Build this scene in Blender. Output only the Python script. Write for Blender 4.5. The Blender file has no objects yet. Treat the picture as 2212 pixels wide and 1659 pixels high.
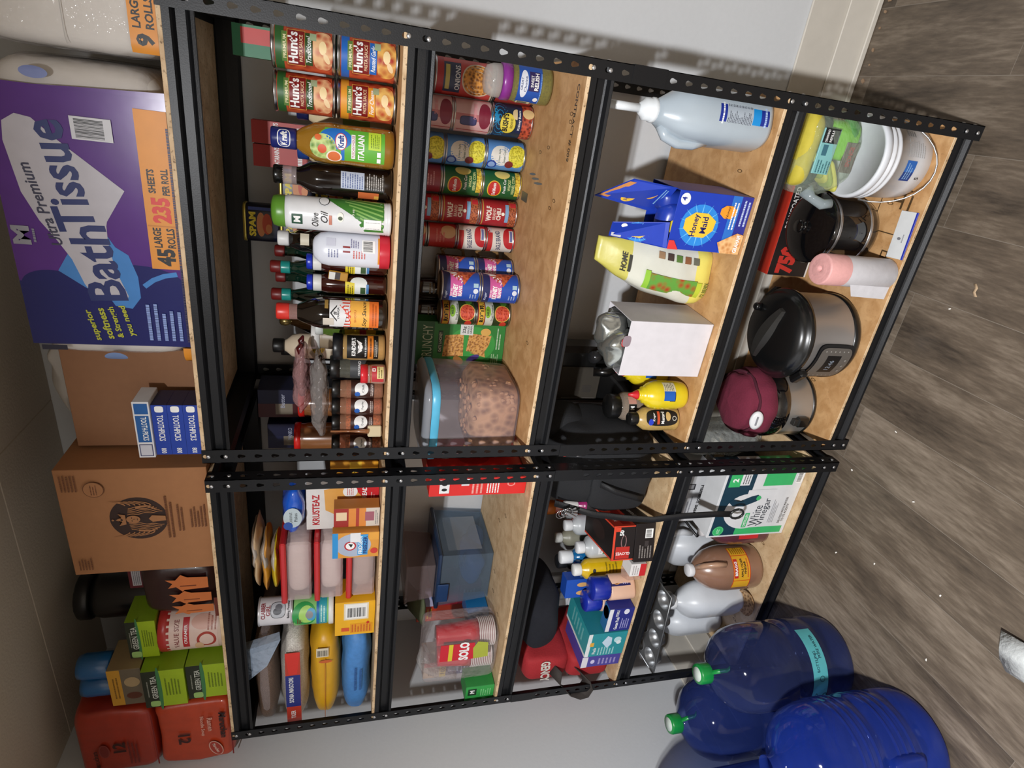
import bpy, math, random
from mathutils import Vector, Matrix, noise
sc = bpy.context.scene
COL = sc.collection
R = math.radians
PI = math.pi
# ---------------------------------------------------------------- camera, world, lights, exposure
CAM = Vector((-0.109, -1.316, 1.579))
def make_camera():
    yaw, pitch, roll = R(26.07), R(15.80), R(0.76)
    fw = Vector((-math.sin(yaw)*math.cos(pitch), math.cos(yaw)*math.cos(pitch), -math.sin(pitch)))
    ri = Vector((math.cos(yaw), math.sin(yaw), 0)); up = ri.cross(fw)
    r2 = math.cos(roll)*ri + math.sin(roll)*up; u2 = -math.sin(roll)*ri + math.cos(roll)*up
    cd = bpy.data.cameras.new('camera'); co = bpy.data.objects.new('camera', cd); COL.objects.link(co)
    m = Matrix((( -u2.x, r2.x, -fw.x, CAM.x), (-u2.y, r2.y, -fw.y, CAM.y), (-u2.z, r2.z, -fw.z, CAM.z), (0,0,0,1)))
    co.matrix_world = m                                   # the phone was held on its side
    cd.sensor_fit = 'HORIZONTAL'; cd.sensor_width = 36; cd.lens = 1281*36/2212; cd.clip_start = .02
    sc.camera = co
make_camera()
wd = bpy.data.worlds.new('world'); sc.world = wd; wd.use_nodes = True
wd.node_tree.nodes['Background'].inputs[0].default_value = (.55, .50, .45, 1)
wd.node_tree.nodes['Background'].inputs[1].default_value = .3
for i, y in enumerate((-2.06, -1.94)):                    # the two downward discs of the ceiling fitting behind the photographer
    ld = bpy.data.lights.new('ceiling_bulb', 'AREA'); ld.shape = 'DISK'; ld.size = .085; ld.energy = 66
    ld.color = (.97, .98, 1.0)
    lo = bpy.data.objects.new('ceiling_bulb', ld); lo.location = (-.39, y, 2.26); COL.objects.link(lo)
sc.view_settings.view_transform = 'Standard'; sc.view_settings.look = 'None'
sc.view_settings.exposure = 0.0; sc.view_settings.gamma = 1; sc.view_settings.use_curve_mapping = False
sc.cycles.use_denoising = True; sc.cycles.max_bounces = 7; sc.cycles.diffuse_bounces = 3
sc.cycles.glossy_bounces = 3; sc.cycles.transmission_bounces = 6; sc.cycles.transparent_max_bounces = 16
sc.cycles.caustics_reflective = False; sc.cycles.caustics_refractive = False
sc.cycles.sample_clamp_indirect = 4; sc.cycles.use_adaptive_sampling = True; sc.cycles.adaptive_threshold = .015

# ---------------------------------------------------------------- materials
def lin(h):
    h = h.lstrip('#'); o = []
    for i in (0, 2, 4):
        c = int(h[i:i+2], 16)/255; o.append(c/12.92 if c <= .04045 else ((c+.055)/1.055)**2.4)
    return o
_M = {}
def M(h, r=.5, me=0, bump=0, var=.10, s=30, tr=0, al=1, coat=0, sheen=0):
    k = (h, r, me, bump, var, s, tr, al, coat, sheen)
    if k in _M: return _M[k]
    m = bpy.data.materials.new('surface_'+h); m.use_nodes = True; nt = m.node_tree; b = nt.nodes['Principled BSDF']
    c = lin(h)
    tc = nt.nodes.new('ShaderNodeTexCoord'); nz = nt.nodes.new('ShaderNodeTexNoise'); nz.inputs['Scale'].default_value = s
    nz.inputs['Detail'].default_value = 3
    nt.links.new(tc.outputs['Object'], nz.inputs['Vector'])
    mx = nt.nodes.new('ShaderNodeMix'); mx.data_type = 'RGBA'
    mx.inputs[6].default_value = (*[x*(1-var) for x in c], 1); mx.inputs[7].default_value = (*[min(1, x*(1+var)) for x in c], 1)
    nt.links.new(nz.outputs[0], mx.inputs[0]); nt.links.new(mx.outputs[2], b.inputs['Base Color'])
    b.inputs['Roughness'].default_value = r; b.inputs['Metallic'].default_value = me
    b.inputs['Transmission Weight'].default_value = tr; b.inputs['Alpha'].default_value = al
    b.inputs['Coat Weight'].default_value = coat
    if bump:
        bp = nt.nodes.new('ShaderNodeBump'); bp.inputs['Strength'].default_value = bump; bp.inputs['Distance'].default_value = .002
        nt.links.new(nz.outputs[0], bp.inputs['Height']); nt.links.new(bp.outputs[0], b.inputs['Normal'])
    _M[k] = m; return m
def CL(h, a=.3, r=.12, bump=0):                          # clear plastic film or thin glass
    k = ('CL', h, a, r, bump)
    if k in _M: return _M[k]
    m = bpy.data.materials.new('clear_'+h); m.use_nodes = True; nt = m.node_tree; b = nt.nodes['Principled BSDF']
    c = lin(h); out = nt.nodes['Material Output']
    b.inputs['Base Color'].default_value = (*c, 1); b.inputs['Roughness'].default_value = r
    t = nt.nodes.new('ShaderNodeBsdfTransparent'); t.inputs[0].default_value = (*[x**.25 for x in c], 1)
    fr = nt.nodes.new('ShaderNodeLayerWeight'); fr.inputs[0].default_value = .35
    ma = nt.nodes.new('ShaderNodeMapRange'); ma.inputs[3].default_value = a; ma.inputs[4].default_value = min(1, a+.25)
    nt.links.new(fr.outputs['Facing'], ma.inputs[0])
    mx = nt.nodes.new('ShaderNodeMixShader'); nt.links.new(ma.outputs[0], mx.inputs[0])
    nt.links.new(t.outputs[0], mx.inputs[1]); nt.links.new(b.outputs[0], mx.inputs[2]); nt.links.new(mx.outputs[0], out.inputs[0])
    if bump:
        tc = nt.nodes.new('ShaderNodeTexCoord'); nz = nt.nodes.new('ShaderNodeTexNoise'); nz.inputs['Scale'].default_value = 45
        nt.links.new(tc.outputs['Object'], nz.inputs['Vector'])
        bp = nt.nodes.new('ShaderNodeBump'); bp.inputs['Strength'].default_value = bump; bp.inputs['Distance'].default_value = .01
        nt.links.new(nz.outputs[0], bp.inputs['Height']); nt.links.new(bp.outputs[0], b.inputs['Normal'])
    _M[k] = m; return m
def food(h1, h2, s=60, r=.5, bump=.5, vor=True, k3=None):     # printed picture or contents made of grains
    k = ('food', h1, h2, s, r, bump, vor)
    if k in _M: return _M[k]
    m = bpy.data.materials.new('grains_'+h1); m.use_nodes = True; nt = m.node_tree; b = nt.nodes['Principled BSDF']
    tc = nt.nodes.new('ShaderNodeTexCoord'); v = nt.nodes.new('ShaderNodeTexVoronoi' if vor else 'ShaderNodeTexNoise'); v.inputs['Scale'].default_value = s
    nt.links.new(tc.outputs['Object'], v.inputs['Vector'])
    rp = nt.nodes.new('ShaderNodeValToRGB'); rp.color_ramp.elements[0].color = (*lin(h1), 1); rp.color_ramp.elements[1].color = (*lin(h2), 1)
    rp.color_ramp.elements[0].position = .15 if vor else .4; rp.color_ramp.elements[1].position = .7 if vor else .6
    nt.links.new(v.outputs[0], rp.inputs[0]); nt.links.new(rp.outputs[0], b.inputs['Base Color']); b.inputs['Roughness'].default_value = r
    if bump:
        bp = nt.nodes.new('ShaderNodeBump'); bp.inputs['Strength'].default_value = bump; bp.inputs['Distance'].default_value = .002; bp.invert = True
        nt.links.new(v.outputs[0], bp.inputs['Height']); nt.links.new(bp.outputs[0], b.inputs['Normal'])
    _M[k] = m; return m
W_ = 'f2f2f0'; K_ = '141416'
def P(h, r=.45): return M(h, r)                         # printed ink / paper

# ---------------------------------------------------------------- mesh builder
class MB:
    def __init__(s): s.v = []; s.f = []; s.mi = []; s.sm = []; s.mats = []; s.k = 0
    def add(s, vs, fs, m, smooth=False):
        b = len(s.v); s.v += [tuple(v) for v in vs]
        if m not in s.mats: s.mats.append(m)
        i = s.mats.index(m)
        for f in fs: s.f.append(tuple(b+j for j in f)); s.mi.append(i); s.sm.append(smooth)
        return s
    def xf(s, mat, since=0):
        for i in range(since, len(s.v)): s.v[i] = tuple(mat @ Vector(s.v[i]))
        return s
    def mesh(s, name):
        me = bpy.data.meshes.new(name); me.from_pydata(s.v, [], s.f)
        for m in s.mats: me.materials.append(m)
        me.polygons.foreach_set('material_index', s.mi); me.polygons.foreach_set('use_smooth', s.sm)
        me.update(); return me
    def build(s, name, parent=None, label=None, loc=None):
        o = bpy.data.objects.new(name, s.mesh(name)); COL.objects.link(o); o.parent = parent
        if label: o['label'] = label
        if loc: o.location = loc
        return o
    # ---- solids
    def box(s, x0, x1, y0, y1, z0, z1, m, c=.0012):
        c = min(c, (x1-x0)/3, (y1-y0)/3, (z1-z0)/3); X = (x0, x1); Y = (y0, y1); Z = (z0, z1); vs = []; ix = {}
        for a in (0, 1):
            for b in (0, 1):
                for d in (0, 1):
                    sx = c if a == 0 else -c; sy = c if b == 0 else -c; sz = c if d == 0 else -c
                    ix[a, b, d] = len(vs)
                    vs += [(X[a], Y[b]+sy, Z[d]+sz), (X[a]+sx, Y[b], Z[d]+sz), (X[a]+sx, Y[b]+sy, Z[d])]
        F = []
        for a in (0, 1):
            q = [ix[a, 0, 0], ix[a, 1, 0], ix[a, 1, 1], ix[a, 0, 1]]; F.append(q[::-1] if a == 0 else q)
        for b in (0, 1):
            q = [ix[0, b, 0]+1, ix[1, b, 0]+1, ix[1, b, 1]+1, ix[0, b, 1]+1]; F.append(q if b == 0 else q[::-1])
        for d in (0, 1):
            q = [ix[0, 0, d]+2, ix[1, 0, d]+2, ix[1, 1, d]+2, ix[0, 1, d]+2]; F.append(q[::-1] if d == 0 else q)
        for a in (0, 1):
            for b in (0, 1):
                p, q = ix[a, b, 0], ix[a, b, 1]; F.append([p, p+1, q+1, q])
            for d in (0, 1):
                p, q = ix[a, 0, d], ix[a, 1, d]; F.append([p, p+2, q+2, q])
        for b in (0, 1):
            for d in (0, 1):
                p, q = ix[0, b, d], ix[1, b, d]; F.append([p+1, p+2, q+2, q+1])
        for k in ix.values(): F.append([k, k+1, k+2])
        return s.add(vs, F, m)
    def lathe(s, prof, m, n=40, sx=1, sy=1, e=2, cx=0, cy=0, cap=(1, 1), smooth=True, flute=0, fn=0, zf=None):
        vs = []; N = len(prof)
        for (r, z) in prof:
            for i in range(n):
                a = 2*PI*i/n; ca, sa = math.cos(a), math.sin(a)
                if e != 2:
                    ca = math.copysign(abs(ca)**(2/e), ca); sa = math.copysign(abs(sa)**(2/e), sa)
                q = r*(1+flute*math.cos(fn*a)) if fn else r
                vs.append((cx+q*sx*ca, cy+q*sy*sa, z))
        fs = []
        for j in range(N-1):
            for i in range(n):
                k = (i+1) % n; fs.append((j*n+i, j*n+k, (j+1)*n+k, (j+1)*n+i))
        if cap[0] and prof[0][0] > 1e-6: fs.append(tuple(range(n-1, -1, -1)))
        if cap[1] and prof[-1][0] > 1e-6: fs.append(tuple((N-1)*n+i for i in range(n)))
        return s.add(vs, fs, m, smooth)
    def tube(s, pts, r, m, n=8, flat=1.0):
        pts = [Vector(p) for p in pts]; vs = []; rr = r if isinstance(r, (list, tuple)) else [r]*len(pts); up = None
        for i, p in enumerate(pts):
            t = (pts[min(i+1, len(pts)-1)]-pts[max(i-1, 0)]).normalized()
            if up is None: up = Vector((0, 0, 1)) if abs(t.z) < .9 else Vector((1, 0, 0))
            a = t.cross(up).normalized(); b = a.cross(t); up = b
            for j in range(n):
                w = 2*PI*j/n; vs.append(p+a*math.cos(w)*rr[i]+b*math.sin(w)*rr[i]*flat)
        fs = [(i*n+j, i*n+(j+1) % n, (i+1)*n+(j+1) % n, (i+1)*n+j) for i in range(len(pts)-1) for j in range(n)]
        fs += [tuple(range(n-1, -1, -1)), tuple((len(pts)-1)*n+j for j in range(n))]
        return s.add(vs, fs, m, True)
    def blob(s, c, r, m, e=(2, 2), amp=0, fr=20, seed=0, n=36, k=22, pinch=0, flatz=None):
        # cushion-like closed body; e = exponents across / up, pinch = how much it narrows at the +-x ends
        vs = []
        for j in range(1, k):
            ph = -PI/2+PI*j/k; cp, sp = math.cos(ph), math.sin(ph)
            cp = abs(cp)**(2/e[1]); sp = math.copysign(abs(sp)**(2/e[1]), sp)
            for i in range(n):
                a = 2*PI*i/n; ca, sa = math.cos(a), math.sin(a)
                ca = math.copysign(abs(ca)**(2/e[0]), ca); sa = math.copysign(abs(sa)**(2/e[0]), sa)
                x, y, z = cp*ca, cp*sa, sp
                if pinch: w = 1-pinch*abs(x)**3; z *= w; y *= (1-.3*pinch*abs(x)**4)
                q = Vector((x*r[0], y*r[1], z*r[2]))
                if amp:
                    nv = noise.noise_vector(q*fr+Vector((seed*7.1, seed*3.3, seed))); q += nv*amp
                if amp: q = Vector([max(-r[j2], min(r[j2], q[j2])) for j2 in range(3)])
                vs.append(q+Vector(c))
        fs = [((j)*n+i, j*n+(i+1) % n, (j+1)*n+(i+1) % n, (j+1)*n+i) for j in range(k-2) for i in range(n)]
        fs += [tuple(range(n-1, -1, -1)), tuple((k-2)*n+i for i in range(n))]
        return s.add(vs, fs, m, True)
    def strip(s, pts, w, th, m, axis=(0, 1, 0)):           # flat strap along pts, width along axis
        a = Vector(axis)*w/2; vs = []; N = len(pts)
        for i, p in enumerate(pts):
            p = Vector(p); t = (Vector(pts[min(i+1, N-1)])-Vector(pts[max(i-1, 0)])).normalized(); nn = t.cross(Vector(axis)).normalized()*th/2
            vs += [p-a-nn, p+a-nn, p+a+nn, p-a+nn]
        fs = []
        for i in range(N-1):
            for j in range(4): fs.append((i*4+j, i*4+(j+1) % 4, (i+1)*4+(j+1) % 4, (i+1)*4+j))
        fs += [(3, 2, 1, 0), tuple((N-1)*4+j for j in range(4))]
        return s.add(vs, fs, m, True)

# ---------------------------------------------------------------- printing on surfaces
_TX = {}
def glyphs(txt, bold, shear):
    k = (txt, bold, shear)
    if k in _TX: return _TX[k]
    cu = bpy.data.curves.new('t', 'FONT'); cu.body = txt; cu.size = 1; cu.offset = bold; cu.shear = shear; cu.resolution_u = 2
    cu.align_x = 'CENTER'; cu.align_y = 'CENTER'; cu.fill_mode = 'FRONT'
    o = bpy.data.objects.new('t', cu); pass
    me = o.to_mesh()
    v = [(q.co.x, q.co.y) for q in me.vertices]; f = [tuple(p.vertices) for p in me.polygons]
    o.to_mesh_clear()
    bpy.data.objects.remove(o); bpy.data.curves.remove(cu)
    if v:
        x0 = min(a for a, b in v); x1 = max(a for a, b in v); y0 = min(b for a, b in v); y1 = max(b for a, b in v)
        v = [(a-(x0+x1)/2, b-(y0+y1)/2) for a, b in v]; r = (v, f, x1-x0, y1-y0)
    else: r = (v, f, 1, 1)
    _TX[k] = r; return r
class S:                                                # a printable surface: fn(u, v, off) -> xyz
    def __init__(s, mb, fn, seg=.006): s.mb = mb; s.fn = fn; s.k = 0; s.seg = seg; s.m = None
    def off(s): s.k += 1; return .0003+.00012*s.k
    def put(s, vs, fs, m, smooth=False):
        o = s.off(); s.mb.add([s.fn(u, v, o) for u, v in vs], fs, m, smooth)
    def rect(s, u0, v0, u1, v1, m, skew=0):
        if isinstance(m, str): m = P(m)
        n = max(1, int(math.ceil((u1-u0)/s.seg))); q = max(1, int(math.ceil((v1-v0)/.03)))
        vs = [(u0+(u1-u0)*i/n+skew*j/q, v0+(v1-v0)*j/q) for j in range(q+1) for i in range(n+1)]
        fs = [(j*(n+1)+i, j*(n+1)+i+1, (j+1)*(n+1)+i+1, (j+1)*(n+1)+i) for j in range(q) for i in range(n)]
        s.put(vs, fs, m, True)
    def poly(s, pts, m, rings=4, sub=1):
        if isinstance(m, str): m = P(m)
        pp = []
        for i, a in enumerate(pts):
            b = pts[(i+1) % len(pts)]; d = max(1, int(math.hypot(b[0]-a[0], b[1]-a[1])/.012)*sub)
            for j in range(d): pp.append((a[0]+(b[0]-a[0])*j/d, a[1]+(b[1]-a[1])*j/d))
        cx = sum(a for a, b in pp)/len(pp); cy = sum(b for a, b in pp)/len(pp); n = len(pp); vs = [(cx, cy)]
        for r in range(1, rings+1): vs += [(cx+(a-cx)*r/rings, cy+(b-cy)*r/rings) for a, b in pp]
        fs = [(0, 1+i, 1+(i+1) % n) for i in range(n)]
        for r in range(rings-1): fs += [(1+r*n+i, 1+(r+1)*n+i, 1+(r+1)*n+(i+1) % n, 1+r*n+(i+1) % n) for i in range(n)]
        s.put(vs, fs, m, True)
    def ell(s, u, v, a, b, m, n=24, rot=0, e=2):
        c, d = math.cos(rot), math.sin(rot); pts = []
        for i in range(n):
            t = 2*PI*i/n; x = math.copysign(abs(math.cos(t))**(2/e), math.cos(t))*a; y = math.copysign(abs(math.sin(t))**(2/e), math.sin(t))*b
            pts.append((u+x*c-y*d, v+x*d+y*c))
        s.poly(pts, m)
    def text(s, t, u, v, h, m, w=None, bold=.015, sh=0, rot=0):
        if isinstance(m, str): m = P(m)
        vs, fs, W, H = glyphs(t, bold, sh); ky = h/H; kx = (w/W) if w else ky; c, d = math.cos(rot), math.sin(rot)
        s.put([(u+a*kx*c-b*ky*d, v+a*kx*d+b*ky*c) for a, b in vs], fs, m)
    def line(s, pts, w, m):
        if isinstance(m, str): m = P(m)
        vs = []; N = len(pts)
        for i, p in enumerate(pts):
            a = pts[max(i-1, 0)]; b = pts[min(i+1, N-1)]; dx, dy = b[0]-a[0], b[1]-a[1]; L_ = math.hypot(dx, dy) or 1; ww = (w[0]+(w[1]-w[0])*i/(N-1) if isinstance(w, tuple) else w)/2
            vs += [(p[0]-dy/L_*ww, p[1]+dx/L_*ww), (p[0]+dy/L_*ww, p[1]-dx/L_*ww)]
        s.put(vs, [(2*i, 2*i+1, 2*i+3, 2*i+2) for i in range(N-1)], m)
    def bars(s, u0, v0, u1, v1, n, m, seed=1):          # rows of print too small to read
        if isinstance(m, str): m = P(m)
        rd = random.Random(seed); h = (v1-v0)/n; vs = []; fs = []
        for i in range(n):
            y = v1-(i+.75)*h; x = u0
            end = u1-(u1-u0)*rd.random()*.3
            while x < end-.001:
                w = min((.0015+.004*rd.random()), end-x); b = len(vs)
                vs += [(x, y), (x+w, y), (x+w, y+h*.45), (x, y+h*.45)]; fs.append((b, b+1, b+2, b+3)); x += w+.0009
        if fs: s.put(vs, fs, m)
    def barcode(s, u0, v0, u1, v1, seed=3, bg=W_, vert=False):
        s.rect(u0, v0, u1, v1, bg); rd = random.Random(seed); vs = []; fs = []; x = 0.08
        while x < .9:
            w = rd.choice((.015, .02, .035)); b = len(vs)
            if vert: q = [(u0+(u1-u0)*.1, v0+(v1-v0)*x), (u1-(u1-u0)*.25, v0+(v1-v0)*x), (u1-(u1-u0)*.25, v0+(v1-v0)*(x+w)), (u0+(u1-u0)*.1, v0+(v1-v0)*(x+w))]
            else: q = [(u0+(u1-u0)*x, v0+(v1-v0)*.2), (u0+(u1-u0)*(x+w), v0+(v1-v0)*.2), (u0+(u1-u0)*(x+w), v1-(v1-v0)*.1), (u0+(u1-u0)*x, v1-(v1-v0)*.1)]
            vs += q; fs.append((b, b+1, b+2, b+3)); x += w+rd.choice((.015, .025, .03))
        s.put(vs, fs, P(K_))
def FR(mb, y, x0=0, z0=0): return S(mb, lambda u, v, o: (x0+u, y-o, z0+v), .05)          # front face
def RT(mb, x, y0=0, z0=0): return S(mb, lambda u, v, o: (x+o, y0+u, z0+v), .05)          # right side, u runs away from the viewer
def LF(mb, x, y0=0, z0=0): return S(mb, lambda u, v, o: (x-o, y0-u, z0+v), .05)
def TP(mb, z, x0=0, y0=0): return S(mb, lambda u, v, o: (x0+u, y0+v, z+o), .05)          # top
def CY(mb, r, sy=1, a0=0, z0=0):
    def fn(u, v, o):
        q = r(v) if callable(r) else r
        a = u/(r(v) if callable(r) else r)+a0
        return ((q+o)*math.sin(a), -(q+o)*sy*math.cos(a), z0+v)
    return S(mb, fn, .005)

# ---------------------------------------------------------------- things
def tag(o, label, cat, group=None, kind=None):
    if label: o['label'] = label
    if cat: o['category'] = cat
    if group: o['group'] = group
    if kind: o['kind'] = kind
    return o
def thing(name, label, cat, loc, rz=0, group=None, rot=None):
    o = bpy.data.objects.new(name, None); COL.objects.link(o); o.location = loc; o.empty_display_size = .02
    o.rotation_euler = rot if rot else (0, 0, rz); return tag(o, label, cat, group)
def solo(name, mb, label, cat, loc, rz=0, group=None, rot=None, kind=None):
    o = mb.build(name); o.location = loc; o.rotation_euler = rot if rot else (0, 0, rz); return tag(o, label, cat, group, kind)
def struct(name, mb, label=None):
    o = mb.build(name); o['kind'] = 'structure'; o['label'] = label or name.replace('_', ' '); return o
def copy_tree(o, loc=None, rz=None, label=None, parent=None):
    c = o.copy(); COL.objects.link(c); c.parent = parent
    if loc: c.location = loc
    if rz is not None: c.rotation_euler = (0, 0, rz)
    if label: c['label'] = label
    for ch in o.children: copy_tree(ch, parent=c)
    return c
def face(x, y, k=1.0): return k*math.atan2(CAM.x-x, y-CAM.y)
STEEL = M('b9bbbd', .28, 1, var=.05); TIN = M('a9abac', .35, 1)
Z1, Z2, Z3, Z3B, Z4, Z5 = 1.9037, 1.4797, 1.0997, 1.0617, .6077, .0867

def can(name, label, x, y, z, r, h, base, des, rz=None, group=None, cat='can', lab=(.06, .94), paper=True, rim=STEEL):
    t = thing(name, label, cat, (x, y, z), face(x, y) if rz is None else rz, group)
    b = MB(); q = .0022
    b.lathe([(r*.9, .003), (r*.93, 0), (r, .0012), (r, .004), (r-q, .006), (r-q, h-.006), (r, h-.004), (r, h-.0012), (r*.95, h), (r*.92, h-.003), (0, h-.003)], rim)
    b.build('metal_body', t)
    l = MB(); s = CY(l, r-q+.0006)
    v0, v1 = h*lab[0], h*lab[1]
    l.lathe([(r-q+.0004, v0), (r-q+.0004, v1)], base if not isinstance(base, str) else P(base, .4), cap=(0, 0))
    des(s, r, h); l.build('paper_label', t)
    return t
def jar(name, label, x, y, z, r, h, glass, content, capm, caph, des=None, rz=None, group=None, cat='jar', neck=.8, fill=.85, base=None, lab=None, e=2, caplabel=None, capr=None):
    t = thing(name, label, cat, (x, y, z), face(x, y) if rz is None else rz, group)
    hb = h-caph; b = MB(); k = r*.15
    b.lathe([(r*.85, .001), (r*.97, .003), (r, .008), (r, hb-.02), (r*.95, hb-.01), (r*neck, hb-.003), (r*neck, hb+.004)], glass, e=e); b.build('jar_body', t)
    if content:
        c = MB(); c.lathe([(r*.8, .004), (r*.93, .006), (r*.94, .01), (r*.94, hb*fill), (0, hb*fill+.002)], content, e=e); c.build('contents', t)
    l = MB(); cr = capr or r*neck*1.08
    l.lathe([(cr, hb), (cr, h-.003), (cr*.94, h), (0, h-.001)], capm, n=48, flute=.012, fn=24); l.build('lid', t, caplabel)
    if des:
        g = MB(); s = CY(g, r+.0002)
        if lab: g.lathe([(r+.0003, lab[0]*h), (r+.0003, lab[1]*h)], P(base), cap=(0, 0))
        des(s, r, h); g.build('jar_label', t)
    return t
def bottle(name, label, x, y, z, prof, body, cap, capprof, des=None, sy=1, e=2, rz=None, group=None, lab=None, base=None, content=None, cat='bottle', capname='cap', capflute=.015, caplabel=None, extra=None, rlab=None):
    t = thing(name, label, cat, (x, y, z), face(x, y) if rz is None else rz, group)
    b = MB(); b.lathe(prof, body, sy=sy, e=e, n=44); b.build('bottle_body', t)
    if content:
        c = MB(); top = content[1]; pr = [(r*.93, max(q, .003)) for r, q in prof if q <= top]; pr.append((pr[-1][0], top)); c.lathe(pr, content[0], sy=sy, e=e); c.build('contents', t)
    c = MB(); c.lathe(capprof, cap, n=48, flute=capflute, fn=24 if capflute else 0); c.build(capname, t, caplabel)
    if des:
        g = MB(); rr = rlab or max(r for r, q in prof); s = CY(g, rr+.0002, sy)
        if lab: g.lathe([(rr+.0003, lab[0]), (rr+.0003, lab[1])], P(base), cap=(0, 0), sy=sy, e=e)
        des(s, rr); g.build('bottle_label', t)
    if extra: extra(t)
    return t
def carton(name, label, x, y, z, w, d, h, base, des, rz=0, group=None, cat='box', rot=None, c=.0012):
    # x, y = centre of the front bottom edge; front faces -y
    m = base if not isinstance(base, str) else P(base, .5)
    b = MB(); b.box(-w/2, w/2, 0, d, 0, h, m, c)
    if des: des(b, w, d, h)
    return solo(name, b, label, cat, (x, y, z), rz, group, rot)
# ---------------------------------------------------------------- room
def wallmat(h='d2d4d6', bump=.12, s=90):
    return M(h, .75, bump=bump, var=.03, s=s)
def floormat():
    m = bpy.data.materials.new('vinyl_planks'); m.use_nodes = True; nt = m.node_tree; b = nt.nodes['Principled BSDF']; N = nt.nodes.new; L = nt.links.new
    tc = N('ShaderNodeTexCoord'); mp = N('ShaderNodeMapping'); mp.inputs['Rotation'].default_value = (0, 0, PI/2); mp.inputs['Location'].default_value = (0, .069, 0)
    L(tc.outputs['Object'], mp.inputs[0])
    br = N('ShaderNodeTexBrick'); br.inputs['Scale'].default_value = 1; br.inputs['Brick Width'].default_value = 1.22; br.inputs['Row Height'].default_value = .187
    br.inputs['Mortar Size'].default_value = .0008; br.offset = .37; br.inputs['Color1'].default_value = (0, 0, 0, 1); br.inputs['Color2'].default_value = (1, 1, 1, 1); br.inputs['Mortar'].default_value = (.5, .5, .5, 1)
    L(mp.outputs[0], br.inputs['Vector'])
    m2 = N('ShaderNodeMapping'); m2.inputs['Scale'].default_value = (9, 1.6, 1); L(tc.outputs['Object'], m2.inputs[0])
    ad = N('ShaderNodeVectorMath'); ad.operation = 'ADD'; L(m2.outputs[0], ad.inputs[0])
    sp = N('ShaderNodeVectorMath'); sp.operation = 'SCALE'; sp.inputs[3].default_value = 7; L(br.outputs['Color'], sp.inputs[0]); L(sp.outputs[0], ad.inputs[1])
    n1 = N('ShaderNodeTexNoise'); n1.inputs['Scale'].default_value = 1.1; n1.inputs['Detail'].default_value = 8; n1.inputs['Roughness'].default_value = .7; L(ad.outputs[0], n1.inputs['Vector'])
    m3 = N('ShaderNodeMapping'); m3.inputs['Scale'].default_value = (60, 9, 1); L(tc.outputs['Object'], m3.inputs[0])
    n2 = N('ShaderNodeTexNoise'); n2.inputs['Scale'].default_value = 2; n2.inputs['Detail'].default_value = 4; L(m3.outputs[0], n2.inputs['Vector'])
    mx = N('ShaderNodeMix'); mx.inputs[0].default_value = .22; L(n1.outputs[0], mx.inputs[2]); L(n2.outputs[0], mx.inputs[3])
    rp = N('ShaderNodeValToRGB'); e = rp.color_ramp.elements; e[0].position = .34; e[0].color = (*lin('3c342c'), 1); e[1].position = .66; e[1].color = (*lin('8a7d6e'), 1)
    q = rp.color_ramp.elements.new(.5); q.color = (*lin('625649'), 1); L(mx.outputs[0], rp.inputs[0])
    m4 = N('ShaderNodeMix'); m4.data_type = 'RGBA'; L(br.outputs['Fac'], m4.inputs[0]); L(rp.outputs[0], m4.inputs[6]); m4.inputs[7].default_value = (*lin('7d7469'), 1)
    L(m4.outputs[2], b.inputs['Base Color']); b.inputs['Roughness'].default_value = .48
    bp = N('ShaderNodeBump'); bp.inputs['Strength'].default_value = .25; bp.inputs['Distance'].default_value = .001; L(n2.outputs[0], bp.inputs['Height']); L(bp.outputs[0], b.inputs['Normal'])
    return m
XL, XR, YF, YB, ZC = -2.135, 1.9, -3.4, .527, 2.42
WM = wallmat(); CM = wallmat('c4b8a6', .5, 140)
def plate(x0, x1, y0, y1, z0, z1, m): return MB().box(x0, x1, y0, y1, z0, z1, m, .0001)
struct('floor', plate(XL, XR, YF, YB, -.05, 0, floormat()), 'grey brown wood look plank floor')
struct('wall_back', plate(XL-.1, XR+.1, YB, YB+.1, -.05, ZC+.1, WM), 'white painted wall behind the racks')
struct('wall_left', plate(XL-.1, XL, YF, YB, -.05, ZC+.1, WM))
WD = wallmat('b3a899')
struct('wall_right', plate(XR, XR+.1, YF, YB, -.05, ZC+.1, WD))
struct('wall_front', plate(XL-.1, XR+.1, YF-.1, YF, -.05, ZC+.1, WD))
b = MB()                                                # ceiling of butted panels, seams showing
for q in ((XL, -1.08, .19, YB), (-1.08, XR, -1.03, YB), (XL, -1.08, YF, .19), (-1.08, XR, YF, -1.03)): b.box(q[0], q[1], q[2], q[3], ZC, ZC+.1, CM, .0025)
struct('ceiling', b, 'beige textured ceiling panels with seams')
b = MB(); bm_ = M('d5cfc4', .5, var=.05); tr_ = M('cfc9be', .5, var=.06)
b.box(XL, XR, YB-.009, YB, .0, .235, tr_, .003)
b.box(XL, XR, YB-.016, YB-.009, .0, .11, bm_, .004)
b.box(XL, XR, YB-.024, YB-.016, .0, .018, bm_, .004)
struct('baseboard_back', b, 'cream painted baseboard with worn lower edge')
b = MB(); b.box(XL, XL+.009, YF, YB-.024, 0, .235, tr_, .003); b.box(XL+.009, XL+.016, YF, YB-.024, 0, .11, bm_, .004); struct('baseboard_left', b)
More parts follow.
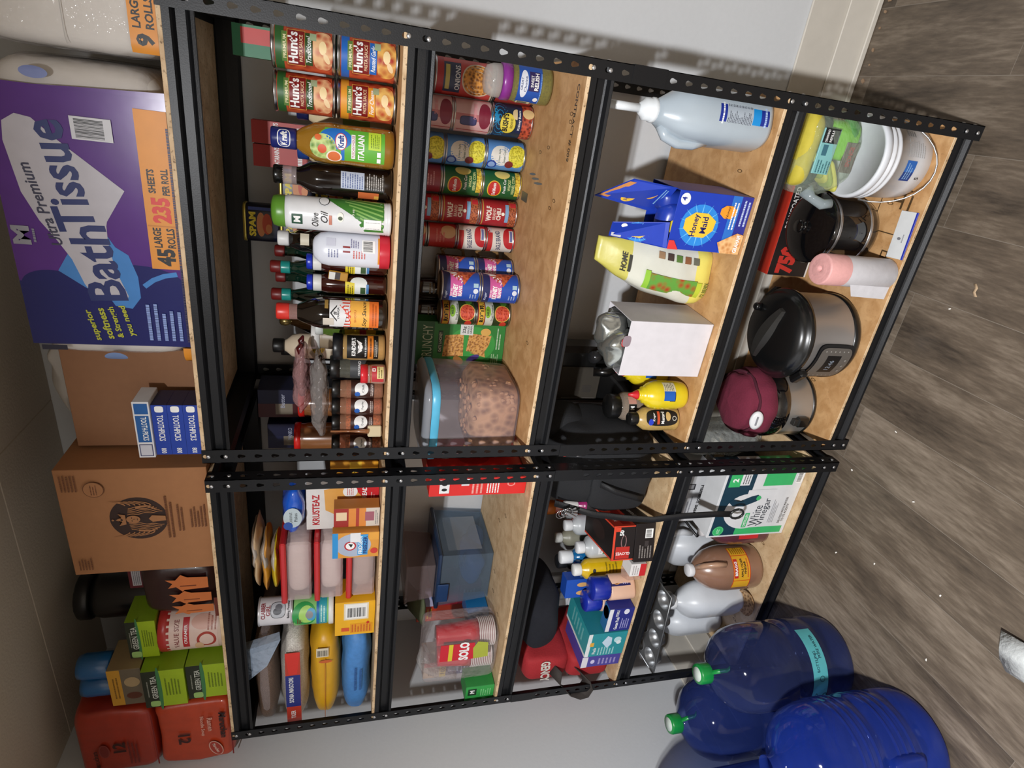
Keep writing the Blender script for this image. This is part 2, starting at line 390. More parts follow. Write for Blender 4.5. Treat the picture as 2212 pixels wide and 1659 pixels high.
# chipped bits of flooring along the baseboard
rd = random.Random(5)
for k in range(7):
    b = MB(); n = 6; rr = .004+.006*rd.random(); pts = [(rr*(.6+.6*rd.random())*math.cos(i), rr*(.5+.6*rd.random())*math.sin(i)) for i in (0, 1, 2.1, 3.1, 4.2, 5.2)]
    b.add([(a, c, 0.0002) for a, c in pts]+[(a, c, .003) for a, c in pts], [tuple(range(5, -1, -1)), tuple(range(6, 12))]+[(i, (i+1) % 6, 6+(i+1) % 6, 6+i) for i in range(6)], M('9b8066', .8, var=.2))
    solo('paint_chip', b, 'small tan paint chip on the floor along the baseboard', 'chip', (.10+.045*k+.02*rd.random(), .483-.01*rd.random(), 0), rd.random()*6, 'paint chips along the baseboard')
for k, (x, y) in enumerate([(-1.23, -.25), (-1.02, -.05), (-.98, -.27), (-1.16, -.45), (-.83, -.13), (-.45, -.12), (-1.30, -.12), (-1.35, -.50)]):
    b = MB(); b.blob((0, 0, .0022), (.004, .0025, .002), M('e6e2da', .7), amp=.002, fr=200, seed=k, n=8, k=6)
    solo('crumb', b, 'tiny white crumb on the plank floor', 'crumb', (x, y, .0005), k, 'crumbs on the floor')
b = MB(); b.strip([(0, 0, .001), (.012, .004, .004), (.022, .0, .003), (.034, .006, .002)], .008, .001, M('b39a7c', .8))
solo('dry_leaf', b, 'curled tan scrap on the floor in front of the right rack', 'scrap', (-.40, -.17, 0), .3)
b = MB(); b.strip([(0, 0, .002), (.03, .01, .012), (.06, 0, .03), (.1, .01, .012)], .11, .0012, M('c4c7c6', .6, bump=1, s=90), axis=(.2, 1, .1))
solo('plastic_wrapper', b, 'crumpled clear white plastic scrap on the floor at the edge of the photo', 'wrapper', (-1.185, -.715, .002), .4)

# ---------------------------------------------------------------- steel racks
BK = M('151619', .42, .3, bump=.08, var=.12, s=350); RV = M('c8c9cb', .3, .85)
def osb(h1='b88a58', h2='d0a472', h3='8a6238', sp=1.0, top=True):
    m = bpy.data.materials.new('particle_board'); m.use_nodes = True; nt = m.node_tree; b = nt.nodes['Principled BSDF']; N = nt.nodes.new; L = nt.links.new
    tc = N('ShaderNodeTexCoord'); n0 = N('ShaderNodeTexNoise'); n0.inputs['Scale'].default_value = 24; n0.inputs['Detail'].default_value = 6; n0.inputs['Distortion'].default_value = .6; L(tc.outputs['Object'], n0.inputs['Vector'])
    n1 = N('ShaderNodeTexNoise'); n1.inputs['Scale'].default_value = 130; n1.inputs['Detail'].default_value = 3; L(tc.outputs['Object'], n1.inputs['Vector'])
    rp = N('ShaderNodeValToRGB'); e = rp.color_ramp.elements; e[0].position = .35; e[0].color = (*lin(h1), 1); e[1].position = .65; e[1].color = (*lin(h2), 1); L(n0.outputs[0], rp.inputs[0])
    r2 = N('ShaderNodeValToRGB'); e = r2.color_ramp.elements; e[0].position = .28; e[0].color = (*[x*.45 for x in (.8, .7, .6)], 1); e[1].position = .42; e[1].color = (1, 1, 1, 1); L(n1.outputs[0], r2.inputs[0])
    mx = N('ShaderNodeMix'); mx.data_type = 'RGBA'; mx.blend_type = 'MULTIPLY'; mx.inputs[0].default_value = sp; L(rp.outputs[0], mx.inputs[6]); L(r2.outputs[0], mx.inputs[7])
    L(mx.outputs[2], b.inputs['Base Color']); b.inputs['Roughness'].default_value = .62
    return m
BOARD = osb(sp=.25); EDGE = osb('c2a179', 'dcc09a', '7a5a38', 1.0); BOARD2 = osb('c0a078', 'd6ba92', '8a6238', .35)
PIT = .0381
def zk(k): return (38-k)*PIT+.025
def key_flange(b, k0, k1, skip=(), w=.036, th=.0016, solid_ends=True):
    # sheet in the x-z plane with a keyhole punched in every pitch; x 0..w, front at y = 0
    H = []
    for i in range(16):
        a = 2*PI*i/16; x, z = math.cos(a), math.sin(a)
        if z > -.45: H.append((x*.0056, .003+z*.0056))
        else: H.append((x*.0056 if abs(x) < .55 else math.copysign(.0031, x), .003+z*.0125))
    O = []
    for i in range(16):
        a = 2*PI*i/16; x, z = math.cos(a), math.sin(a); q = max(abs(x), abs(z)); O.append((w/2+x/q*w/2, z/q*PIT/2))
    for k in range(k0, k1+1):
        zc = zk(k)
        if k in skip:
            b.add([(0, 0, zc-PIT/2), (w, 0, zc-PIT/2), (w, 0, zc+PIT/2), (0, 0, zc+PIT/2), (0, th, zc-PIT/2), (w, th, zc-PIT/2), (w, th, zc+PIT/2), (0, th, zc+PIT/2)], [(0, 1, 2, 3), (7, 6, 5, 4), (0, 3, 7, 4), (1, 5, 6, 2)], BK); continue
        vs = []
        for y in (0, th):
            vs += [(x, y, zc+z) for x, z in O]+[(w/2+x, y, zc+z) for x, z in H]
        fs = []
        for i in range(16):
            j = (i+1) % 16
            fs += [(i, j, 16+j, 16+i), (32+i, 48+i, 48+j, 32+j), (16+i, 16+j, 48+j, 48+i)]
        fs += [(32+i, 32+j, j, i) for i, j in ((14, 15), (15, 0), (0, 1), (1, 2), (6, 7), (7, 8), (8, 9), (9, 10))]
        b.add(vs, fs, BK)
def post_mesh(mx, my):
    # corner at the origin, flanges along +x and +y, then mirrored
    b = MB(); sk = (13, 14)
    key_flange(b, -11, 38, sk)
    n = len(b.v); key_flange(b, -11, 38, sk)
    for i in range(n, len(b.v)): x, y, z = b.v[i]; b.v[i] = (y, x, z)
    b.box(-.0012, .0355, -.0014, .0, zk(14)-.021, zk(13)+.021, BK, .0002)
    b.box(-.0014, .0, -.0012, .0355, zk(14)-.021, zk(13)+.021, BK, .0002)
    for i in range(len(b.v)): x, y, z = b.v[i]; b.v[i] = (x*mx, y*my, min(z, 1.9022))
    if mx*my < 0: b.f = [f[::-1] for f in b.f]
    return b
def rivet_mb():
    b = MB(); b.lathe([(.0048, 0), (.0048, .0008), (.004, .0019), (.002, .0025), (0, .0027)], RV, n=14, cap=(0, 0)); return b
BP = [(0, 0), (.0, -.013), (.004, -.016), (.012, -.020), (.0125, -.036), (.010, -.040), (.001, -.046), (.0, -.052), (.001, -.0535), (.0145, -.047), (.0155, -.020), (.0155, -.001), (.030, -.001), (.030, 0)]
def beam(b, L_, m=BK):                                   # along +x, front face at y = 0, top at z = 0
    n = len(BP); vs = [(x, y, z) for x in (0, L_) for y, z in BP]
    fs = [(i, n+i, n+(i+1) % n, (i+1) % n) for i in range(n)]+[tuple(range(n)), tuple(range(2*n-1, n-1, -1))]
    b.add(vs, fs, m); return b
RIV = rivet_mb().mesh('rivet')
def rack(label, x0, W, D, ks, deep, tops):
    t = thing('steel_rack', label, 'shelving rack', (x0, 0, 0))
    posts = []
    for (px, py, mx, my) in ((0, 0, 1, 1), (W, 0, -1, 1), (0, D, 1, -1), (W, D, -1, -1)):
        o = post_mesh(mx, my).build('post', t); o.location = (px, py, 0); posts.append(o)
    for i, k in enumerate(ks):
        z = tops[i]-.0090
        for y, fl in ((.0018, 0), (D-.0018, 1)):
            b = beam(MB(), W-.004)
            if fl: b.xf(Matrix.Rotation(PI, 4, 'Z') @ Matrix.Translation((-(W-.004), 0, 0)))
            o = b.build('shelf_beam', t); o.location = (.002, y, z)
        for x, s in ((.0018, 1), (W-.0018, -1)):
            b = beam(MB(), D-.04); b.xf(Matrix.Rotation(PI/2*-s, 4, 'Z') if s > 0 else Matrix.Rotation(PI/2, 4, 'Z'))
            # beam runs along y with its face outward
            o = b.build('side_beam', t); o.location = (x, D-.02, z) if s > 0 else (x, .02, z)
        b = MB(); x1, y1 = W-.003, D-.004
        b.box(.003, x1, .003, y1, 0, .0085, EDGE, .0006)
        b.add([(.0036, .0036, .00862), (x1-.0006, .0036, .00862), (x1-.0006, y1-.0006, .00862), (.0036, y1-.0006, .00862)], [(0, 1, 2, 3)], BOARD if deep else BOARD2)
        s = TP(b, .0087)
        rd = random.Random(i*7+deep)
        for q in range(7):                               # knots drawn in the print of the board
            u, v = .1+rd.random()*(W-.2), .06+rd.random()*.2
            s.k = 0
            for sc_, mm in ((1, P('6b5030')), (.6, BOARD if deep else BOARD2)): s.ell(u, v, .0042*sc_+.0002, .011*sc_, mm, n=12)
        s.k = 0
        if i == 2 and deep:
            s.text('CONTRACT # 009', W-.13, .045, .018, '40362a', w=.16, rot=PI)
            for q in range(3): s.ell(W-.27-q*.008, .30-q*.03, .003, .03+q*.004, '6a7074', n=10, rot=.1)
            s.rect(W-.35, .32, W-.325, .38, '5e5a50')
        if i == 3 and deep: s.ell(W-.24, .2, .004, .02, '473726', n=10); s.text('E', W-.05, .07, .03, '40362a', rot=PI/2)
        if i == 4 and deep:
            ink = '4c3820'
            for q in ((-.30, .05, -.29, .055), (-.30, .05, -.297, .15), (-.30, .15, -.18, .153), (-.18, .06, -.177, .153), (-.23, .075, -.19, .082), (-.213, .082, -.206, .11), (-.23, .05, -.19, .057)):
                s.rect(W+q[0], q[1], W+q[2], q[3], ink)
            s.rect(W-.365, .06, W-.345, .085, ink); s.rect(W-.361, .065, W-.349, .08, BOARD)
            s.text('0920', W-.90+.02, .13, .008, '40301c', rot=PI/2)
        if i == 2 and not deep:
            s.bars(.05, .10, .28, .15, 3, '4a4030', 4)
        o = b.build('shelf_board', t); o.location = (0, 0, z+.0002)
        for kk in (k, k+1):
            for px in (.018, W-.018):
                for (loc, rot) in (((px, -.0002, zk(kk)-.004), (PI/2, 0, 0)),):
                    r = bpy.data.objects.new('rivet', RIV); COL.objects.link(r); r.parent = t; r.location = loc; r.rotation_euler = rot
            for px, sg in ((W+.0002, 1), (-.0002, -1)):
                r = bpy.data.objects.new('rivet', RIV); COL.objects.link(r); r.parent = t; r.location = (px, .018, zk(kk)-.004); r.rotation_euler = (0, sg*PI/2, 0)
    return t
rack('black steel rack on the right with keyhole posts and five particle board shelves', -.975, .975, .50, (-11, 0, 10, 23, 37), 1, (1.902, 1.478, 1.098, .606, .085))
rack('black steel rack on the left with keyhole posts, beside the water bottles', -2.004, .979, .50, (-11, 0, 11, 23, 37), 0, (1.902, 1.478, 1.060, .606, .085))
# ---------------------------------------------------------------- second shelf, right rack (cans and sauces)
SAUCE = food('7c1d12', 'c8542f', 55, bump=.2); NOOD = food('b8442a', 'e8b987', 70, bump=.2)
def hunts(lab1, top, ink, pic, small):
    def d(s, r, h):
        s.rect(-.055, h*.80, .055, h*.93, top)
        s.rect(-.028, h*.74, .028, h*.83, '5f7f3d'); s.text('PREMIUM', 0, h*.785, .006, 'e8ddb0', w=.042)
        s.rect(-.034, h*.47, .034, h*.75, 'd9a04a'); s.rect(-.0325, h*.48, .0325, h*.74, '7d1616')
        s.text("Hunt's", 0, h*.66, .0185, W_, w=.058, bold=.03); s.text('PASTA SAUCE', 0, h*.535, .0065, 'e7c9a0', w=.048)
        s.rect(-.03, h*.36, .03, h*.475, ink); s.text(lab1, 0, h*.418, .009 if small else .0095, W_, w=.048, sh=.25)
        s.ell(.0, h*.2, .036, h*.155, pic, e=3); s.ell(.006, h*.2, .012, h*.06, 'f0d7a2', n=12)
        s.ell(-.012, h*.14, .01, h*.04, 'efd0a0', n=12, rot=.5); s.rect(.016, h*.3, .03, h*.4, '9fb08a')
    return d
GR, BLU, ORG = '1f5a2a', '1d62b8', 'e39a2c'
can('pasta_sauce_can', "green banded Traditional pasta sauce can on top of the stack by the right post", -.064, .12, Z2+.124, .0425, .122, SAUCE, hunts('Traditional', '2c5c2a', '2d4a1c', NOOD, 0))
can('pasta_sauce_can', "pasta sauce can with blue Roasted Garlic & Onion band, lower can by the right post", -.063, .12, Z2, .0425, .122, SAUCE, hunts('Roasted Garlic', BLU, BLU, food('a82a14', 'e8b25a', 60), 1))
can('pasta_sauce_can', "pasta sauce can reading Traditional, top of the stack beside the salad dressing", -.147, .135, Z2+.124, .040, .122, SAUCE, hunts('Traditional', '2c5c2a', '2d4a1c', NOOD, 0))
can('pasta_sauce_can', "pasta sauce can with an orange Four Cheese band, lower can beside the salad dressing", -.146, .135, Z2, .040, .122, SAUCE, hunts('Four Cheese', ORG, ORG, food('b8331a', 'efc46c', 60), 1))
def d_(b, w, d, h):
    s = FR(b, 0); s.rect(-w/2, 0, w/2, h, '2f7a55'); s.rect(-.005, h*.55, w/2-.005, h*.95, 'c8403c'); s.bars(-w/2+.01, .01, w/2-.02, h*.5, 5, '9fc8b4')
carton('tea_carton', 'green carton lying on top of the pasta sauce cans by the right post', -.062, .225, Z2+.0005, .06, .11, .335, '3b7d3a', d_)
# dressings
def ital(s, r):
    s.rect(-.034, .022, .034, .145, '5fae35'); s.ell(0, .130, .034, .03, '5fae35'); s.rect(-.034, .105, .034, .112, '1f6fc4'); s.ell(.012, .122, .022, .032, '1f6fc4')
    s.ell(-.008, .148, .026, .026, food('5d8a2c', 'c8d98a', 90)); s.ell(-.012, .150, .009, .009, 'd4552a'); s.ell(.01, .158, .006, .007, 'd8662c'); s.ell(-.026, .126, .013, .016, 'f3e6d8'); s.ell(-.026, .126, .011, .013, 'd9703a')
    s.ell(.006, .112, .017, .012, 'c9283c'); s.ell(.006, .112, .0155, .0105, W_); s.text('Kraft', .006, .112, .012, '1b3a8c', w=.024, bold=.04)
    s.rect(-.026, .083, .022, .091, W_); s.text('TUSCAN HOUSE', -.002, .087, .005, 'a0274c', w=.044); s.text('ITALIAN', -.002, .071, .013, W_, w=.05, bold=.03)
    s.rect(-.004, .030, .032, .056, 'b9d63a'); s.bars(0, .033, .028, .052, 5, '5a7a1c'); s.rect(-.03, .03, -.02, .038, W_); s.rect(-.017, .03, -.007, .038, W_)
OIL = M('8a5a14', .15, coat=.6)
def cap_kraft(t):
    g = MB(); s = CY(g, .0213); s.ell(0, .226, .019, .013, W_, e=3); s.ell(0, .226, .0172, .0113, '1c2f86', e=3); s.text('Kraft', 0, .226, .013, W_, w=.028, bold=.04); g.build('cap_emblem', t)
bottle('salad_dressing', 'Tuscan House Italian dressing bottle with navy cap, amber dressing and green label', -.235, .10, Z2,
       [(.030, .001), (.038, .004), (.041, .012), (.041, .060), (.0395, .1), (.041, .135), (.038, .165), (.026, .190), (.0185, .200), (.0185, .206)], M('a87826', .12, coat=.8, tr=.25),
       M('1b2569', .3), [(.0205, .202), (.021, .206), (.021, .249), (.0195, .252), (0, .252)], ital, sy=.8, rlab=.0412, extra=cap_kraft, capflute=0)
CREAM = M('d9c6a0', .2, coat=.5)
for x, lb in ((-.266, 'cream coloured ranch dressing bottle with blue cap behind and left of the Italian dressing'), (-.182, 'cream coloured ranch dressing bottle with navy cap behind and right of the Italian dressing')):
    bottle('ranch_bottle', lb, x, .22, Z2, [(.03, .001), (.037, .005), (.038, .02), (.038, .14), (.034, .16), (.02, .182), (.018, .188)], CREAM,
           M('1c3f86' if x < -.2 else '191f4c', .3), [(.02, .184), (.0205, .188), (.0205, .207), (.019, .209), (0, .209)], lambda s, r: s.rect(-.02, .05, .02, .11, '7a8f3c'), sy=.75)
def zat(b, w, d, h):
    s = FR(b, 0); s.rect(-w/2, 0, w/2, h, 'b3261f'); s.text("ZATARAIN'S", 0, h*.83, .012, W_, w=w*.9, bold=.03); s.rect(-w/2, h*.25, w/2, h*.5, 'e0b030'); s.bars(-w*.4, h*.55, w*.4, h*.7, 2, W_)
for x, y in ((-.250, .36), (-.306, .37)):
    carton('rice_mix_box', "red ZATARAIN'S box in the back row, " + ('right' if x > -.3 else 'left') + ' one of the two behind the dressings', x, y, Z2, .052, .035, .325, 'a3221c', zat, cat='box', group='red rice mix boxes')
def dk(s, r):
    s.rect(-.017, .062, .02, .112, 'b9c2d4'); s.bars(-.015, .064, .018, .110, 9, '4a5a8c'); s.bars(-.015, .02, .02, .058, 8, 'b8b4b0', 5); s.rect(-.045, .03, -.022, .075, 'c56a3a'); s.rect(-.043, .03, -.03, .04, 'e0b050')
bottle('sauce_bottle', 'tall black sauce bottle with black and clear cap beside the olive oil spray', -.312, .128, Z2,
       [(.031, .001), (.035, .005), (.0355, .02), (.0355, .16), (.032, .178), (.020, .198), (.0185, .21), (.0185, .215)], M('140c0a', .08, coat=1),
       M('101010', .25), [(.0195, .233), (.0195, .250), (.018, .253), (0, .253)], dk, rlab=.0356,
       extra=lambda t: MB().lathe([(.0192, .205), (.0195, .208), (.0195, .234)], CL('c9b8b8', .4), cap=(0, 0)).build('clear_collar', t), capname='cap')
# olive oil spray
t = thing('oil_spray_can', 'white and green olive oil cooking spray can with green cap', 'spray can', (-.384, .096, Z2), face(-.384, .096))
b = MB(); b.lathe([(.033, .001), (.0365, .003), (.0368, .007), (.0355, .009), (.0368, .011), (.0355, .013), (.036, .016), (.036, .215), (.0335, .228)], M('e3e4e6', .3)); s = CY(b, .0362)
pts = [(-.035, .018), (.038, .018), (.05, .11), (.045, .148), (.03, .128), (.012, .10), (-.012, .075), (-.035, .058)]
s.poly([(-.035, .018), (.0, .018), (.0, .083), (-.02, .07), (-.036, .06)], '3c7a2c'); s.poly([(0, .018), (.045, .018), (.045, .148), (.022, .12), (.0, .083)], '3c7a2c')
for q in range(7): s.poly([(-.03+q*.011, .02), (-.026+q*.011, .02), (.0+q*.009, .07+q*.008), (-.004+q*.009, .07+q*.008)], '7fae58')
s.rect(-.026, .191, -.004, .213, '1c4a34'); s.text('M', -.015, .202, .014, W_, w=.013, bold=.04); s.text('Olive', -.014, .165, .014, K_, w=.030, sh=.3, bold=.0); s.text('Oil', -.006, .146, .015, K_, w=.024, sh=.3, bold=0)
s.rect(-.022, .130, -.002, .136, 'c8806c'); s.ell(-.004, .112, .010, .007, 'eef0e4'); s.ell(-.006, .112, .004, .005, '3a4a2a'); s.ell(.03, .146, .012, .011, K_); s.ell(.03, .146, .0108, .0098, 'e3e4e6')
s.barcode(-.026, .024, -.004, .062, vert=True); s.text('5 oz', .008, .085, .005, 'e8f0d8')
b.build('can_body', t)
MB().lathe([(.0335, .226), (.034, .229), (.034, .243), (.031, .252), (.02, .256), (0, .257)], M('5b8f2e', .35)).build('cap', t, 'green cap')
# steak sauce style bottle, white with red foot
def a1(s, r):
    s.rect(-.033, .02, .033, .028, 'd8902c'); s.text('11', .0, .098, .016, '8c2a2c', bold=.05); s.bars(-.02, .055, .0, .085, 5, 'c85a50'); s.bars(-.02, .115, .0, .14, 4, '7a80a0'); s.rect(.006, .122, .024, .142, 'c8cad8')
    s.barcode(-.005, .034, .024, .064); s.bars(.004, .07, .026, .09, 4, '8080a0')
bottle('condiment_bottle', 'white squeeze bottle with red foot and barcode beside the olive oil spray', -.462, .105, Z2,
       [(.035, .001), (.0385, .003), (.039, .008), (.039, .138), (.035, .155), (.024, .168), (.015, .172)], M('d9dce6', .3, coat=.3), M('c8283a', .3), [(.0392, .001), (.0394, .003), (.0394, .023), (.0392, .024)], a1, sy=.72, capname='red_foot', capflute=0, rlab=.0392)
for x, y, z, lb in ((-.472, .215, .258, 'dark extract bottle with larger white cap behind the white squeeze bottle'), (-.437, .265, .257, 'dark extract bottle with smaller white cap against the spiced ham can')):
    bottle('extract_bottle', lb, x, y, Z2, [(.025, .001), (.028, .004), (.028, .17), (.019, .195), (.0135, .205), (.0135, .232)], M('120d0b', .1, coat=1),
           M('e6e6e4', .4), [(.0165, .232), (.0175, .235), (.0175, z-.003), (.016, z), (0, z)], lambda s, r: s.rect(-.014, .185, .014, .205, 'd8cfb8'), rlab=.0285)
# canned ham: two stacks of rectangular cans
def spam(x, y, z, top, label):
    t = thing('canned_ham', label, 'can', (x, y, z), .06, 'spiced ham cans at the back')
    b = MB(); b.lathe([(.047, .001), (.049, .004), (.049, .079), (.0475, .083)], P('12142c', .35), sy=.62, e=4); s = FR(b, -.0304)
    s.text('SPAM', -.002, .066, .017, 'e8d22e', w=.062, bold=.05); s.ell(-.002, .045, .031, .011, 'd88a50'); s.ell(.0, .03, .027, .012, 'c8481e'); s.ell(-.012, .026, .012, .008, 'e08a4c'); s.rect(.034, .02, .042, .075, '2a3f86')
    b.build('can_body', t); MB().lathe([(.0478, .081), (.0495, .083), (.0495, .0885), (.047, .089), (.045, .086), (0, .086)], M('c8b85a', .3, .7), sy=.62, e=4).build('can_lid', t)
for i in range(4): spam(-.478, .40, Z2+.0005+i*.0895, i == 3, ['spiced ham can at the bottom of the stack behind the white capped bottles', 'second spiced ham can from the bottom of the stack', 'third spiced ham can of the stack, just under the top one', 'SPAM can with yellow lettering on top of the back stack'][i])
for i in range(3): spam(-.376, .412, Z2+.0005+i*.0895, 0, ['spiced ham can low in the stack right of the tall one', 'middle spiced ham can of the shorter stack', 'dark spiced ham can on top of the shorter stack, above the green spray cap'][i])
b = MB(); b.blob((0, 0, .1225), (.030, .03, .122), M('17191c', .12, bump=1, s=90, coat=1), e=(3, 3), amp=.006, fr=40, seed=3); s = FR(b, -.031)
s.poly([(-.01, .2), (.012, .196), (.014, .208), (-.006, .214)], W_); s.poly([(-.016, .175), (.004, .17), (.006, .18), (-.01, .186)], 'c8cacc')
solo('plastic_package', b, 'glossy black plastic wrapped package behind the white squeeze bottle', 'package', (-.496, .305, Z2+.001), .1)
# barbecue sauce style bottles with blue caps
def bbq(s, r):
    s.rect(-.026, .048, .010, .088, 'e8ece8'); s.ell(.006, .068, .016, .02, 'e8ece8'); s.rect(-.024, .052, -.004, .064, '3e5a36'); s.rect(-.028, .078, .006, .1, 'e3cf2e', skew=.003); s.bars(-.026, .08, .004, .096, 3, '6a5a10')
    s.rect(-.022, .044, .004, .05, '4a80b8')
for x, y, lb in ((-.512, .167, 'right one of the two blue capped red brown sauce bottles'), (-.563, .165, 'left one of the two blue capped red brown sauce bottles')):
    bottle('barbecue_sauce', lb, x, y, Z2, [(.02, .001), (.0235, .004), (.0245, .01), (.0245, .142), (.0215, .153), (.0195, .157), (.0195, .176)], M('35110c', .1, coat=1), M('1e34b4', .3),
           [(.0185, .176), (.019, .178), (.019, .187), (.0175, .19), (0, .19)], bbq, rlab=.0248, extra=lambda t: MB().lathe([(.0202, .155), (.0206, .157), (.0206, .1735), (.0202, .175)], P('dcdcd8')).build('neck_band', t), rz=face(x, y)*.6)
b = MB(); b.box(-.011, .011, 0, .006, 0, .045, P('b8862a'), .002); FR(b, 0).rect(-.009, .018, .009, .042, '3a3438'); FR(b, -.0002).rect(-.01, .03, .008, .044, 'd8d8d4')
solo('sauce_packet', b, 'small sauce packet propped between the two blue capped bottles', 'packet', (-.538, .135, Z2+.094), rot=(.05, .12, 0))
# hot sauce bottles with green necks
def hot(x, y, lb, front):
    def ex(t):
        if front: MB().lathe([(.0155, .234), (.0158, .236), (.0158, .2545), (.0155, .256)], M('1e9088', .3)).build('neck_seal', t, 'teal neck band')
    bottle('hot_sauce', lb, x, y, Z2, [(.026, .001), (.029, .004), (.029, .15), (.026, .175), (.0155, .215), (.013, .225), (.013, .256)], M('0d2a20', .08, coat=1), M('6e1a18', .4),
           [(.0148, .256), (.0152, .258), (.0152, .278), (.0135, .281), (0, .281)], None, extra=ex)
hot(-.552, .245, 'green hot sauce bottle with dark red cap and teal neck band, front right of four', 1); hot(-.624, .245, 'green hot sauce bottle with teal neck band, right beside the soy sauce cap', 1)
hot(-.540, .355, 'green hot sauce bottle in the back row behind the right teal banded one', 0); hot(-.610, .355, 'green hot sauce bottle in the back row behind the left teal banded one', 0)
# soy sauce
def soy(s, r):
    s.rect(-.036, .021, .036, .043, 'e8742a'); s.rect(-.036, .043, .036, .088, 'efb24a'); s.rect(-.036, .088, .036, .135, 'e2e2e2'); s.poly([(-.036, .086), (.036, .086), (.036, .108), (.02, .112), (0, .100), (-.02, .098), (-.036, .104)], 'd8452e')
    s.text('Soy Sauce', .0, .054, .012, K_, w=.064, sh=.3, bold=.01); s.text('SHOYU', -.006, .076, .005, 'c86a2a', w=.03); s.text('YAMASA', .0, .109+.006, .005, '3c3c40', w=.028)
    s.poly([(-.02, .118), (-.016, .118), (0, .130), (0, .134)], K_); s.poly([(.02, .118), (.016, .118), (0, .130), (0, .134)], K_); s.text('#', 0, .122, .009, K_); s.bars(-.03, .025, .03, .038, 2, 'b85a1c'); s.rect(-.03, .125, -.012, .150, 'cfc6b8'); s.rect(.01, .138, .034, .146, '9a7a3a')
bottle('soy_sauce', 'large Soy Sauce bottle with red cap and white, red and orange label', -.622, .112, Z2, [(.034, .001), (.038, .004), (.0385, .012), (.0385, .15), (.035, .17), (.024, .198), (.018, .21), (.017, .226)], M('16100c', .08, coat=1),
       M('d8342a', .35), [(.0185, .226), (.0195, .229), (.0195, .252), (.018, .256), (0, .256)], soy, rlab=.0387, extra=lambda t: MB().lathe([(.0185, .208), (.0188, .21), (.0188, .227)], CL('d8a8a0', .35), cap=(0, 0)).build('clear_collar', t))
def lime(s, r, h): s.rect(-.02, .02, .02, .1, 'e8c82c'); s.rect(-.02, .045, .02, .062, 'c83040'); s.text('11', .0, .053, .012, W_, bold=.05); s.rect(-.02, .1, .02, .106, '6a8a2c')
jar('jalapeno_jar', 'tall narrow green pickle jar with yellow and red label behind the soy sauce', -.697, .215, Z2, .024, .174, CL('6a8a3a', .5), M('4c5f22', .4), M('d8dcd8', .4), .02, lime, neck=.85)
jar('drink_powder_jar', 'tan jar with wide white lid behind the seasoning with the bull head', -.740, .26, Z2, .037, .186, M('9c8a72', .4), None, M('e4e2de', .4), .022, lambda s, r, h: s.rect(-.03, .05, .03, .12, 'b89a70'), neck=.95)
bottle('liqueur_bottle', 'dark amber sloping bottle with gold ball cap in the back row', -.758, .408, Z2, [(.04, .001), (.044, .004), (.044, .15), (.034, .2), (.016, .236), (.012, .25)], M('2c1a0a', .1, coat=1),
       M('9a8450', .25, .8), [(.009, .25), (.013, .256), (.0145, .266), (.013, .276), (.008, .281), (0, .282)], None, capflute=0)
def mayo(s, r): s.ell(0, .17, .024, .018, 'd8b82a'); s.bars(-.015, .155, .015, .185, 5, '6a5a1a')
bottle('mayonnaise_bottle', 'cream coloured squeeze bottle with black cap and yellow label in the back row', -.794, .31, Z2, [(.03, .001), (.034, .004), (.035, .03), (.035, .22), (.03, .24), (.018, .254), (.015, .26)], M('dccab0', .35), M('131313', .4),
       [(.0165, .26), (.0195, .263), (.0195, .287), (.018, .29), (0, .29)], mayo, sy=.8)
bottle('dark_bottle', 'dark bottle with black cap half hidden behind the cream squeeze bottle', -.842, .40, Z2, [(.03, .001), (.033, .004), (.033, .2), (.02, .235), (.014, .245), (.014, .25)], M('1a0f0c', .1, coat=1), M('14100f', .5), [(.019, .248), (.019, .278), (0, .28)], None)
# seasoning jars
def kind(s, r, h):
    s.rect(-.034, .018, .034, .094, '15120f'); s.rect(-.034, .030, .034, .044, 'e8862a'); s.text("KINDER'S", 0, .078, .010, W_, w=.048, bold=.03); s.ell(0, .062, .007, .006, W_, n=12); s.poly([(-.018, .071), (-.012, .064), (0, .063), (.012, .064), (.018, .071), (.010, .058), (-.010, .058)], W_)
    s.text('RUB & SEASONING', 0, .049, .004, W_, w=.05); s.bars(-.025, .032, .025, .042, 1, '6a3a10'); s.bars(-.025, .02, .02, .028, 2, 'c8c0b0')
jar('seasoning_jar', "tall black labelled KINDER'S seasoning jar with a white bull head", -.712, .118, Z2, .033, .128, CL('d8b070', .5), food('a8743c', 'c89a5c', 300), M('16181c', .35), .024, kind, neck=.95, capr=.034)
jar('oregano_jar', 'black lidded jar with grey OREGANO label behind the little red lidded jar', -.775, .132, Z2, .029, .135, CL('6a6a60', .5), food('26251c', '4a4a34', 300), M('161616', .35), .024,
    lambda s, r, h: (s.rect(-.03, .045, .03, .085, '3c3f42'), s.text('OREGANO', .0, .062, .008, 'e0e0e0', w=.04)), neck=.95, rz=.3)
def rl(s, r, h): s.rect(-.022, .006, .022, .034, 'b82c34'); s.rect(-.012, .006, .02, .022, 'dcc98a'); s.bars(-.01, .008, .018, .02, 2, '6a5a20'); s.rect(.006, .025, .014, .033, W_); s.rect(.008, .027, .012, .031, 'b82c34')
jar('spice_jar', 'short round spice jar with bright red lid in front of the oregano', -.757, .055, Z2, .0245, .061, CL('d8b0a0', .45), food('7a2a12', 'b85a2a', 260), M('d42430', .3), .017, rl, neck=.9, capr=.0235, group='spice jars')
def gv(txt, bub=W_, dark='3a1c16'):
    def d(s, r, h):
        s.rect(-.03, .024, .03, .082, dark); s.ell(.002, .056, .018, .017, bub); s.text(txt, .003, .052, .006, K_, w=.02); s.ell(-.012, .066, .007, .007, '2a62b8', n=14); s.bars(-.018, .026, .016, .034, 2, 'd8c8c0')
    return d
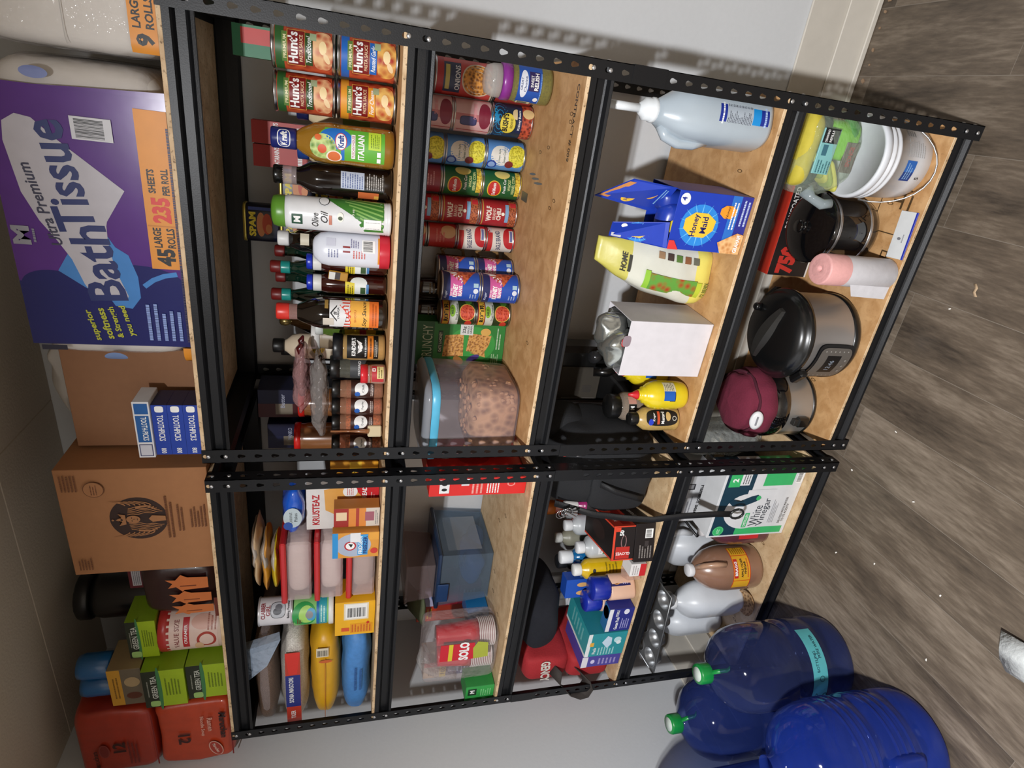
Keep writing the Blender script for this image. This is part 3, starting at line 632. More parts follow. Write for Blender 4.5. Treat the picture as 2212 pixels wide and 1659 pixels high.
for x, txt, h1, h2, lb in ((-.829, 'Chili', '4a150c', '7a2a18', 'spice jar labelled Chili Powder next to the red lidded jar'), (-.8785, 'Paprika', '7a220c', 'b8431c', 'spice jar labelled Paprika, second from the red lidded jar'),
                           (-.928, 'Crushed', '6a200c', 'd8763a', 'crushed red pepper jar with blue edged label, third from the red lidded jar'), (-.994, 'Red Pepper', '5a1c0e', 'd87a44', 'red pepper flake jar half behind the left post of the right rack')):
    jar('spice_jar', lb, x, .115, Z2, .0238, .130, CL('d8a080', .3), food(h1, h2, 320 if x > -.9 else 160), M('141414', .35), .021, gv(txt), neck=.93, capr=.0238, group='spice jars', rz=face(x, .115)*.75)
for i, (x, y, zt) in enumerate(((-1.058, .255, .235), (-.966, .30, .226))):
    jar('peanut_butter_jar', 'tall brown nut butter jar with flat red lid, ' + ('left one beside the post' if i == 0 else 'right one half under the chili bag'), x, y, Z2, .042, zt, M('8c5a34', .25, coat=.6), None, M('d8241c', .35), .017,
        lambda s, r, h: s.rect(-.04, .04, .04, .12, '7a3a20'), neck=.96, capr=.043)
# bags lying across the jars
b = MB(); b.blob((0, 0, 0), (.105, .05, .022), CL('d0a0a0', .34, .08, .8), e=(3, 2.2), amp=.012, fr=26, seed=5, pinch=.5); t = thing('chili_bag', 'clear bag of dried red chilies lying over the spice jars', 'bag', (-.820, .165, Z2+.205), 0)
b.build('clear_film', t); c = MB()
for i in range(16):
    rd = random.Random(i); x, y = (rd.random()-.5)*.16, (rd.random()-.5)*.06; c.tube([(x, y, 0), (x+.015, y+.006, .004), (x+.03, y+.002, -.002)], [.006, .009, .003], M('4a0e12', .25, coat=.5), n=6)
c.build('dried_chilies', t)
t = thing('pepper_bag', 'long clear bag with dark dried peppers lying on the jar lids below the red one', 'bag', (-.842, .112, Z2+.160), 0)
MB().blob((0, 0, 0), (.12, .045, .023), CL('b8b0ac', .30, .06, .9), e=(3, 2.2), amp=.012, fr=26, seed=9, pinch=.5).build('clear_film', t); c = MB()
for i in range(9):
    rd = random.Random(i+40); x, y = -.09+i*.02, (rd.random()-.5)*.03; c.tube([(x, y, 0), (x+.02, y+.008, .004), (x+.035, y-.002, -.004)], [.007, .011, .004], M('1c0c0a', .2, coat=.6), n=6)
c.build('dried_peppers', t)
# pastry brush hanging down in front
t = thing('pastry_brush', 'clear handled brush with cream bristle end in front of the red pepper jar', 'brush', (-.938, .082, Z2+.002), face(-.93, .08), rot=None)
MB().tube([(0, 0, .13), (0, 0, .08), (0, 0, .045), (0, 0, .034)], [.006, .0055, .012, .015], CL('c88a60', .45), n=10, flat=.5).build('handle', t); b = MB(); b.box(-.015, .015, -.004, .004, 0, .036, P('d9c9a4', .7), .003); b.build('bristles', t)
def dbx(txt, c1, c2):
    def d(b, w, dd, h):
        s = FR(b, 0); s.rect(-w/2, 0, w*.0, h, c1); s.rect(-w/2+.01, h*.72, 0, h*.86, '8a8070'); s.text(txt, w*.1, h*.8, .012, 'b0b4c8', w=w*.5)
    return d
carton('noodle_box', 'dark red and blue box in the shaded back corner by the rear post', -1.005, .36, Z2, .092, .1, .345, '15193a', dbx('Butter', '4a1416', 0), group=None)
carton('bread_crumb_box', 'dark blue PANKO box in the back corner, nearer the gap between the racks', -1.118, .36, Z2, .085, .1, .322, '14173a', dbx('PANKO', '1c2148', 0))
# ---------------------------------------------------------------- second shelf, left rack
def krust(b, w, d, h):
    s = FR(b, 0); s.rect(-w/2, 0, w/2, h, 'dedad6'); s.rect(-w*.1, 0, w/2, h*.32, 'c8282e'); s.poly([(-.04, h*.5), (-.01, h*.74), (.06, h*.76), (.075, h*.4), (.03, h*.22), (-.02, h*.3)], 'e0a452'); s.poly([(-.04, h*.5), (-.02, h*.32), (.0, h*.36), (-.015, h*.52)], 'f0d79c')
    s.text('KRUSTEAZ', -.008, h*.87, .020, 'b8222c', w=.105, bold=.03); s.text('CORNBREAD', .02, h*.2, .013, W_, w=.095, bold=.03); s.ell(.052, h*.4, .02, .02, W_); s.bars(.04, h*.35, .066, h*.45, 4, 'c85050'); s.bars(0, h*.05, .05, h*.12, 2, 'e8b0b0')
carton('cornbread_mix_box', 'KRUSTEAZ cornbread mix box with a golden square of cornbread on white', -1.200, .105, Z2, .152, .045, .197, 'd4d0cc', krust)
def grit(b, w, d, h):
    s = FR(b, 0); s.rect(-w/2, h*.0, w/2, h*.6, 'e8a32a'); s.rect(-w/2, h*.35, w/2, h*.6, 'f0c23a'); s.text('GRITS', .0, h*.53, .012, '3a2a10', w=.05); s.ell(.0, h*.4, .02, .012, 'c8421e'); s.text('W', -.01, h*.37, .012, 'b8222c')
carton('hominy_carton', 'orange and yellow carton partly hidden behind the right post of the left rack', -1.150, .175, Z2, .11, .05, .135, 'c88a24', grit)
def dough(b, w, d, h):
    s = FR(b, 0); s.rect(-w/2, h*.68, w/2, h, '9c2a24'); s.rect(-w*.15, h*.72, w*.3, h*.95, 'e2c8a4'); s.rect(-w/2, h*.2, w/2, h*.68, 'd8863a'); s.rect(-w/2, h*.45, w/2, h*.52, 'a83a2c'); s.rect(-w/2, 0, w/2, h*.3, 'cfc4b8'); s.rect(-w*.2, h*.12, w*.3, h*.32, '9c5a68'); s.bars(-w*.4, .004, w*.4, h*.1, 2, '6a6a70')
carton('baking_soda_box', 'small red and tan baking soda box turned sideways, right of the fridge freezer box', -1.185, .035, Z2, .062, .045, .122, 'c07a3a', dough)
def frz(b, w, d, h):
    s = FR(b, 0); s.rect(-w/2, 0, w/2, h, 'd8953a'); s.ell(0, h*.55, w*.46, h*.38, 'a9b4c8'); s.rect(-w/2, h*.88, w/2, h, '2d8fd0'); s.ell(-.002, h*.62, .016, .016, 'b8222c'); s.ell(-.002, h*.62, .012, .012, W_); s.poly([(-.008, h*.6), (.006, h*.66), (.004, h*.56)], K_)
    s.rect(-w*.4, h*.24, w*.42, h*.46, '3c9ad8'); s.text('FRIDGE-N', .0, h*.40, .011, W_, w=w*.7, bold=.03); s.text('FREEZER', 0, h*.295, .011, '1c2f6c', w=w*.7, bold=.03); s.rect(w*.2, 0, w*.5, h*.22, 'e0a040'); s.ell(-w*.25, h*.1, .01, .01, 'c8382e'); s.rect(.012, h*.4, w/2, h*.62, 'e4e4e6')
carton('freezer_box', 'blue and orange FRIDGE-N-FREEZER baking soda box standing in front of the zip bags', -1.268, .018, Z2, .088, .03, .125, 'c8863a', frz)
t = thing('coconut_bag', 'shiny blue bag of Coconut Flakes with white oval, lying on the cornbread box', 'bag', (-1.195, .12, Z2+.230), 0)
b = MB(); b.blob((0, 0, 0), (.082, .055, .030), M('1c5ac8', .18, bump=.8, s=40, coat=.8), e=(3.2, 2.4), amp=.008, fr=22, seed=2, pinch=.4); s = S(b, lambda u, v, o: (u, -.057-o+.15*u*u*6, v), .01)
s.ell(-.005, 0, .033, .024, 'b8c6cc'); s.text('Coconut', -.005, .006, .010, K_, w=.038, bold=.0); s.text('Flakes', -.003, -.008, .009, K_, w=.028, bold=.0); s.ell(-.032, .012, .014, .012, '2a4fa0')
b.build('bag_body', t)
# white zip bags of flour with red sliders
CLW = CL('e8dcdc', .35, .12, .6)
for i, (z, top, lb) in enumerate(((.0, .088, 'lowest of three clear bins of flour, with tan flour and red rim'), (.092, .085, 'middle of three stacked flour bags with red zip edge'), (.180, .088, 'top one of three stacked white flour bags with red zip edge'))):
    t = thing('flour_container', lb, 'food container', (-1.395, .06, Z2+z), 0, 'flour containers')
    b = MB(); b.blob((0, .13, top*.46), (.105, .125, top*.43), M('d9d0c8' if i else 'a8988a', .5, bump=.5, s=25), e=(4, 3.4), amp=.004, fr=25, seed=i); b.build('flour', t)
    b = MB(); b.box(-.108, .108, .0005, .262, top*.05, top*.80, CL('e8d4d4', .28, .12, .35), .006); b.build('clear_bin', t)
    b = MB(); b.box(-.112, .112, -.006, .268, top*.80, top*.985, M('c4242a', .3, coat=.5), .004); b.build('red_rim', t, 'red lid rim')
for i, (x, z, c, w) in enumerate(((-1.400, .281, 'd6bd2a', .088), (-1.405, .308, 'd99a3c', .108), (-1.385, .335, 'cdb089', .125))):
    t = thing('snack_bag', ('yellow tailed snack bag lying lowest on the flour bins', 'orange backed snack bag lying in the middle of the pile', 'topmost pale snack bag of the pile, under the beam')[i], 'bag', (x, .14+.012*i, Z2+z), 0)
    MB().blob((0, 0, 0), (w, .075, .0125), M(c, .28, bump=.6, s=40, coat=.4), e=(2.6, 2), amp=.007, fr=24, seed=i+11, pinch=.85).build('bag_body', t)
    MB().blob((.25*w, -.004, .005), (w*.62, .071, .0115), M('bdb4aa', .25, bump=.7, s=50, coat=.5), e=(2.6, 2), amp=.006, fr=26, seed=i+21, pinch=.8).build('clear_front', t)
# tins
def clab(s, r, h):
    s.text('CLABBER', .0, h*.84, .012, '8c2430', w=.048, bold=.03); s.text('GIRL', .0, h*.70, .012, '8c2430', w=.03, bold=.03); s.ell(0, h*.42, .024, .021, K_, e=3); s.ell(0, h*.42, .0225, .0195, 'b8bcc4', e=3); s.ell(-.004, h*.44, .01, .012, '4a4c54'); s.ell(.008, h*.4, .009, .01, '6a6c74'); s.text('Baking Powder', 0, h*.12, .009, K_, w=.052)
can('baking_powder_can', 'white Clabber Girl baking powder can on top of the green and yellow cartons', -1.573, .10, Z2+.238, .043, .098, 'd9d7dc', clab, rim=M('d8d8dc', .3, .6))
t = thing('corn_starch_tub', 'round green and blue starch tub with white lid, lying between tin and yellow box', 'tub', (-1.578, .10, Z2+.121), face(-1.578, .1)*.5)
b = MB(); b.lathe([(.045, .001), (.047, .003), (.047, .015), (.0445, .017), (.045, .113), (.043, .115)], M('8fcf7a', .4)); s = CY(b, .0452)
s.rect(-.05, .02, .05, .045, '2fa0b0'); s.rect(-.05, .042, .05, .05, '1c6ab0'); s.ell(0, .085, .040, .034, '2c9a4a'); s.ell(0, .078, .028, .022, 'a9d86a'); s.ell(.0, .065, .02, .014, '4aa0c8'); s.ell(0, .07, .012, .011, '8a8c90'); s.bars(-.03, .092, -.008, .106, 3, '7a3a1c'); s.bars(-.03, .024, .03, .04, 2, 'c8f0e8')
b.build('tub_body', t); MB().lathe([(.0472, .0005), (.0488, .002), (.0488, .014), (.0472, .0155)], P('e6e6e4')).build('lid', t, 'white lid')
def yb(b, w, d, h):
    s = FR(b, 0); s.rect(-w/2, 0, w/2, h, 'efb31c'); s.rect(-.005, h*.16, .062, h*.78, 'e3d9c0'); s.barcode(0, h*.2, .058, h*.74, vert=True); s.rect(-w*.44, h*.05, -w*.16, h*.62, 'e39a1c'); s.rect(-w*.38, h*.64, -w*.27, h*.84, 'd8562a'); s.bars(-w*.42, h*.08, -w*.18, h*.6, 7, 'c85a1c'); s.poly([(-.026, .02), (-.02, .014), (-.014, .02), (-.02, .026)], 'c8281c')
carton('cracker_box', 'bright yellow carton with barcode on the board under the green tub', -1.577, .045, Z2, .135, .1, .117, 'eaae1c', yb)
# long bags of rice and sugar, stacked with the narrow end outward
def longbag(name, lb, z, h, m, seed, des=None, amp=.008, w=.195, e=(5.5, 3.2), y=.215, extra=None, x=-1.845):
    t = thing(name, lb, 'bag', (x, y, Z2+z), 0)
    b = MB(); b.blob((0, 0, h/2), (w, .17, h/2-.0005), m, e=e, amp=amp, fr=16, seed=seed, pinch=.1, n=48, k=26)
    b.build('bag_body', t)
    if des: g = MB(); des(S(g, lambda u, v, o: (u, -.1725-amp*.5-o+1.2*abs(u)**3, h/2+v), .02), h); g.build('printed_label', t)
    if extra: extra(t)
    return t
longbag('blue_bag', 'blue paper wrapped bag on the board, lowest of the four long bags', 0, .098, M('4a86c8', .55, bump=.5, s=70, var=.2), 1, lambda s, h: s.bars(-.05, -.02, .06, .012, 2, '2a5a98'))
longbag('yellow_bag', 'yellow sewn bag with barcode, second from the bottom of the long bags', .100, .095, M('dba51e', .4, bump=.4, s=40), 2,
        lambda s, h: (s.rect(-.17, -.003, .11, -.001, 'b86a1c'), s.barcode(.12, -.012, .155, .024, bg='d8ceb8', vert=True), s.ell(.1, -.003, .006, .02, 'c8622a')))
longbag('rice_bag', 'clear bag of rice with red and navy SONA MASOORI label', .197, .088, food('a8a098', 'd9d4cc', 380, .4, .3), 3,
        lambda s, h: (s.rect(-.17, -.022, .15, .022, 'c03a28'), s.rect(-.09, -.0215, .055, .0225, '262f7c'), s.text('SONA MASOORI', -.012, .006, .014, W_, w=.115), s.text('TIGER', -.13, .002, .014, W_, w=.04), s.poly([(.06, -.012), (.15, -.022), (.15, .022), (.06, .012)], 'd8342a')),
        extra=lambda t: MB().blob((0, 0, .044), (.200, .175, .0438), CL('e4dcdc', .18, .08, .5), e=(4.5, 2.8), amp=.008, fr=16, seed=3, pinch=.25).build('clear_film', t))
longbag('lentil_bag', 'clear bag of brown lentils, uppermost of the four long bags', .288, .072, food('4a3a30', '7c6556', 420, .4, .3), 4,
        extra=lambda t: (MB().blob((0, 0, .036), (.198, .172, .0358), CL('d8cccc', .15, .08, .5), e=(4.5, 2.8), amp=.008, fr=16, seed=4, pinch=.25).build('clear_film', t)), w=.19)
b = MB(); b.add([(0, 0, 0), (.13, .0, .0), (.16, .0, -.095), (.06, -.004, -.055), (0, .03, .004), (.13, .03, .004), (.16, .03, -.09)], [(0, 1, 2, 3), (0, 4, 5, 1), (1, 5, 6, 2)], CL('c4d4e8', .4, .1, .8), True)
b.add([(0, .001, -.0008), (.13, .001, -.0008), (.16, .001, -.0958), (.06, -.003, -.0558)], [(3, 2, 1, 0)], CL('c4d4e8', .4, .1, .8))
solo('plastic_sleeve', b, 'crinkled clear plastic flap hanging over the ends of the long bags by the tin', 'plastic', (-1.775, .025, Z2+.366), 0)
# ---------------------------------------------------------------- top shelf, right rack
PAPER = M('e4e0d8', .7, bump=.3, s=60, var=.04)
def tp_pack(x, label, w, front):
    t = thing('bath_tissue_pack', label, 'toilet paper', (x, .030, Z1), 0, 'bath tissue packs')
    h = .305; D = .40; g = MB(); n = 5
    b = MB(); b.blob((0, D/2, h/2), (w/2-.004, D/2-.004, h/2-.004), PAPER, e=(9, 7), n=48, k=24); b.build('tissue_rolls', t)
    f = MB(); FM = M('5a2f86', .22, coat=.7, bump=.15, s=8, var=.25); NV = M('1b2468', .22, coat=.7, bump=.15, s=8)
    def pr(u, v, o):                                    # the wrapped front, gently rounded at the sides
        a = max(0, abs(u)-(w/2-.03)); return (u if abs(u) < w/2-.03 else math.copysign(w/2-.03+.03*math.sin(min(a/.03, 1.5)), u), -.0015-o+.03*(1-math.cos(min(a/.03, 1.5))), v)
    s = S(f, pr, .012)
    if front:
        x0, x1 = -w/2+.042, w/2-.052
        L_ = x1-x0; q_ = lambda pts: [(x0+u*L_, v*h) for u, v in pts]; LB = M('4a8ad0', .25, coat=.6); GY = M('c3c0c8', .25, coat=.6); INK = '1d2a66'
        s.rect(x0, .0, x1, h-.006, FM); s.rect(x0, 0, x0+.27*L_, h-.006, NV); s.ell(x0+.27*L_, h*.30, .045, h*.30, NV); s.ell(x0+.26*L_, h*.80, .03, h*.17, NV)
        s.line(q_([(.27, .26), (.30, .20), (.32, .13), (.33, .05)]), .010, LB)
        s.poly(q_([(.50, .46), (.43, .40), (.40, .33), (.31, .29), (.22, .29), (.17, .35), (.18, .45), (.24, .50), (.4, .5)]), LB); s.poly(q_([(.32, .75), (.25, .60), (.33, .60), (.39, .68)]), LB)
        s.poly(q_([(.80, .905), (.867, .89), (.896, .82), (.888, .74), (.818, .62), (.655, .30), (.575, .38), (.53, .425), (.513, .432), (.45, .437), (.4, .435), (.40, .68), (.517, .80), (.62, .867)]), GY)
        s.poly(q_([(.45, .437), (.338, .42), (.226, .363), (.205, .375), (.215, .50), (.221, .575), (.27, .612), (.37, .66), (.45, .73)]), GY)
        s.text('Bath', x0+.352*L_, h*.515, .070, INK, w=.158, bold=.022, sh=.1, rot=.15); s.text('Tissue', x0+.685*L_, h*.645, .068, INK, w=.200, bold=.022, sh=.1, rot=.17)
        s.text('Ultra Premium', x0+.575*L_, h*.775, .020, '3a3a50', w=.155, bold=.02, sh=.2, rot=.21)
        s.text('M', x0+.455*L_, h*.915, .030, '9a9aa4', w=.036, bold=.05); s.bars(x0+.43*L_, h*.83, x0+.485*L_, h*.86, 1, '8a8a98')
        for i, q in enumerate(('superior', 'softness', '& Strength', 'you need')): s.text(q, x0+.045+.004*i, h*(.60-.07*i), .015, 'b9bc3a', w=.07, bold=.03, sh=.1, rot=.18)
        s.rect(x0+.175, .004, x1-.02, h*.195, 'e0902a'); s.rect(x0+.262, .006, x0+.265, h*.19, 'c87a20'); s.text('45', x0+.2, h*.10, .034, K_, w=.036, bold=.05); s.text('LARGE', x0+.24, h*.14, .015, K_, w=.04, bold=.03); s.text('ROLLS', x0+.24, h*.06, .015, K_, w=.04, bold=.03)
        s.text('235', x0+.295, h*.10, .034, 'd8342a', w=.05, bold=.05); s.text('SHEETS', x0+.35, h*.14, .013, K_, w=.045, bold=.03); s.text('PER ROLL', x0+.35, h*.06, .013, K_, w=.05, bold=.03)
        s.barcode(x1-.085, h*.32, x1-.045, h*.54, bg='cfcfd4'); s.bars(x0+.015, h*.04, x0+.10, h*.28, 5, '8aa0d8'); s.bars(x0+.012, .001, x1-.03, h*.035, 1, '302850')
        s.ell(x1+.02, h*.68, .010, .022, '7a86b8'); s.ell(x0-.03, h*.50, .014, .022, '7a92c0'); s.rect(x0-.012, h*.78, x0-.001, h*.93, '2a2a3a'); s.rect(x0-.055, 0, x0-.002, h*.06, 'e0902a'); s.text('9', x0-.045, h*.03, .014, K_)
        s.poly([(x1, .0), (x1+.012, 0), (x1+.004, h*.5), (x1, h*.7)], FM)
    else:
        s.rect(-w/2+.012, .0, w/2-.03, h*.16, 'e0902a'); s.text('9', -w/2+.035, h*.08, .030, K_, w=.02, bold=.05); s.text('LARGE', -w/2+.078, h*.12, .014, K_, w=.05, bold=.03); s.text('ROLLS', -w/2+.078, h*.05, .014, K_, w=.05, bold=.03)
        s.ell(-w/2+.10, h*.86, .026, .034, '3a5a9c'); s.text('Bath', -w/2+.10, h*.87, .022, W_, w=.04, sh=.2)
        s.rect(-w/2+.01, h*.49, w/2-.03, h*.495, 'b4b0aa')
    f.build('printed_front', t)
    c = MB(); c.blob((0, D/2, h/2), (w/2, D/2+.001, h/2), CL('f0ecec', .12, .05, .9), e=(8, 6), amp=.004, fr=30, seed=4, n=60, k=30); c.build('clear_wrap', t)
    return t
tp_pack(-.432, 'huge purple and blue pack of Bath Tissue, 45 large rolls, on the top shelf', .592, 1)
tp_pack(-.020, 'second white tissue pack at the right end of the top shelf, cut by the frame', .215, 0)
KRAFT = M('94694a', .75, bump=.1, s=50, var=.08); KRAFT2 = M('a37048', .75, bump=.1, s=50, var=.08)
def kb(b, w, d, h):
    s = FR(b, 0); s.rect(-w/2, h*.0+.001, w/2, h*.002+.001, '7a5236'); s = RT(b, w/2)
carton('cardboard_box', 'plain brown cardboard box between the tissue pack and the coffee logo box', -.868, .125, Z1, .262, .34, .300, KRAFT, kb)
def sb(b, w, d, h):
    s = FR(b, 0); ink = '6a4028'; dk = M('33201a', .7)
    KR = M('a37048', .75); cx_, cy_ = .012, h*.50; s.ell(cx_, cy_, .064, .064, dk, n=40)
    for sg in (-1, 1):
        for q in range(5):                              # long wavy hair
            s.line([(cx_+sg*(.013+q*.0052+.006*(t/9)+.0016*math.sin(t*1.3+q)), cy_+.024-.0065*t-.001*q) for t in range(13-q)], .0022, KR)
        for q in range(6):                              # fins at the sides
            s.line([(cx_+sg*(.042+.0032*t), cy_-.030+q*.011+.0022*t*t) for t in range(5)], (.0034, .0012), KR)
        s.line([(cx_+sg*.030, cy_-.040), (cx_+sg*.040, cy_-.022), (cx_+sg*.036, cy_+.004)], (.003, .006), KR)
        s.ell(cx_+sg*.052, cy_+.037, .004, .004, KR, n=10, rot=.7, e=1)
    s.poly([(cx_-.007, cy_-.060), (cx_-.010, cy_-.030), (cx_, cy_-.022), (cx_+.010, cy_-.030), (cx_+.007, cy_-.060)], KR)
    s.ell(cx_, cy_+.012, .0115, .0155, KR); s.ell(cx_-.0045, cy_+.015, .0022, .0011, dk, n=8); s.ell(cx_+.0045, cy_+.015, .0022, .0011, dk, n=8); s.line([(cx_, cy_+.013), (cx_+.0008, cy_+.007)], .0010, dk); s.line([(cx_-.003, cy_+.003), (cx_+.003, cy_+.003)], .0012, dk)
    s.poly([(cx_-.014, cy_+.028), (cx_-.018, cy_+.044), (cx_-.008, cy_+.038), (cx_, cy_+.050), (cx_+.008, cy_+.038), (cx_+.018, cy_+.044), (cx_+.014, cy_+.028)], KR); s.ell(cx_, cy_+.037, .0032, .0032, dk, n=5); s.ell(cx_, cy_+.056, .003, .003, KR, n=5)
    s.bars(-.05, h*.26, .09, h*.32, 2, ink, 3); s.bars(-.03, h*.19, .06, h*.24, 2, ink, 4); s.bars(-.02, h*.03, .05, h*.15, 5, ink, 5); s.bars(-.14, h*.86, -.10, h*.96, 5, ink, 6); s.bars(.10, h*.86, .15, h*.97, 5, ink, 7)
    s.ell(.105, h*.76, .022, .022, ink, n=28); s.ell(.105, h*.76, .0205, .0205, KRAFT2, n=28); s.bars(.09, h*.735, .12, h*.785, 3, ink, 8)
carton('cardboard_box', 'brown cardboard box printed with a round black siren logo on the top shelf', -1.168, .035, Z1, .318, .40, .325, KRAFT2, sb)
# tooth pick boxes: three blue flat ones and a white rimmed one on top
def tpk(b, w, d, h):
    s = FR(b, 0); s.rect(-w/2, 0, w/2, h, '1f3fa0'); s.text('TOOTHPICKS', .006, h*.5, .013, W_, w=w*.52, rot=PI); s.text('800', -w*.42, h*.5, .011, W_, w=w*.11, rot=PI); s.ell(w*.42, h*.5, .008, .009, W_, e=4)
    s = RT(b, w/2); s.rect(0, 0, d, h, '232a4c')
for i in range(3):
    carton('toothpick_box', ('bottom', 'middle', 'third')[i]+' blue flat TOOTHPICKS box of the stack, counted upward', -.893, .018, Z1+i*.0325, .132, .075, .032, '20409c', tpk, group='toothpick boxes')
def tpw(b, w, d, h):
    s = FR(b, 0); s.rect(-w/2, 0, w/2, h, 'dcdcde'); s.rect(-.032, .003, .038, h-.003, '1f5a9c'); s.rect(.042, .003, w/2-.004, h-.003, '1f5a9c'); s.text('TOOTH-PICKS', .004, h*.42, .012, W_, w=.062, rot=PI); s.rect(-w/2+.004, .003, -.037, h-.003, '4a4c70'); s.rect(-w/2+.006, .005, -.039, h-.005, 'c8c8d0')
carton('toothpick_box', 'white edged TOOTH-PICKS box on top of the blue toothpick stack', -.888, .010, Z1+.098, .146, .075, .0335, 'd4d6da', tpw)
b = MB(); b.blob((0, 0, 0), (.125, .06, .035), M('c9c6c2', .5, bump=.8, s=25), e=(2.6, 2), amp=.022, fr=14, seed=8, pinch=.3)
solo('plastic_bag', b, 'crumpled white plastic bag lying on top of the plain cardboard box', 'bag', (-.855, .27, Z1+.345), 0, rot=(0, .04, 0))
# ---------------------------------------------------------------- top shelf, left rack
t = thing('snack_pack', 'dark maroon pack printed with orange leaf shapes beside the logo box', 'snack bag', (-1.44, .06, Z1), 0)
b = MB(); b.blob((0, .12, .105), (.098, .115, .106), M('2a1010', .35, bump=.3, s=30, coat=.4), e=(5, 4), amp=.006, fr=16, seed=2, n=44); b.build('pack_body', t)
g = MB(); s = S(g, lambda u, v, o: (u, -.0025-o, v), .02); OR = P('c8703a'); 
for q in ((.04, .03, 1), (-.012, .025, .8), (-.055, .022, .7)):
    s.poly([(q[0]-.02*q[2], q[1]), (q[0]-.024*q[2], q[1]+.06), (q[0]-.03*q[2], q[1]+.065), (q[0]-.012, q[1]+.08), (q[0]-.016, q[1]+.1), (q[0], q[1]+.088), (q[0]+.014, q[1]+.105), (q[0]+.012, q[1]+.08), (q[0]+.03*q[2], q[1]+.066), (q[0]+.02*q[2], q[1]+.05), (q[0]+.018*q[2], q[1])], OR)
    s.rect(q[0]-.012*q[2], q[1]+.03, q[0]-.008*q[2], q[1]+.07, '7a3a1c')
s.rect(-.09, .0, -.02, .02, '6a2a1c'); g.build('printed_front', t)
def fx(b, w, d, h): s = FR(b, 0); s.rect(-w/2+.01, h*.3, w/2-.01, h*.8, 'b8b4b8'); s.bars(-w/2+.014, h*.34, w/2-.014, h*.76, 4, '5a5a60')
carton('maroon_box', 'flat maroon box with silver sticker on top of the leaf printed pack', -1.445, .16, Z1+.215, .115, .12, .045, '5a1420', fx)
# value size jar
def vs(s, r, h):
    s.rect(-.07, .02, .07, .155, 'e0c4b8'); s.text('VALUE SIZE', -.0, .128, .013, '7a2a2c', w=.09); s.rect(-.045, .095, .05, .112, 'b8262c'); s.text('CREAMER', 0, .104, .008, W_, w=.06); s.ell(-.02, .05, .026, .026, 'a83a30'); s.ell(-.02, .05, .019, .019, 'e0c4b8'); s.ell(.035, .06, .022, .03, 'd8a898'); s.bars(.01, .022, .06, .05, 3, 'a86a5a'); s.ell(-.045, .07, .018, .012, 'd8b08a')
jar('creamer_jar', 'cream coloured VALUE SIZE jar with red lid below a green tea carton', -1.622, .125, Z1, .070, .178, M('dcc3b2', .35), None, M('b0302c', .35), .030, vs, neck=.98, capr=.071, rz=.35)
def gtea(b, w, d, h):
    s = FR(b, 0); s.rect(-w/2, 0, w/2, h, '9cb81e'); s.rect(-w/2, h*.64, w/2, h, '23291c'); s.ell(0, h*.62, w*.6, h*.06, '3f7a4a'); s.rect(-w/2, h*.66, w/2, h*.98, '23291c'); s.text('GREEN TEA', .008, h*.74, .015, 'c8ccc0', w=w*.62); s.bars(-w*.2, h*.86, w*.25, h*.92, 1, '8a8c80'); s.bars(-w*.2, h*.12, w*.3, h*.5, 5, '6a8014'); s.ell(-w*.4, h*.76, .012, .013, '9ac070', e=4)
    s = RT(b, w/2); s.rect(0, 0, d, h, '7c9a1a')
for x, y, z, w, lb in ((-1.767, .035, 0, .138, 'GREEN TEA carton standing on the board, lower of the left pair'), (-1.772, .030, .1135, .150, 'GREEN TEA carton stacked on another beside the red noodle packs'), (-1.617, .075, .1825, .140, 'GREEN TEA carton lying on the creamer jar')):
    carton('green_tea_carton', lb, x, y, Z1+z, w, .09 if z < .15 else .1, .110 if z < .15 else .075, '93b01c', gtea, group='green tea cartons')
t = thing('black_canister', 'large black plastic canister standing at the back behind the green tea cartons', 'canister', (-1.665, .32, Z1), 0)
MB().lathe([(.06, .001), (.072, .005), (.074, .02), (.074, .39), (.066, .42)], M('0e0e10', .3, coat=.4)).build('canister_body', t); MB().lathe([(.070, .418), (.075, .422), (.075, .452), (.068, .458), (0, .459)], M('121214', .4), flute=.01, fn=24).build('lid', t)
def tn(b, w, d, h): s = FR(b, 0); s.rect(-w/2, 0, w/2, h, '6a5f4e'); s.rect(-w/2, h*.62, w/2, h, 'c8922e'); s.bars(-w*.3, h*.7, w*.3, h*.9, 2, '7a5418'); s.ell(-w*.25, h*.3, .014, .02, '5a3020'); s.ell(.02, h*.3, .02, .02, 'a8906a')
carton('cocoa_box', 'small orange and brown box on top of the green tea stack', -1.768, .045, Z1+.228, .145, .11, .085, '8a7450', tn)
t = thing('blue_tub', 'two lobed blue plastic tub on top of the small orange and brown box', 'tub', (-1.766, .10, Z1+.3145), 0)
for sx in (-.036, .036): MB().lathe([(.034, .001), (.037, .004), (.037, .07), (.033, .085), (0, .088)], M('1d5f98', .3, coat=.5), cx=sx).build('tub_half', t)
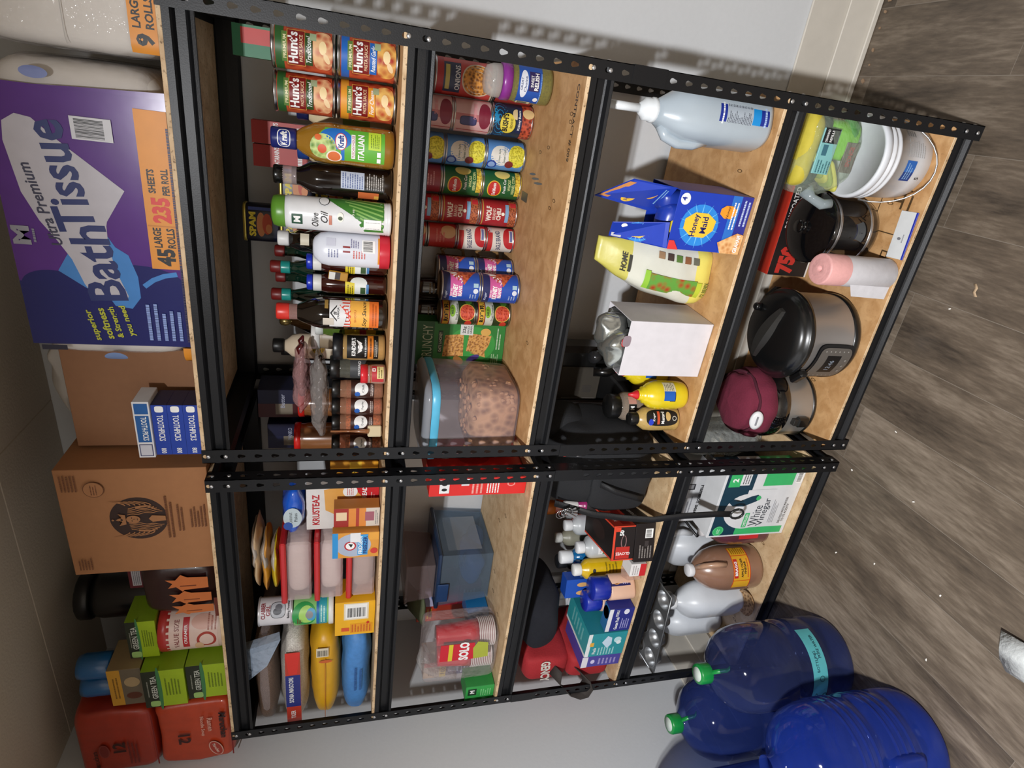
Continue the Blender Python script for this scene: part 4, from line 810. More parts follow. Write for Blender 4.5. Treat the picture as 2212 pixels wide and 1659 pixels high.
def ram(seed, flip):
    def d(s):
        s.rect(-.11, .0, .12, .004, '7a1a14')
        a = PI/2 if flip else -PI/2
        s.text('12', -.01, .135 if flip else .10, .034, '3a1614', w=.045, rot=PI if flip else 0, bold=.03)
        if flip:
            s.text('Maruchan', .035, .024, .020, '2a1212', w=.12, sh=.2, rot=PI, bold=.03); s.text('Ramen', .045, .060, .015, 'd8a898', w=.06, rot=PI); s.text('Noodle Soup', .04, .082, .013, 'd8a898', w=.09, rot=PI); s.ell(-.07, .05, .036, .018, 'd8a898', rot=.3); s.ell(-.07, .05, .033, .015, 'a83a2c', rot=.3); s.text('Maruchan', -.07, .05, .009, 'e8d0c0', w=.045, rot=PI+.3)
        else:
            s.ell(-.02, .14, .03, .014, '8a3a34'); s.ell(-.02, .14, .026, .011, '7a2420'); s.text('Maruchan', -.06, .165, .014, '2a1212', w=.09); s.bars(-.09, .05, .02, .08, 3, '6a201c')
    return d
for i, (x, z, lb) in enumerate(((-1.994, .001, 'lower orange red pack of Ramen Noodle Soup at the left end of the top shelf'), (-1.992, .2135, 'upper dark red twelve pack of noodles at the left end of the top shelf'))):
    t = thing('ramen_pack', lb, 'noodle pack', (x, .035, Z1+z), 0, 'ramen noodle packs')
    MB().blob((0, .12, .105), (.134, .125, .1055), M('b8401f' if i == 0 else 'a0301c', .4, bump=.5, s=26, coat=.3, var=.25), e=(12, 9), amp=.009, fr=14, seed=i+3, n=56, k=30).build('pack_body', t)
    g = MB(); ram(i, i == 0)(S(g, lambda u, v, o: (u, -.010-o, v), .02)); g.build('printed_front', t)
# ---------------------------------------------------------------- third shelf, right rack
def onion(s, r, h):
    s.rect(-.06, .0, .06, h, 'b8403a'); s.rect(-.055, h*.86, .055, h*.98, 'a02024'); s.rect(-.038, h*.58, .038, h*.86, '2c3350'); s.rect(-.03, h*.76, .03, h*.83, 'b8a85a'); s.text('ONIONS', 0, h*.63, .013, 'd8d8dc', w=.06, bold=.02)
    s.ell(0, h*.29, .042, h*.27, 'c9b8a0'); s.ell(0, h*.29, .038, h*.25, food('6a3a14', 'd8923c', 130, bump=.8)); s.rect(-.06, 0, .06, h*.05, 'c8c0a4')
can('fried_onion_can', 'tall crispy ONIONS can standing behind the relish jar by the right post', -.066, .405, Z3+.114, .045, .155, 'b8403a', onion, lab=(.03, .97))
can('tomato_can', 'hidden lower can carrying the crispy onion can behind the relish jar', -.066, .405, Z3, .0445, .112, 'a83a34', lambda s, r, h: s.rect(-.03, h*.3, .03, h*.7, 'd8cfc0'))
def relish(s, r, h):
    s.rect(-.05, .030, .05, .088, '1d50a8'); s.rect(-.014, .036, .030, .062, '2a2058'); s.text('SWEET', .008, .054, .007, W_, w=.026); s.text('RELISH', .008, .043, .010, W_, w=.038, bold=.03)
    s.ell(.0, .074, .032, .010, 'dfe4ee'); s.text('GREAT', .0, .079, .005, '1c2f6c', w=.028); s.text('Choice', 0, .070, .006, '1c2f6c', w=.034); s.ell(-.034, .040, .006, .006, W_); s.bars(-.045, .030, .03, .034, 1, '8ab0e0')
    s.barcode(-.056, .05, -.044, .085, bg='cfc6a8')
jar('relish_jar', 'squat SWEET RELISH jar with purple lid and blue label at the right end', -.060, .262, Z3, .043, .124, CL('b8b070', .28), food('3d3a14', '6d6a24', 160), M('8a3390', .3), .022, relish, neck=.94, capr=.0425, fill=.92)
t = thing('glass_cup', 'small clear glass cup standing upside down on the purple relish lid', 'glass', (-.062, .262, Z3+.1245), 0)
MB().lathe([(.036, .0005), (.038, .002), (.037, .02), (.031, .036), (.02, .040), (0, .0405)], CL('dcd8d4', .3, .08)).build('cup_wall', t); MB().lathe([(.0345, .003), (.034, .02), (.028, .032), (0, .036)], CL('e4e0dc', .12, .1), cap=(0, 0)).build('inner_wall', t)
BN = food('5a1a12', 'c8553a', 120, bump=.4)
def bush(s, r, h):
    s.rect(-.06, 0, .06, h, '0f2540'); s.ell(-.0, h*.82, .05, h*.2, '1c86b8'); s.ell(-.008, h*.62, .028, h*.20, '2a2410'); s.ell(-.008, h*.62, .0265, h*.185, 'e3cf4a'); s.text("BUSH'S", -.006, h*.68, .016, K_, w=.046, bold=.04); s.text('BEANS', -.006, h*.53, .007, '6a5a14', w=.024); s.ell(.018, h*.42, .014, .011, 'e0c898')
    s.rect(-.03, h*.28, .04, h*.40, '15244c'); s.text('Kidney Beans', .004, h*.34, .008, W_, w=.05); s.rect(-.06, 0, .06, h*.28, BN); s.ell(.022, h*.13, .013, .016, 'e0c088')
can('bean_can', "BUSH'S bean can with yellow oval at the bottom of the cranberry stack", -.150, .395, Z3, .042, .112, '12263f', bush)
def cran(s, r, h):
    s.rect(-.06, 0, .06, h, 'c9a0a0'); s.rect(-.012, 0, .005, h, 'b06a6c'); s.ell(-.012, h*.62, .012, h*.22, '2a2a50', e=4); s.ell(-.012, h*.62, .010, h*.19, '3a3a68', e=4); s.ell(.004, h*.2, .034, h*.16, '7a1c34'); s.text('CRANBERRY SAUCE', .014, h*.45, .009, 'd88a90', w=.04); s.rect(-.04, h*.05, -.038, h*.9, 'b03040')
for i in range(2): can('cranberry_can', ('cranberry sauce can on the kidney bean can, middle of the stack', 'cranberry sauce can on top of the stack, half under the beam')[i], -.152, .395, Z3+.1125+i*.1025, .0415, .102, 'c9a0a0', cran, group='cranberry cans')
def ccorn(s, r, h):
    s.rect(-.06, 0, .06, h, '5b8fce'); s.ell(-.002, h*.62, .028, h*.26, 'e4e2da'); s.text('Cream Style', -.002, h*.66, .007, '5a6a5a', w=.036); s.text('Sweet Corn', -.002, h*.54, .007, '5a6a5a', w=.036); s.ell(.0, h*.22, .032, h*.22, food('a8a01c', 'e8e04a', 200)); s.ell(-.028, h*.84, .013, .014, '1c3f98'); s.ell(-.028, h*.84, .009, .010, '8aa8d8'); s.ell(-.024, h*.40, .011, .012, '7a2a28')
for i in range(3): can('corn_can', ('cream style corn can with yellow oval, bottom of the blue stack', 'cream style corn can, second up in the blue stack', 'cream style corn can at the top of the blue stack under the beam')[i], -.242, .424, Z3+i*.1125, .0405, .112, '5b8fce', ccorn, group='cream style corn cans')
def dmon(s, r, h):
    s.rect(-.06, 0, .06, h, '1c5a2c'); s.ell(-.014, h*.70, .024, h*.18, 'e0b82c'); s.ell(-.014, h*.70, .0215, h*.155, 'c42a24'); s.text('Del Monte', -.014, h*.70, .010, W_, w=.034, bold=.03); s.text('Fresh Cut', -.004, h*.44, .008, W_, w=.04, sh=.2); s.text('WHOLE', .0, h*.32, .008, 'd8e098', w=.03); s.text('KERNEL CORN', .002, h*.22, .008, 'd8e098', w=.05); s.rect(-.03, .0, .045, h*.16, food('a8801c', 'f0d24a', 160)); s.ell(.03, h*.5, .014, h*.2, 'e0cc70')
for i in range(2): can('corn_can', ('green kernel corn can with red Del Monte shield, bottom of its stack', 'green kernel corn can with red shield, second up')[i], -.322, .427, Z3+i*.1125, .039, .112, '1c5a2c', dmon, group='whole kernel corn cans')
can('tomato_can', 'plain red can on top of the green kernel corn stack', -.322, .427, Z3+.225, .039, .105, '8a2a34', lambda s, r, h: s.bars(-.02, h*.2, .02, h*.5, 4, 'c88a90'))
def wolf(s, r, h):
    s.rect(-.06, 0, .06, h, 'a3222a'); s.rect(-.045, h*.90, .045, h*.925, 'b89a4a'); s.text('WOLF', -.004, h*.76, .016, 'e8dcd0', w=.044, bold=.05); s.text('BRAND', -.004, h*.62, .009, 'd8c0b0', w=.032, bold=.02); s.text('CHILI', -.004, h*.50, .013, 'e8dcd0', w=.034, bold=.04); s.ell(-.002, h*.39, .005, .005, 'f0ead8', n=8)
    s.rect(-.026, h*.24, .026, h*.33, '7fa8cc'); s.rect(-.045, .0, .045, h*.235, food('6a2a18', 'b8643c', 200)); s.rect(.018, h*.05, .034, h*.2, 'c42c34')
for i in range(3): can('chili_can', ('WOLF BRAND CHILI can at the bottom of the red stack', 'WOLF BRAND CHILI can, second up in the red stack', 'topmost chili can of the red stack, mostly behind the beam')[i], -.402, .427, Z3+i*.1125, .0385, .112, 'a3222a', wolf, group='chili cans')
def eagle(s, r, h):
    s.rect(-.06, 0, .06, h, 'dcd4ca'); s.rect(-.06, h*.78, .02, h, 'b82a2c'); s.rect(.02, h*.80, .06, h, 'c8c8c8'); s.text('EAGLE BRAND', -.004, h*.58, .014, '26305c', w=.060, bold=.02, rot=.12); s.ell(.008, h*.12, .036, h*.30, 'b8262c'); s.rect(-.006, h*.06, .03, h*.2, 'e0dcd4'); s.rect(-.004, h*.09, .028, h*.17, '6a70a0')
for i in range(2): can('condensed_milk_can', ('white EAGLE BRAND can at the bottom of the short can stack', 'EAGLE BRAND can second up in the short can stack')[i], -.478, .420, Z3+i*.0857, .0362, .085, 'dcd4ca', eagle, group='condensed milk cans')
for i in range(2): can('condensed_milk_can', ('red can with tan circle, third up in the short can stack', 'red can at the top of the short can stack under the beam')[i], -.478, .420, Z3+.1714+i*.0857, .0362, .085, 'b0302a', lambda s, r, h: (s.ell(.012, h*.3, .02, h*.25, 'c8a078'), s.bars(-.02, h*.4, .02, h*.75, 3, 'c86a60')), group='red milk cans')
# amber glass mugs
for i, (x, z) in enumerate(((-.575, 0), (-.575, .108))):
    t = thing('glass_mug', ('amber glass mug standing on the board behind the kidney beans', 'amber glass mug stacked on another behind the kidney beans')[i], 'mug', (x, .462, Z3+z), .2, 'amber mugs')
    MB().lathe([(.024, .001), (.028, .004), (.031, .05), (.0325, .104), (.030, .105), (.0285, .06), (.024, .010), (0, .009)], CL('8a5a2a', .5, .06)).build('mug_body', t)
    MB().tube([(.031, 0, .085), (.045, 0, .092), (.053, 0, .078), (.054, 0, .045), (.047, 0, .027), (.030, 0, .024)], .0052, CL('b08a5a', .4, .06), n=8).build('handle', t)
for i, (x, y) in enumerate(((-.650, .463), (-.727, .463))):
    jar('brown_jar', ('tall dark brown jar behind the top kidney bean can', 'tall dark brown jar with faint script behind the green chilli tomato cans')[i], x, y, Z3, .036, .29, M('2a1a12', .15, coat=.8), None, M('1a1614', .4), .02, lambda s, r, h: s.bars(-.02, h*.7, .015, h*.82, 3, '8a7a60'), neck=.9)
def kid(s, r, h):
    s.rect(-.065, 0, .065, h, '2450b0'); s.rect(-.065, h*.78, .065, h, '20285c'); s.rect(-.03, h*.48, .05, h*.78, 'd05c9c'); s.poly([(.0, h*.48), (.055, h*.48), (.055, h*.93), (.04, h*.78), (.018, h*.62)], W_); s.poly([(.004, h*.44), (.055, h*.10), (.055, h*.86), (.036, h*.76), (.016, h*.60)], food('7a2418', 'd0653f', 110))
    s.text('LIGHT RED', -.018, h*.75, .005, W_, w=.024); s.text('KIDNEY', -.014, h*.655, .013, W_, w=.040, bold=.04); s.text('BEANS', -.014, h*.53, .010, W_, w=.030, bold=.03); s.text('Kroger', -.026, h*.88, .009, 'c8d0e8', w=.026, sh=.3); s.ell(-.012, h*.14, .007, .007, 'dfe4ee'); s.rect(-.002, h*.08, .009, h*.2, 'a8c8d8'); s.bars(-.035, h*.1, -.02, h*.3, 3, 'a8b8d8')
for i in range(2): can('kidney_bean_can', ('blue and pink KIDNEY BEANS can in front, lower one', 'blue and pink KIDNEY BEANS can in front, upper one')[i], -.592, .30, Z3+i*.1125, .0425, .112, '2450b0', kid, group='kidney bean cans in front')
for i in range(2): can('kidney_bean_can', ('kidney bean can of the second stack, lower, half hidden to the right', 'kidney bean can of the second stack, upper, half hidden to the right')[i], -.568, .384, Z3+i*.1125, .0400, .112, '2450b0', kid, group='kidney bean cans behind', rz=.75)
def rotel(s, r, h):
    s.rect(-.06, 0, .06, h, '2c3a1c'); s.rect(-.05, h*.74, .05, h*.94, 'a8282a'); s.rect(-.048, h*.76, .048, h*.92, 'e0b03c'); s.text('RO*TEL', 0, h*.84, .014, K_, w=.058, bold=.05); s.rect(-.05, h*.5, .05, h*.73, 'c9ccc0'); s.ell(.004, h*.66, .018, h*.08, '7fae2c'); s.text('MILD', .004, h*.66, .007, '20401c', w=.02, bold=.03); s.text('Diced Tomatoes', .002, h*.54, .006, K_, w=.05); s.ell(0, h*.25, .026, h*.22, 'd8b04a'); s.ell(0, h*.25, .0235, h*.2, food('a82a18', 'd8583c', 160)); s.ell(.036, h*.2, .012, h*.1, '4a7a2c'); s.ell(-.036, h*.2, .012, h*.1, 'c83a2c')
for i in range(2): can('diced_tomato_can', ('RO*TEL diced tomato can on the board beside the green granola box', 'RO*TEL diced tomato can stacked on top of the other')[i], -.688, .352, Z3+i*.1065, .0375, .106, '2c3a1c', rotel, group='diced tomato cans')
def crun(b, w, d, h):
    s = FR(b, 0); s.rect(-w/2, 0, w/2, h, '2c7a34'); s.rect(-w/2, h*.78, w/2, h, '1f5428'); s.ell(0, h*.36, w*.42, h*.26, '3a9440'); s.text('CRUNCHY', .0, h*.85, .030, 'c8d0b8', w=w*.84, bold=-.01); s.rect(-w*.22, h*.685, w*.30, h*.735, '1a3a20'); s.text("OATS 'n HONEY", .005, h*.71, .009, 'd0d0c0', w=w*.46)
    bar_ = food('8a5524', 'd8a058', 150, bump=.7)
    s.poly([(-w*.28, h*.45), (-w*.30, h*.68), (w*.2, h*.66), (w*.24, h*.46)], bar_); s.poly([(-w*.2, h*.22), (-w*.16, h*.42), (w*.26, h*.40), (w*.22, h*.15), (w*.0, h*.17)], bar_); s.poly([(-w*.3, h*.2), (-w*.2, h*.38), (-w*.1, h*.22)], bar_)
    s.rect(w*.22, h*.36, w*.46, h*.50, 'd8d8d4'); s.text('22g', w*.34, h*.455, .012, K_, w=w*.16, bold=.02); s.text('WHOLE', w*.34, h*.415, .006, K_, w=w*.18); s.text('GRAIN', w*.34, h*.385, .006, K_, w=w*.18); s.ell(-w*.33, h*.34, .010, .022, '4a3a80', rot=.5); s.tube if 0 else None
    s.ell(-w*.38, h*.50, .011, .018, 'c89048', rot=-.6); s.ell(w*.3, h*.22, .012, .016, 'd8a858'); s.bars(-w*.1, h*.04, w*.42, h*.10, 2, 'b8d0b0'); s.bars(-w*.44, h*.05, -w*.2, h*.14, 4, '9cc090')
carton('granola_bar_box', 'green CRUNCHY granola bar box with golden bars pictured', -.790, .350, Z3, .138, .068, .282, '2a6f32', crun, rz=.04)
def olive(b, w, d, h): FR(b, 0).rect(-w/2, 0, w/2, h, '8f7a34')
t = thing('black_pan_lid', 'dark round lid leaning behind the top of the granola box', 'lid', (-.848, .450, Z3+.002), 0)
MB().lathe([(.075, 0), (.078, .003), (.07, .010), (.02, .016), (0, .017)], M('1a1c1c', .2, .4, coat=.4)).xf(Matrix.Translation((0, 0, .235)) @ Matrix.Rotation(PI/2, 4, 'X')).build('disc', t); MB().box(-.03, .03, -.012, .0, 0, .16, M('232323', .5)).build('stand', t)
# big clear cereal container with light blue edge on the lid
t = thing('cereal_container', 'large clear cereal container with light blue lid stripe, filled with brown flakes', 'food container', (-.930, .205, Z3), 0)
SH = [(.112, .001), (.120, .006), (.124, .02), (.130, .12), (.1345, .215), (.1345, .232)]
MB().lathe(SH, CL('c8bcc4', .17, .18, .05), e=5, n=72, cap=(1, 0), sy=1.0, sx=1.0).build('clear_body', t)
b = MB(); b.lathe([(.104, .004), (.116, .01), (.121, .06), (.123, .115), (.10, .135), (.04, .14), (0, .142)], food('8a5c38', 'd2a274', 42, .6, 1.0), e=5, n=60)
o = b.build('cereal', t); o['kind'] = 'stuff'
rd = random.Random(3); b = MB()
for i in range(60):
    a = rd.random()*PI*1.2-PI*1.1; zz = .02+rd.random()*.11; ca, sa = math.cos(a), math.sin(a); ca = math.copysign(abs(ca)**.4, ca); sa = math.copysign(abs(sa)**.4, sa)
    b.blob((ca*.118, sa*.118, zz), (.009, .004, .007), M('c2946a', .7, var=.3), amp=.003, fr=120, seed=i, n=8, k=6)
for i in range(26): b.blob(((rd.random()-.5)*.2, (rd.random()-.5)*.2, .142), (.01, .008, .004), M('c2946a', .7, var=.3), amp=.003, fr=120, seed=i, n=8, k=6)
o = b.build('cereal_flakes', t); o['kind'] = 'stuff'
MB().lathe([(.1355, .230), (.138, .233), (.138, .249), (.1355, .252)], M('5cb8dc', .35), e=5, n=72, cap=(0, 0)).build('blue_stripe', t, 'light blue stripe around the lid')
MB().lathe([(.134, .2525), (.136, .254), (.136, .262), (.128, .270), (.11, .272), (0, .272)], CL('b8bcc4', .45, .2), e=5, n=72).build('lid', t)
t.scale = (.88, .95, 1)
# ---------------------------------------------------------------- third shelf, left rack
def redb(b, w, d, h):
    s = FR(b, 0); s.rect(-w/2, 0, w/2, h, 'd42420'); s.rect(-w*.35, h*.80, w*.38, h*.90, 'e0e0e0'); s.ell(-w*.15, h*.85, .005, .008, K_); s.ell(w*.15, h*.85, .005, .008, K_); s.rect(w*.05, h*.60, w*.42, h*.68, 'd8d8dc'); s.bars(-w*.4, h*.45, w*.4, h*.58, 3, 'e8a8a0'); s.bars(-w*.4, h*.28, w*.4, h*.42, 5, W_); s.ell(w*.1, h*.16, .009, .012, 'e89088'); s.ell(w*.1, h*.16, .006, .008, 'd42420')
    s = RT(b, w/2); s.rect(0, 0, d, h, 'd8261f'); s.rect(.01, h*.52, .04, h*.60, W_); s.rect(.0, h*.3, .006, h*.7, 'a01814'); s.ell(d*.5, h*.5, .04, .05, 'b81c18'); s.ell(d*.6, h*.8, .03, .03, W_); s.ell(d*.6, h*.8, .026, .026, '8a1a14')
carton('cracker_box', 'tall bright red cracker box seen edge on behind the middle posts', -1.105, .050, Z3B, .062, .21, .283, 'cf2420', redb, rz=0)
BLC = CL('9fb2c4', .09, .1)
t = thing('storage_bin', 'large clear storage bin with dark blue lid holding blue plastic, third shelf of left rack', 'storage bin', (-1.640, .235, Z3B), 0)
b = MB(); X0, X1, Y1, H = -.118, .112, .255, .185
def shell(b, x0, x1, y0, y1, z0, z1, tp, m):              # open box with slightly tapered walls
    vs = [(x0+tp, y0+tp, z0), (x1-tp, y0+tp, z0), (x1-tp, y1-tp, z0), (x0+tp, y1-tp, z0), (x0, y0, z1), (x1, y0, z1), (x1, y1, z1), (x0, y1, z1)]
    ins = [(x0+tp+.002, y0+tp+.002, z0+.002), (x1-tp-.002, y0+tp+.002, z0+.002), (x1-tp-.002, y1-tp-.002, z0+.002), (x0+tp+.002, y1-tp-.002, z0+.002), (x0+.002, y0+.002, z1), (x1-.002, y0+.002, z1), (x1-.002, y1-.002, z1), (x0+.002, y1-.002, z1)]
    b.add(vs, [(3, 2, 1, 0), (0, 1, 5, 4), (1, 2, 6, 5), (2, 3, 7, 6), (3, 0, 4, 7)], m); n = len(vs)
    b.add(ins+vs[4:], [(0, 1, 2, 3), (4, 5, 1, 0), (5, 6, 2, 1), (6, 7, 3, 2), (7, 4, 0, 3), (8, 9, 5, 4), (9, 10, 6, 5), (10, 11, 7, 6), (11, 8, 4, 7)], m)
shell(b, X0, X1, 0, Y1, .001, H, .012, BLC); RT(b, .108).rect(.03, .04, .21, .16, CL('dfe4e8', .15, .2)); b.build('clear_body', t)
MB().box(X0-.008, X1+.008, -.008, Y1+.008, H, H+.014, M('1c3352', .35, coat=.3), .004).build('lid', t, 'dark blue lid')
b = MB(); b.box(X0+.03, X0+.11, -.014, -.008, H-.03, H+.010, M('24406a', .35), .002); b.build('latch', t)
b = MB(); b.blob((-.01, .11, .055), (.075, .09, .045), CL('3d5f98', .6, .1, .3), e=(3, 2.5), amp=.014, fr=18, seed=3); b.blob((.05, .16, .035), (.045, .05, .032), CL('4d74a8', .6, .1, .3), e=(2, 2), amp=.008, seed=6); b.build('blue_plastic_contents', t)
t = thing('storage_bin', 'small clear bin stacked on the dark blue lid below the beam', 'storage bin', (-1.655, .25, Z3B+.200), 0)
b = MB(); shell(b, -.09, .075, 0, .19, .0005, .095, .008, CL('b8a8a8', .12, .15)); b.build('clear_body', t); MB().box(-.095, .08, -.005, .195, .095, .104, CL('b8a8a8', .2, .15), .002).build('lid', t)
def cut(b, w, d, h): s = FR(b, 0); s.rect(-w/2, 0, w/2, h, '2a8cd0'); s.bars(-w*.3, h*.2, w*.3, h*.8, 4, '1a68a8')
carton('napkin_box', 'small light blue box on the board left of the clear storage bin', -1.801, .20, Z3B, .060, .10, .078, '2480c4', cut)
def gvb(b, w, d, h): s = FR(b, 0); s.rect(-w/2, 0, w/2, h, 'b8243c'); s.rect(-w/2, h*.6, w/2, h, 'b8b4d0'); s.ell(0, h*.62, .024, .024, '2a5aa8'); s.ell(0, h*.62, .018, .012, 'b8c8e0'); s.ell(0, h*.62, .012, .007, '2a5aa8')
carton('sandwich_bag_box', 'red and lilac box with blue round badge, above the red cups', -1.822, .34, Z3B+.085, .095, .10, .13, 'a8203a', gvb)
carton('foil_box', 'plum red box standing behind the napkin box, under the round badge box', -1.822, .34, Z3B, .10, .10, .0845, '9a2444', lambda b, w, d, h: (FR(b, 0).bars(-.03, .02, .03, .07, 4, 'd8a0b0')))
carton('snack_box', 'orange red packet with yellow letters behind the clear cup bag', -1.925, .36, Z3B, .09, .08, .235, 'c03a1c', lambda b, w, d, h: FR(b, 0).bars(-.03, h*.75, .03, h*.9, 3, 'e8b02c'))
b = MB(); b.strip([(-.05, 0, 0), (-.02, -.004, .004), (.03, 0, .002), (.06, .002, .008)], .10, .010, M('5d6448', .8, bump=.5, s=60, var=.2), axis=(.2, .9, .5))
solo('folded_cloth', b, 'folded olive green cloth leaning at the top behind the red cup bag', 'cloth', (-1.835, .32, Z3B+.245), .2)
# stacks of red cups with rolled white rims, open end down, in a clear sleeve
RD = M('c0182c', .3, coat=.6); RM = M('e0dcd8', .35)
def cups(x, y, n, lab, hh):
    t = thing('cup_stack', lab, 'cups', (x, y, Z3B+.009), .1, 'stacks of red cups')
    for i in range(n):
        z = i*.0064; t2 = MB(); t2.lathe([(.0455, z), (.0475, z+.0012), (.0475, z+.0034), (.0455, z+.0042), (.044, z+.0042)], RM if i % 1 == 0 else RD, n=40, cap=(0, 0)); t2.lathe([(.0445, z+.0038), (.0437, z+.0066)], M('7a1426', .4), n=40, cap=(0, 0)); t2.build('cup_rim', t)
    z = n*.0064; b = MB(); b.lathe([(.0437, z), (.041, z+.03), (.0405, z+.032), (.036, z+.085), (.034, hh), (.0335, hh+.003), (0, hh+.003)], RD, n=40); b.build('cup_body', t)
    return t
cups(-1.857, .105, 12, 'front stack of red cups, rims down, in a clear bag on the left rack', .185); cups(-1.757, .105, 9, 'second stack of red cups behind the SOLO printed bag front', .195)
t = thing('cup_bag', 'clear printed SOLO bag twisted shut over the red cup stacks', 'bag', (-1.807, .105, Z3B+.001), 0)
b = MB(); b.blob((0, 0, .125), (.114, .066, .125), CL('e8dede', .07, .06, .9), e=(6, 12), amp=.002, fr=24, seed=6, n=48, k=30); b.tube([(-.03, 0, .235), (-.055, -.005, .26), (-.075, -.01, .245), (-.10, -.015, .20), (-.12, -.018, .13)], [.05, .014, .028, .035, .03], CL('dcdad8', .22, .05, .9), n=14, flat=.5); b.build('clear_film', t)
g = MB(); s = S(g, lambda u, v, o: (u, -.0665-o+.1*abs(u)*abs(u)*2, v), .02); s.rect(.0, .085, .075, .20, 'c8182c'); s.rect(.0, .158, .075, .172, 'd8c42c'); s.poly([(.005, .035), (.07, .04), (.078, .075), (.05, .09), (.0, .085)], 'a8b03a'); s.text('SOLO', .04, .12, .034, W_, w=.082, bold=.05); g.build('bag_print', t)
def mbx(b, w, d, h): s = FR(b, 0); s.rect(-w/2, 0, w/2, h, '35a04a'); s.rect(-w*.12, h*.62, w*.34, h*.92, '1a3a24'); s.text('M', .008, h*.77, .016, W_, w=.016, bold=.05); s.bars(-w*.2, h*.1, w*.3, h*.5, 5, '8ad090'); 
carton('gauze_box', 'green box with black M square, in the left front corner of the third shelf', -1.961, .020, Z3B, .070, .08, .100, '2c8a40', mbx)
carton('bandage_box', 'navy and white box standing behind the green M box', -1.965, .137, Z3B, .074, .08, .150, '24305c', lambda b, w, d, h: (FR(b, 0).rect(-.02, h*.7, .03, h*.95, 'a8b0c8'), FR(b, 0).bars(-.03, h*.45, .03, h*.66, 3, 'c8cce0')))
def bk(b, w, d, h): s = FR(b, 0); s.rect(-w/2, 0, w/2, h, 'b8a490'); s.rect(-w/2, 0, w/2, h*.28, 'dcc02c'); s.text('100+', .0, h*.14, .016, K_, w=.05, bold=.02); s.bars(-w*.35, h*.34, w*.25, h*.8, 6, '6a5a4c'); s.rect(w*.2, h*.3, w/2, h, 'c8362c')
carton('cookie_box', 'tan and yellow 100+ box lying on the navy and white box at the left end', -1.967, .137, Z3B+.151, .08, .09, .080, 'b09c88', bk)
# ---------------------------------------------------------------- fourth shelf, right rack
t = thing('soap_refill_jug', 'big cloudy refill jug with white spout and blue label, fourth shelf beside the right post', 'jug', (-.078, .085, Z4), .25)
JG = M('b4c0c9', .3, coat=.5, tr=.12, var=.05)
b = MB(); b.lathe([(.048, .001), (.058, .005), (.061, .015), (.061, .17), (.058, .21), (.047, .245), (.030, .272), (.024, .282)], JG, sy=1.1, e=2.7, n=56); b.build('jug_body', t)
b = MB(); b.tube([(-.030, 0, .262), (-.052, 0, .248), (-.064, 0, .215), (-.063, 0, .175), (-.050, 0, .14)], .013, JG, n=12); b.build('handle', t)
b = MB(); b.lathe([(.024, .28), (.027, .283), (.027, .292), (.024, .294), (.024, .310), (.017, .315), (.012, .322)], M('e6eaec', .35), n=48, flute=.02, fn=24); b.build('cap', t, 'white ribbed cap')
MB().tube([(0, 0, .315), (0, 0, .405)], [.0095, .0095], M('e6eaec', .35), n=20).build('spout', t, 'white straight spout')
g = MB(); s = CY(g, .0622, 1.1)
for a, c, m in ((.018, .040, '1c2f8c'), (.040, .062, '1c8ad0'), (.062, .132, 'a8b2bc'), (.132, .150, '1c2f8c')): s.rect(-.062, a, .095, c, m)
s.bars(-.055, .064, .01, .130, 16, '4a4e58', 2); s.bars(.015, .064, .085, .130, 16, '4a4e58', 4); s.ell(-.052, .141, .007, .008, '8ab8e0'); s.bars(-.02, .022, .03, .034, 1, 'a8c0e8'); s.bars(-.035, .137, .06, .146, 1, W_)
g.build('jug_label', t)
# opened graham cracker box with flaps
t = thing('graham_cracker_box', 'opened blue Honey Maid graham cracker box with its flaps standing up', 'box', (-.309, .015, Z4), -.03)
BB = P('1c3cae', .35); IN = P('c9b498', .8)
b = MB(); w, h, d = .142, .205, .15
for q in ((-w/2, w/2, 0, .002), (-w/2, w/2, d-.002, d)): b.box(q[0], q[1], q[2], q[3], 0, h, BB, .0005)
b.box(-w/2, -w/2+.002, .002, d-.002, 0, h, BB, .0005); b.box(w/2-.002, w/2, .002, d-.002, 0, h, BB, .0005); b.box(-w/2, w/2, 0, d, 0, .002, BB, .0005)
HEX = [(-.024, -.016), (-.024, .014), (-.008, .036), (.012, .036), (.026, .016), (.026, -.014), (.012, -.036), (-.008, -.034)]
def hexa(s, u, v, k, m, rot=0): s.poly([(u+a*k, v+c*k) for a, c in HEX], m)
def maid(s, u, v, k, flip=1):
    s.ell(u, v, .058*k, .060*k, '2c86d8')
    for q in range(14): a = q*PI/7; s.poly([(u+.03*k*math.cos(a-.08), v+.03*k*math.sin(a-.08)), (u+.066*k*math.cos(a), v+.066*k*math.sin(a)), (u+.03*k*math.cos(a+.08), v+.03*k*math.sin(a+.08))], '6ab8e8', rings=1)
    hexa(s, u, v, 1.35*k, 'f0c23a'); s.text('Honey', u, v+.014*k, .024*k, '1c1c5c', w=.062*k, bold=.02, rot=0 if flip > 0 else PI); s.text('Maid', u+.002, v-.014*k, .019*k, '1c1c5c', w=.046*k, bold=.02, rot=0 if flip > 0 else PI)
s = FR(b, 0); s.rect(-w/2, 0, w/2, .032, '2a2f8c'); s.rect(-w/2, .032, w/2, .058, '2c6fc4'); maid(s, -.008, .132, .88); s.ell(.052, .188, .014, .013, 'e4e4e8'); s.text('4', .052, .191, .013, '1c2f8c', bold=.03); hexa(s, .03, .062, .62, 'e8962a'); s.text('Honey', .03, .062, .009, '5a2a0c', w=.03, sh=.2)
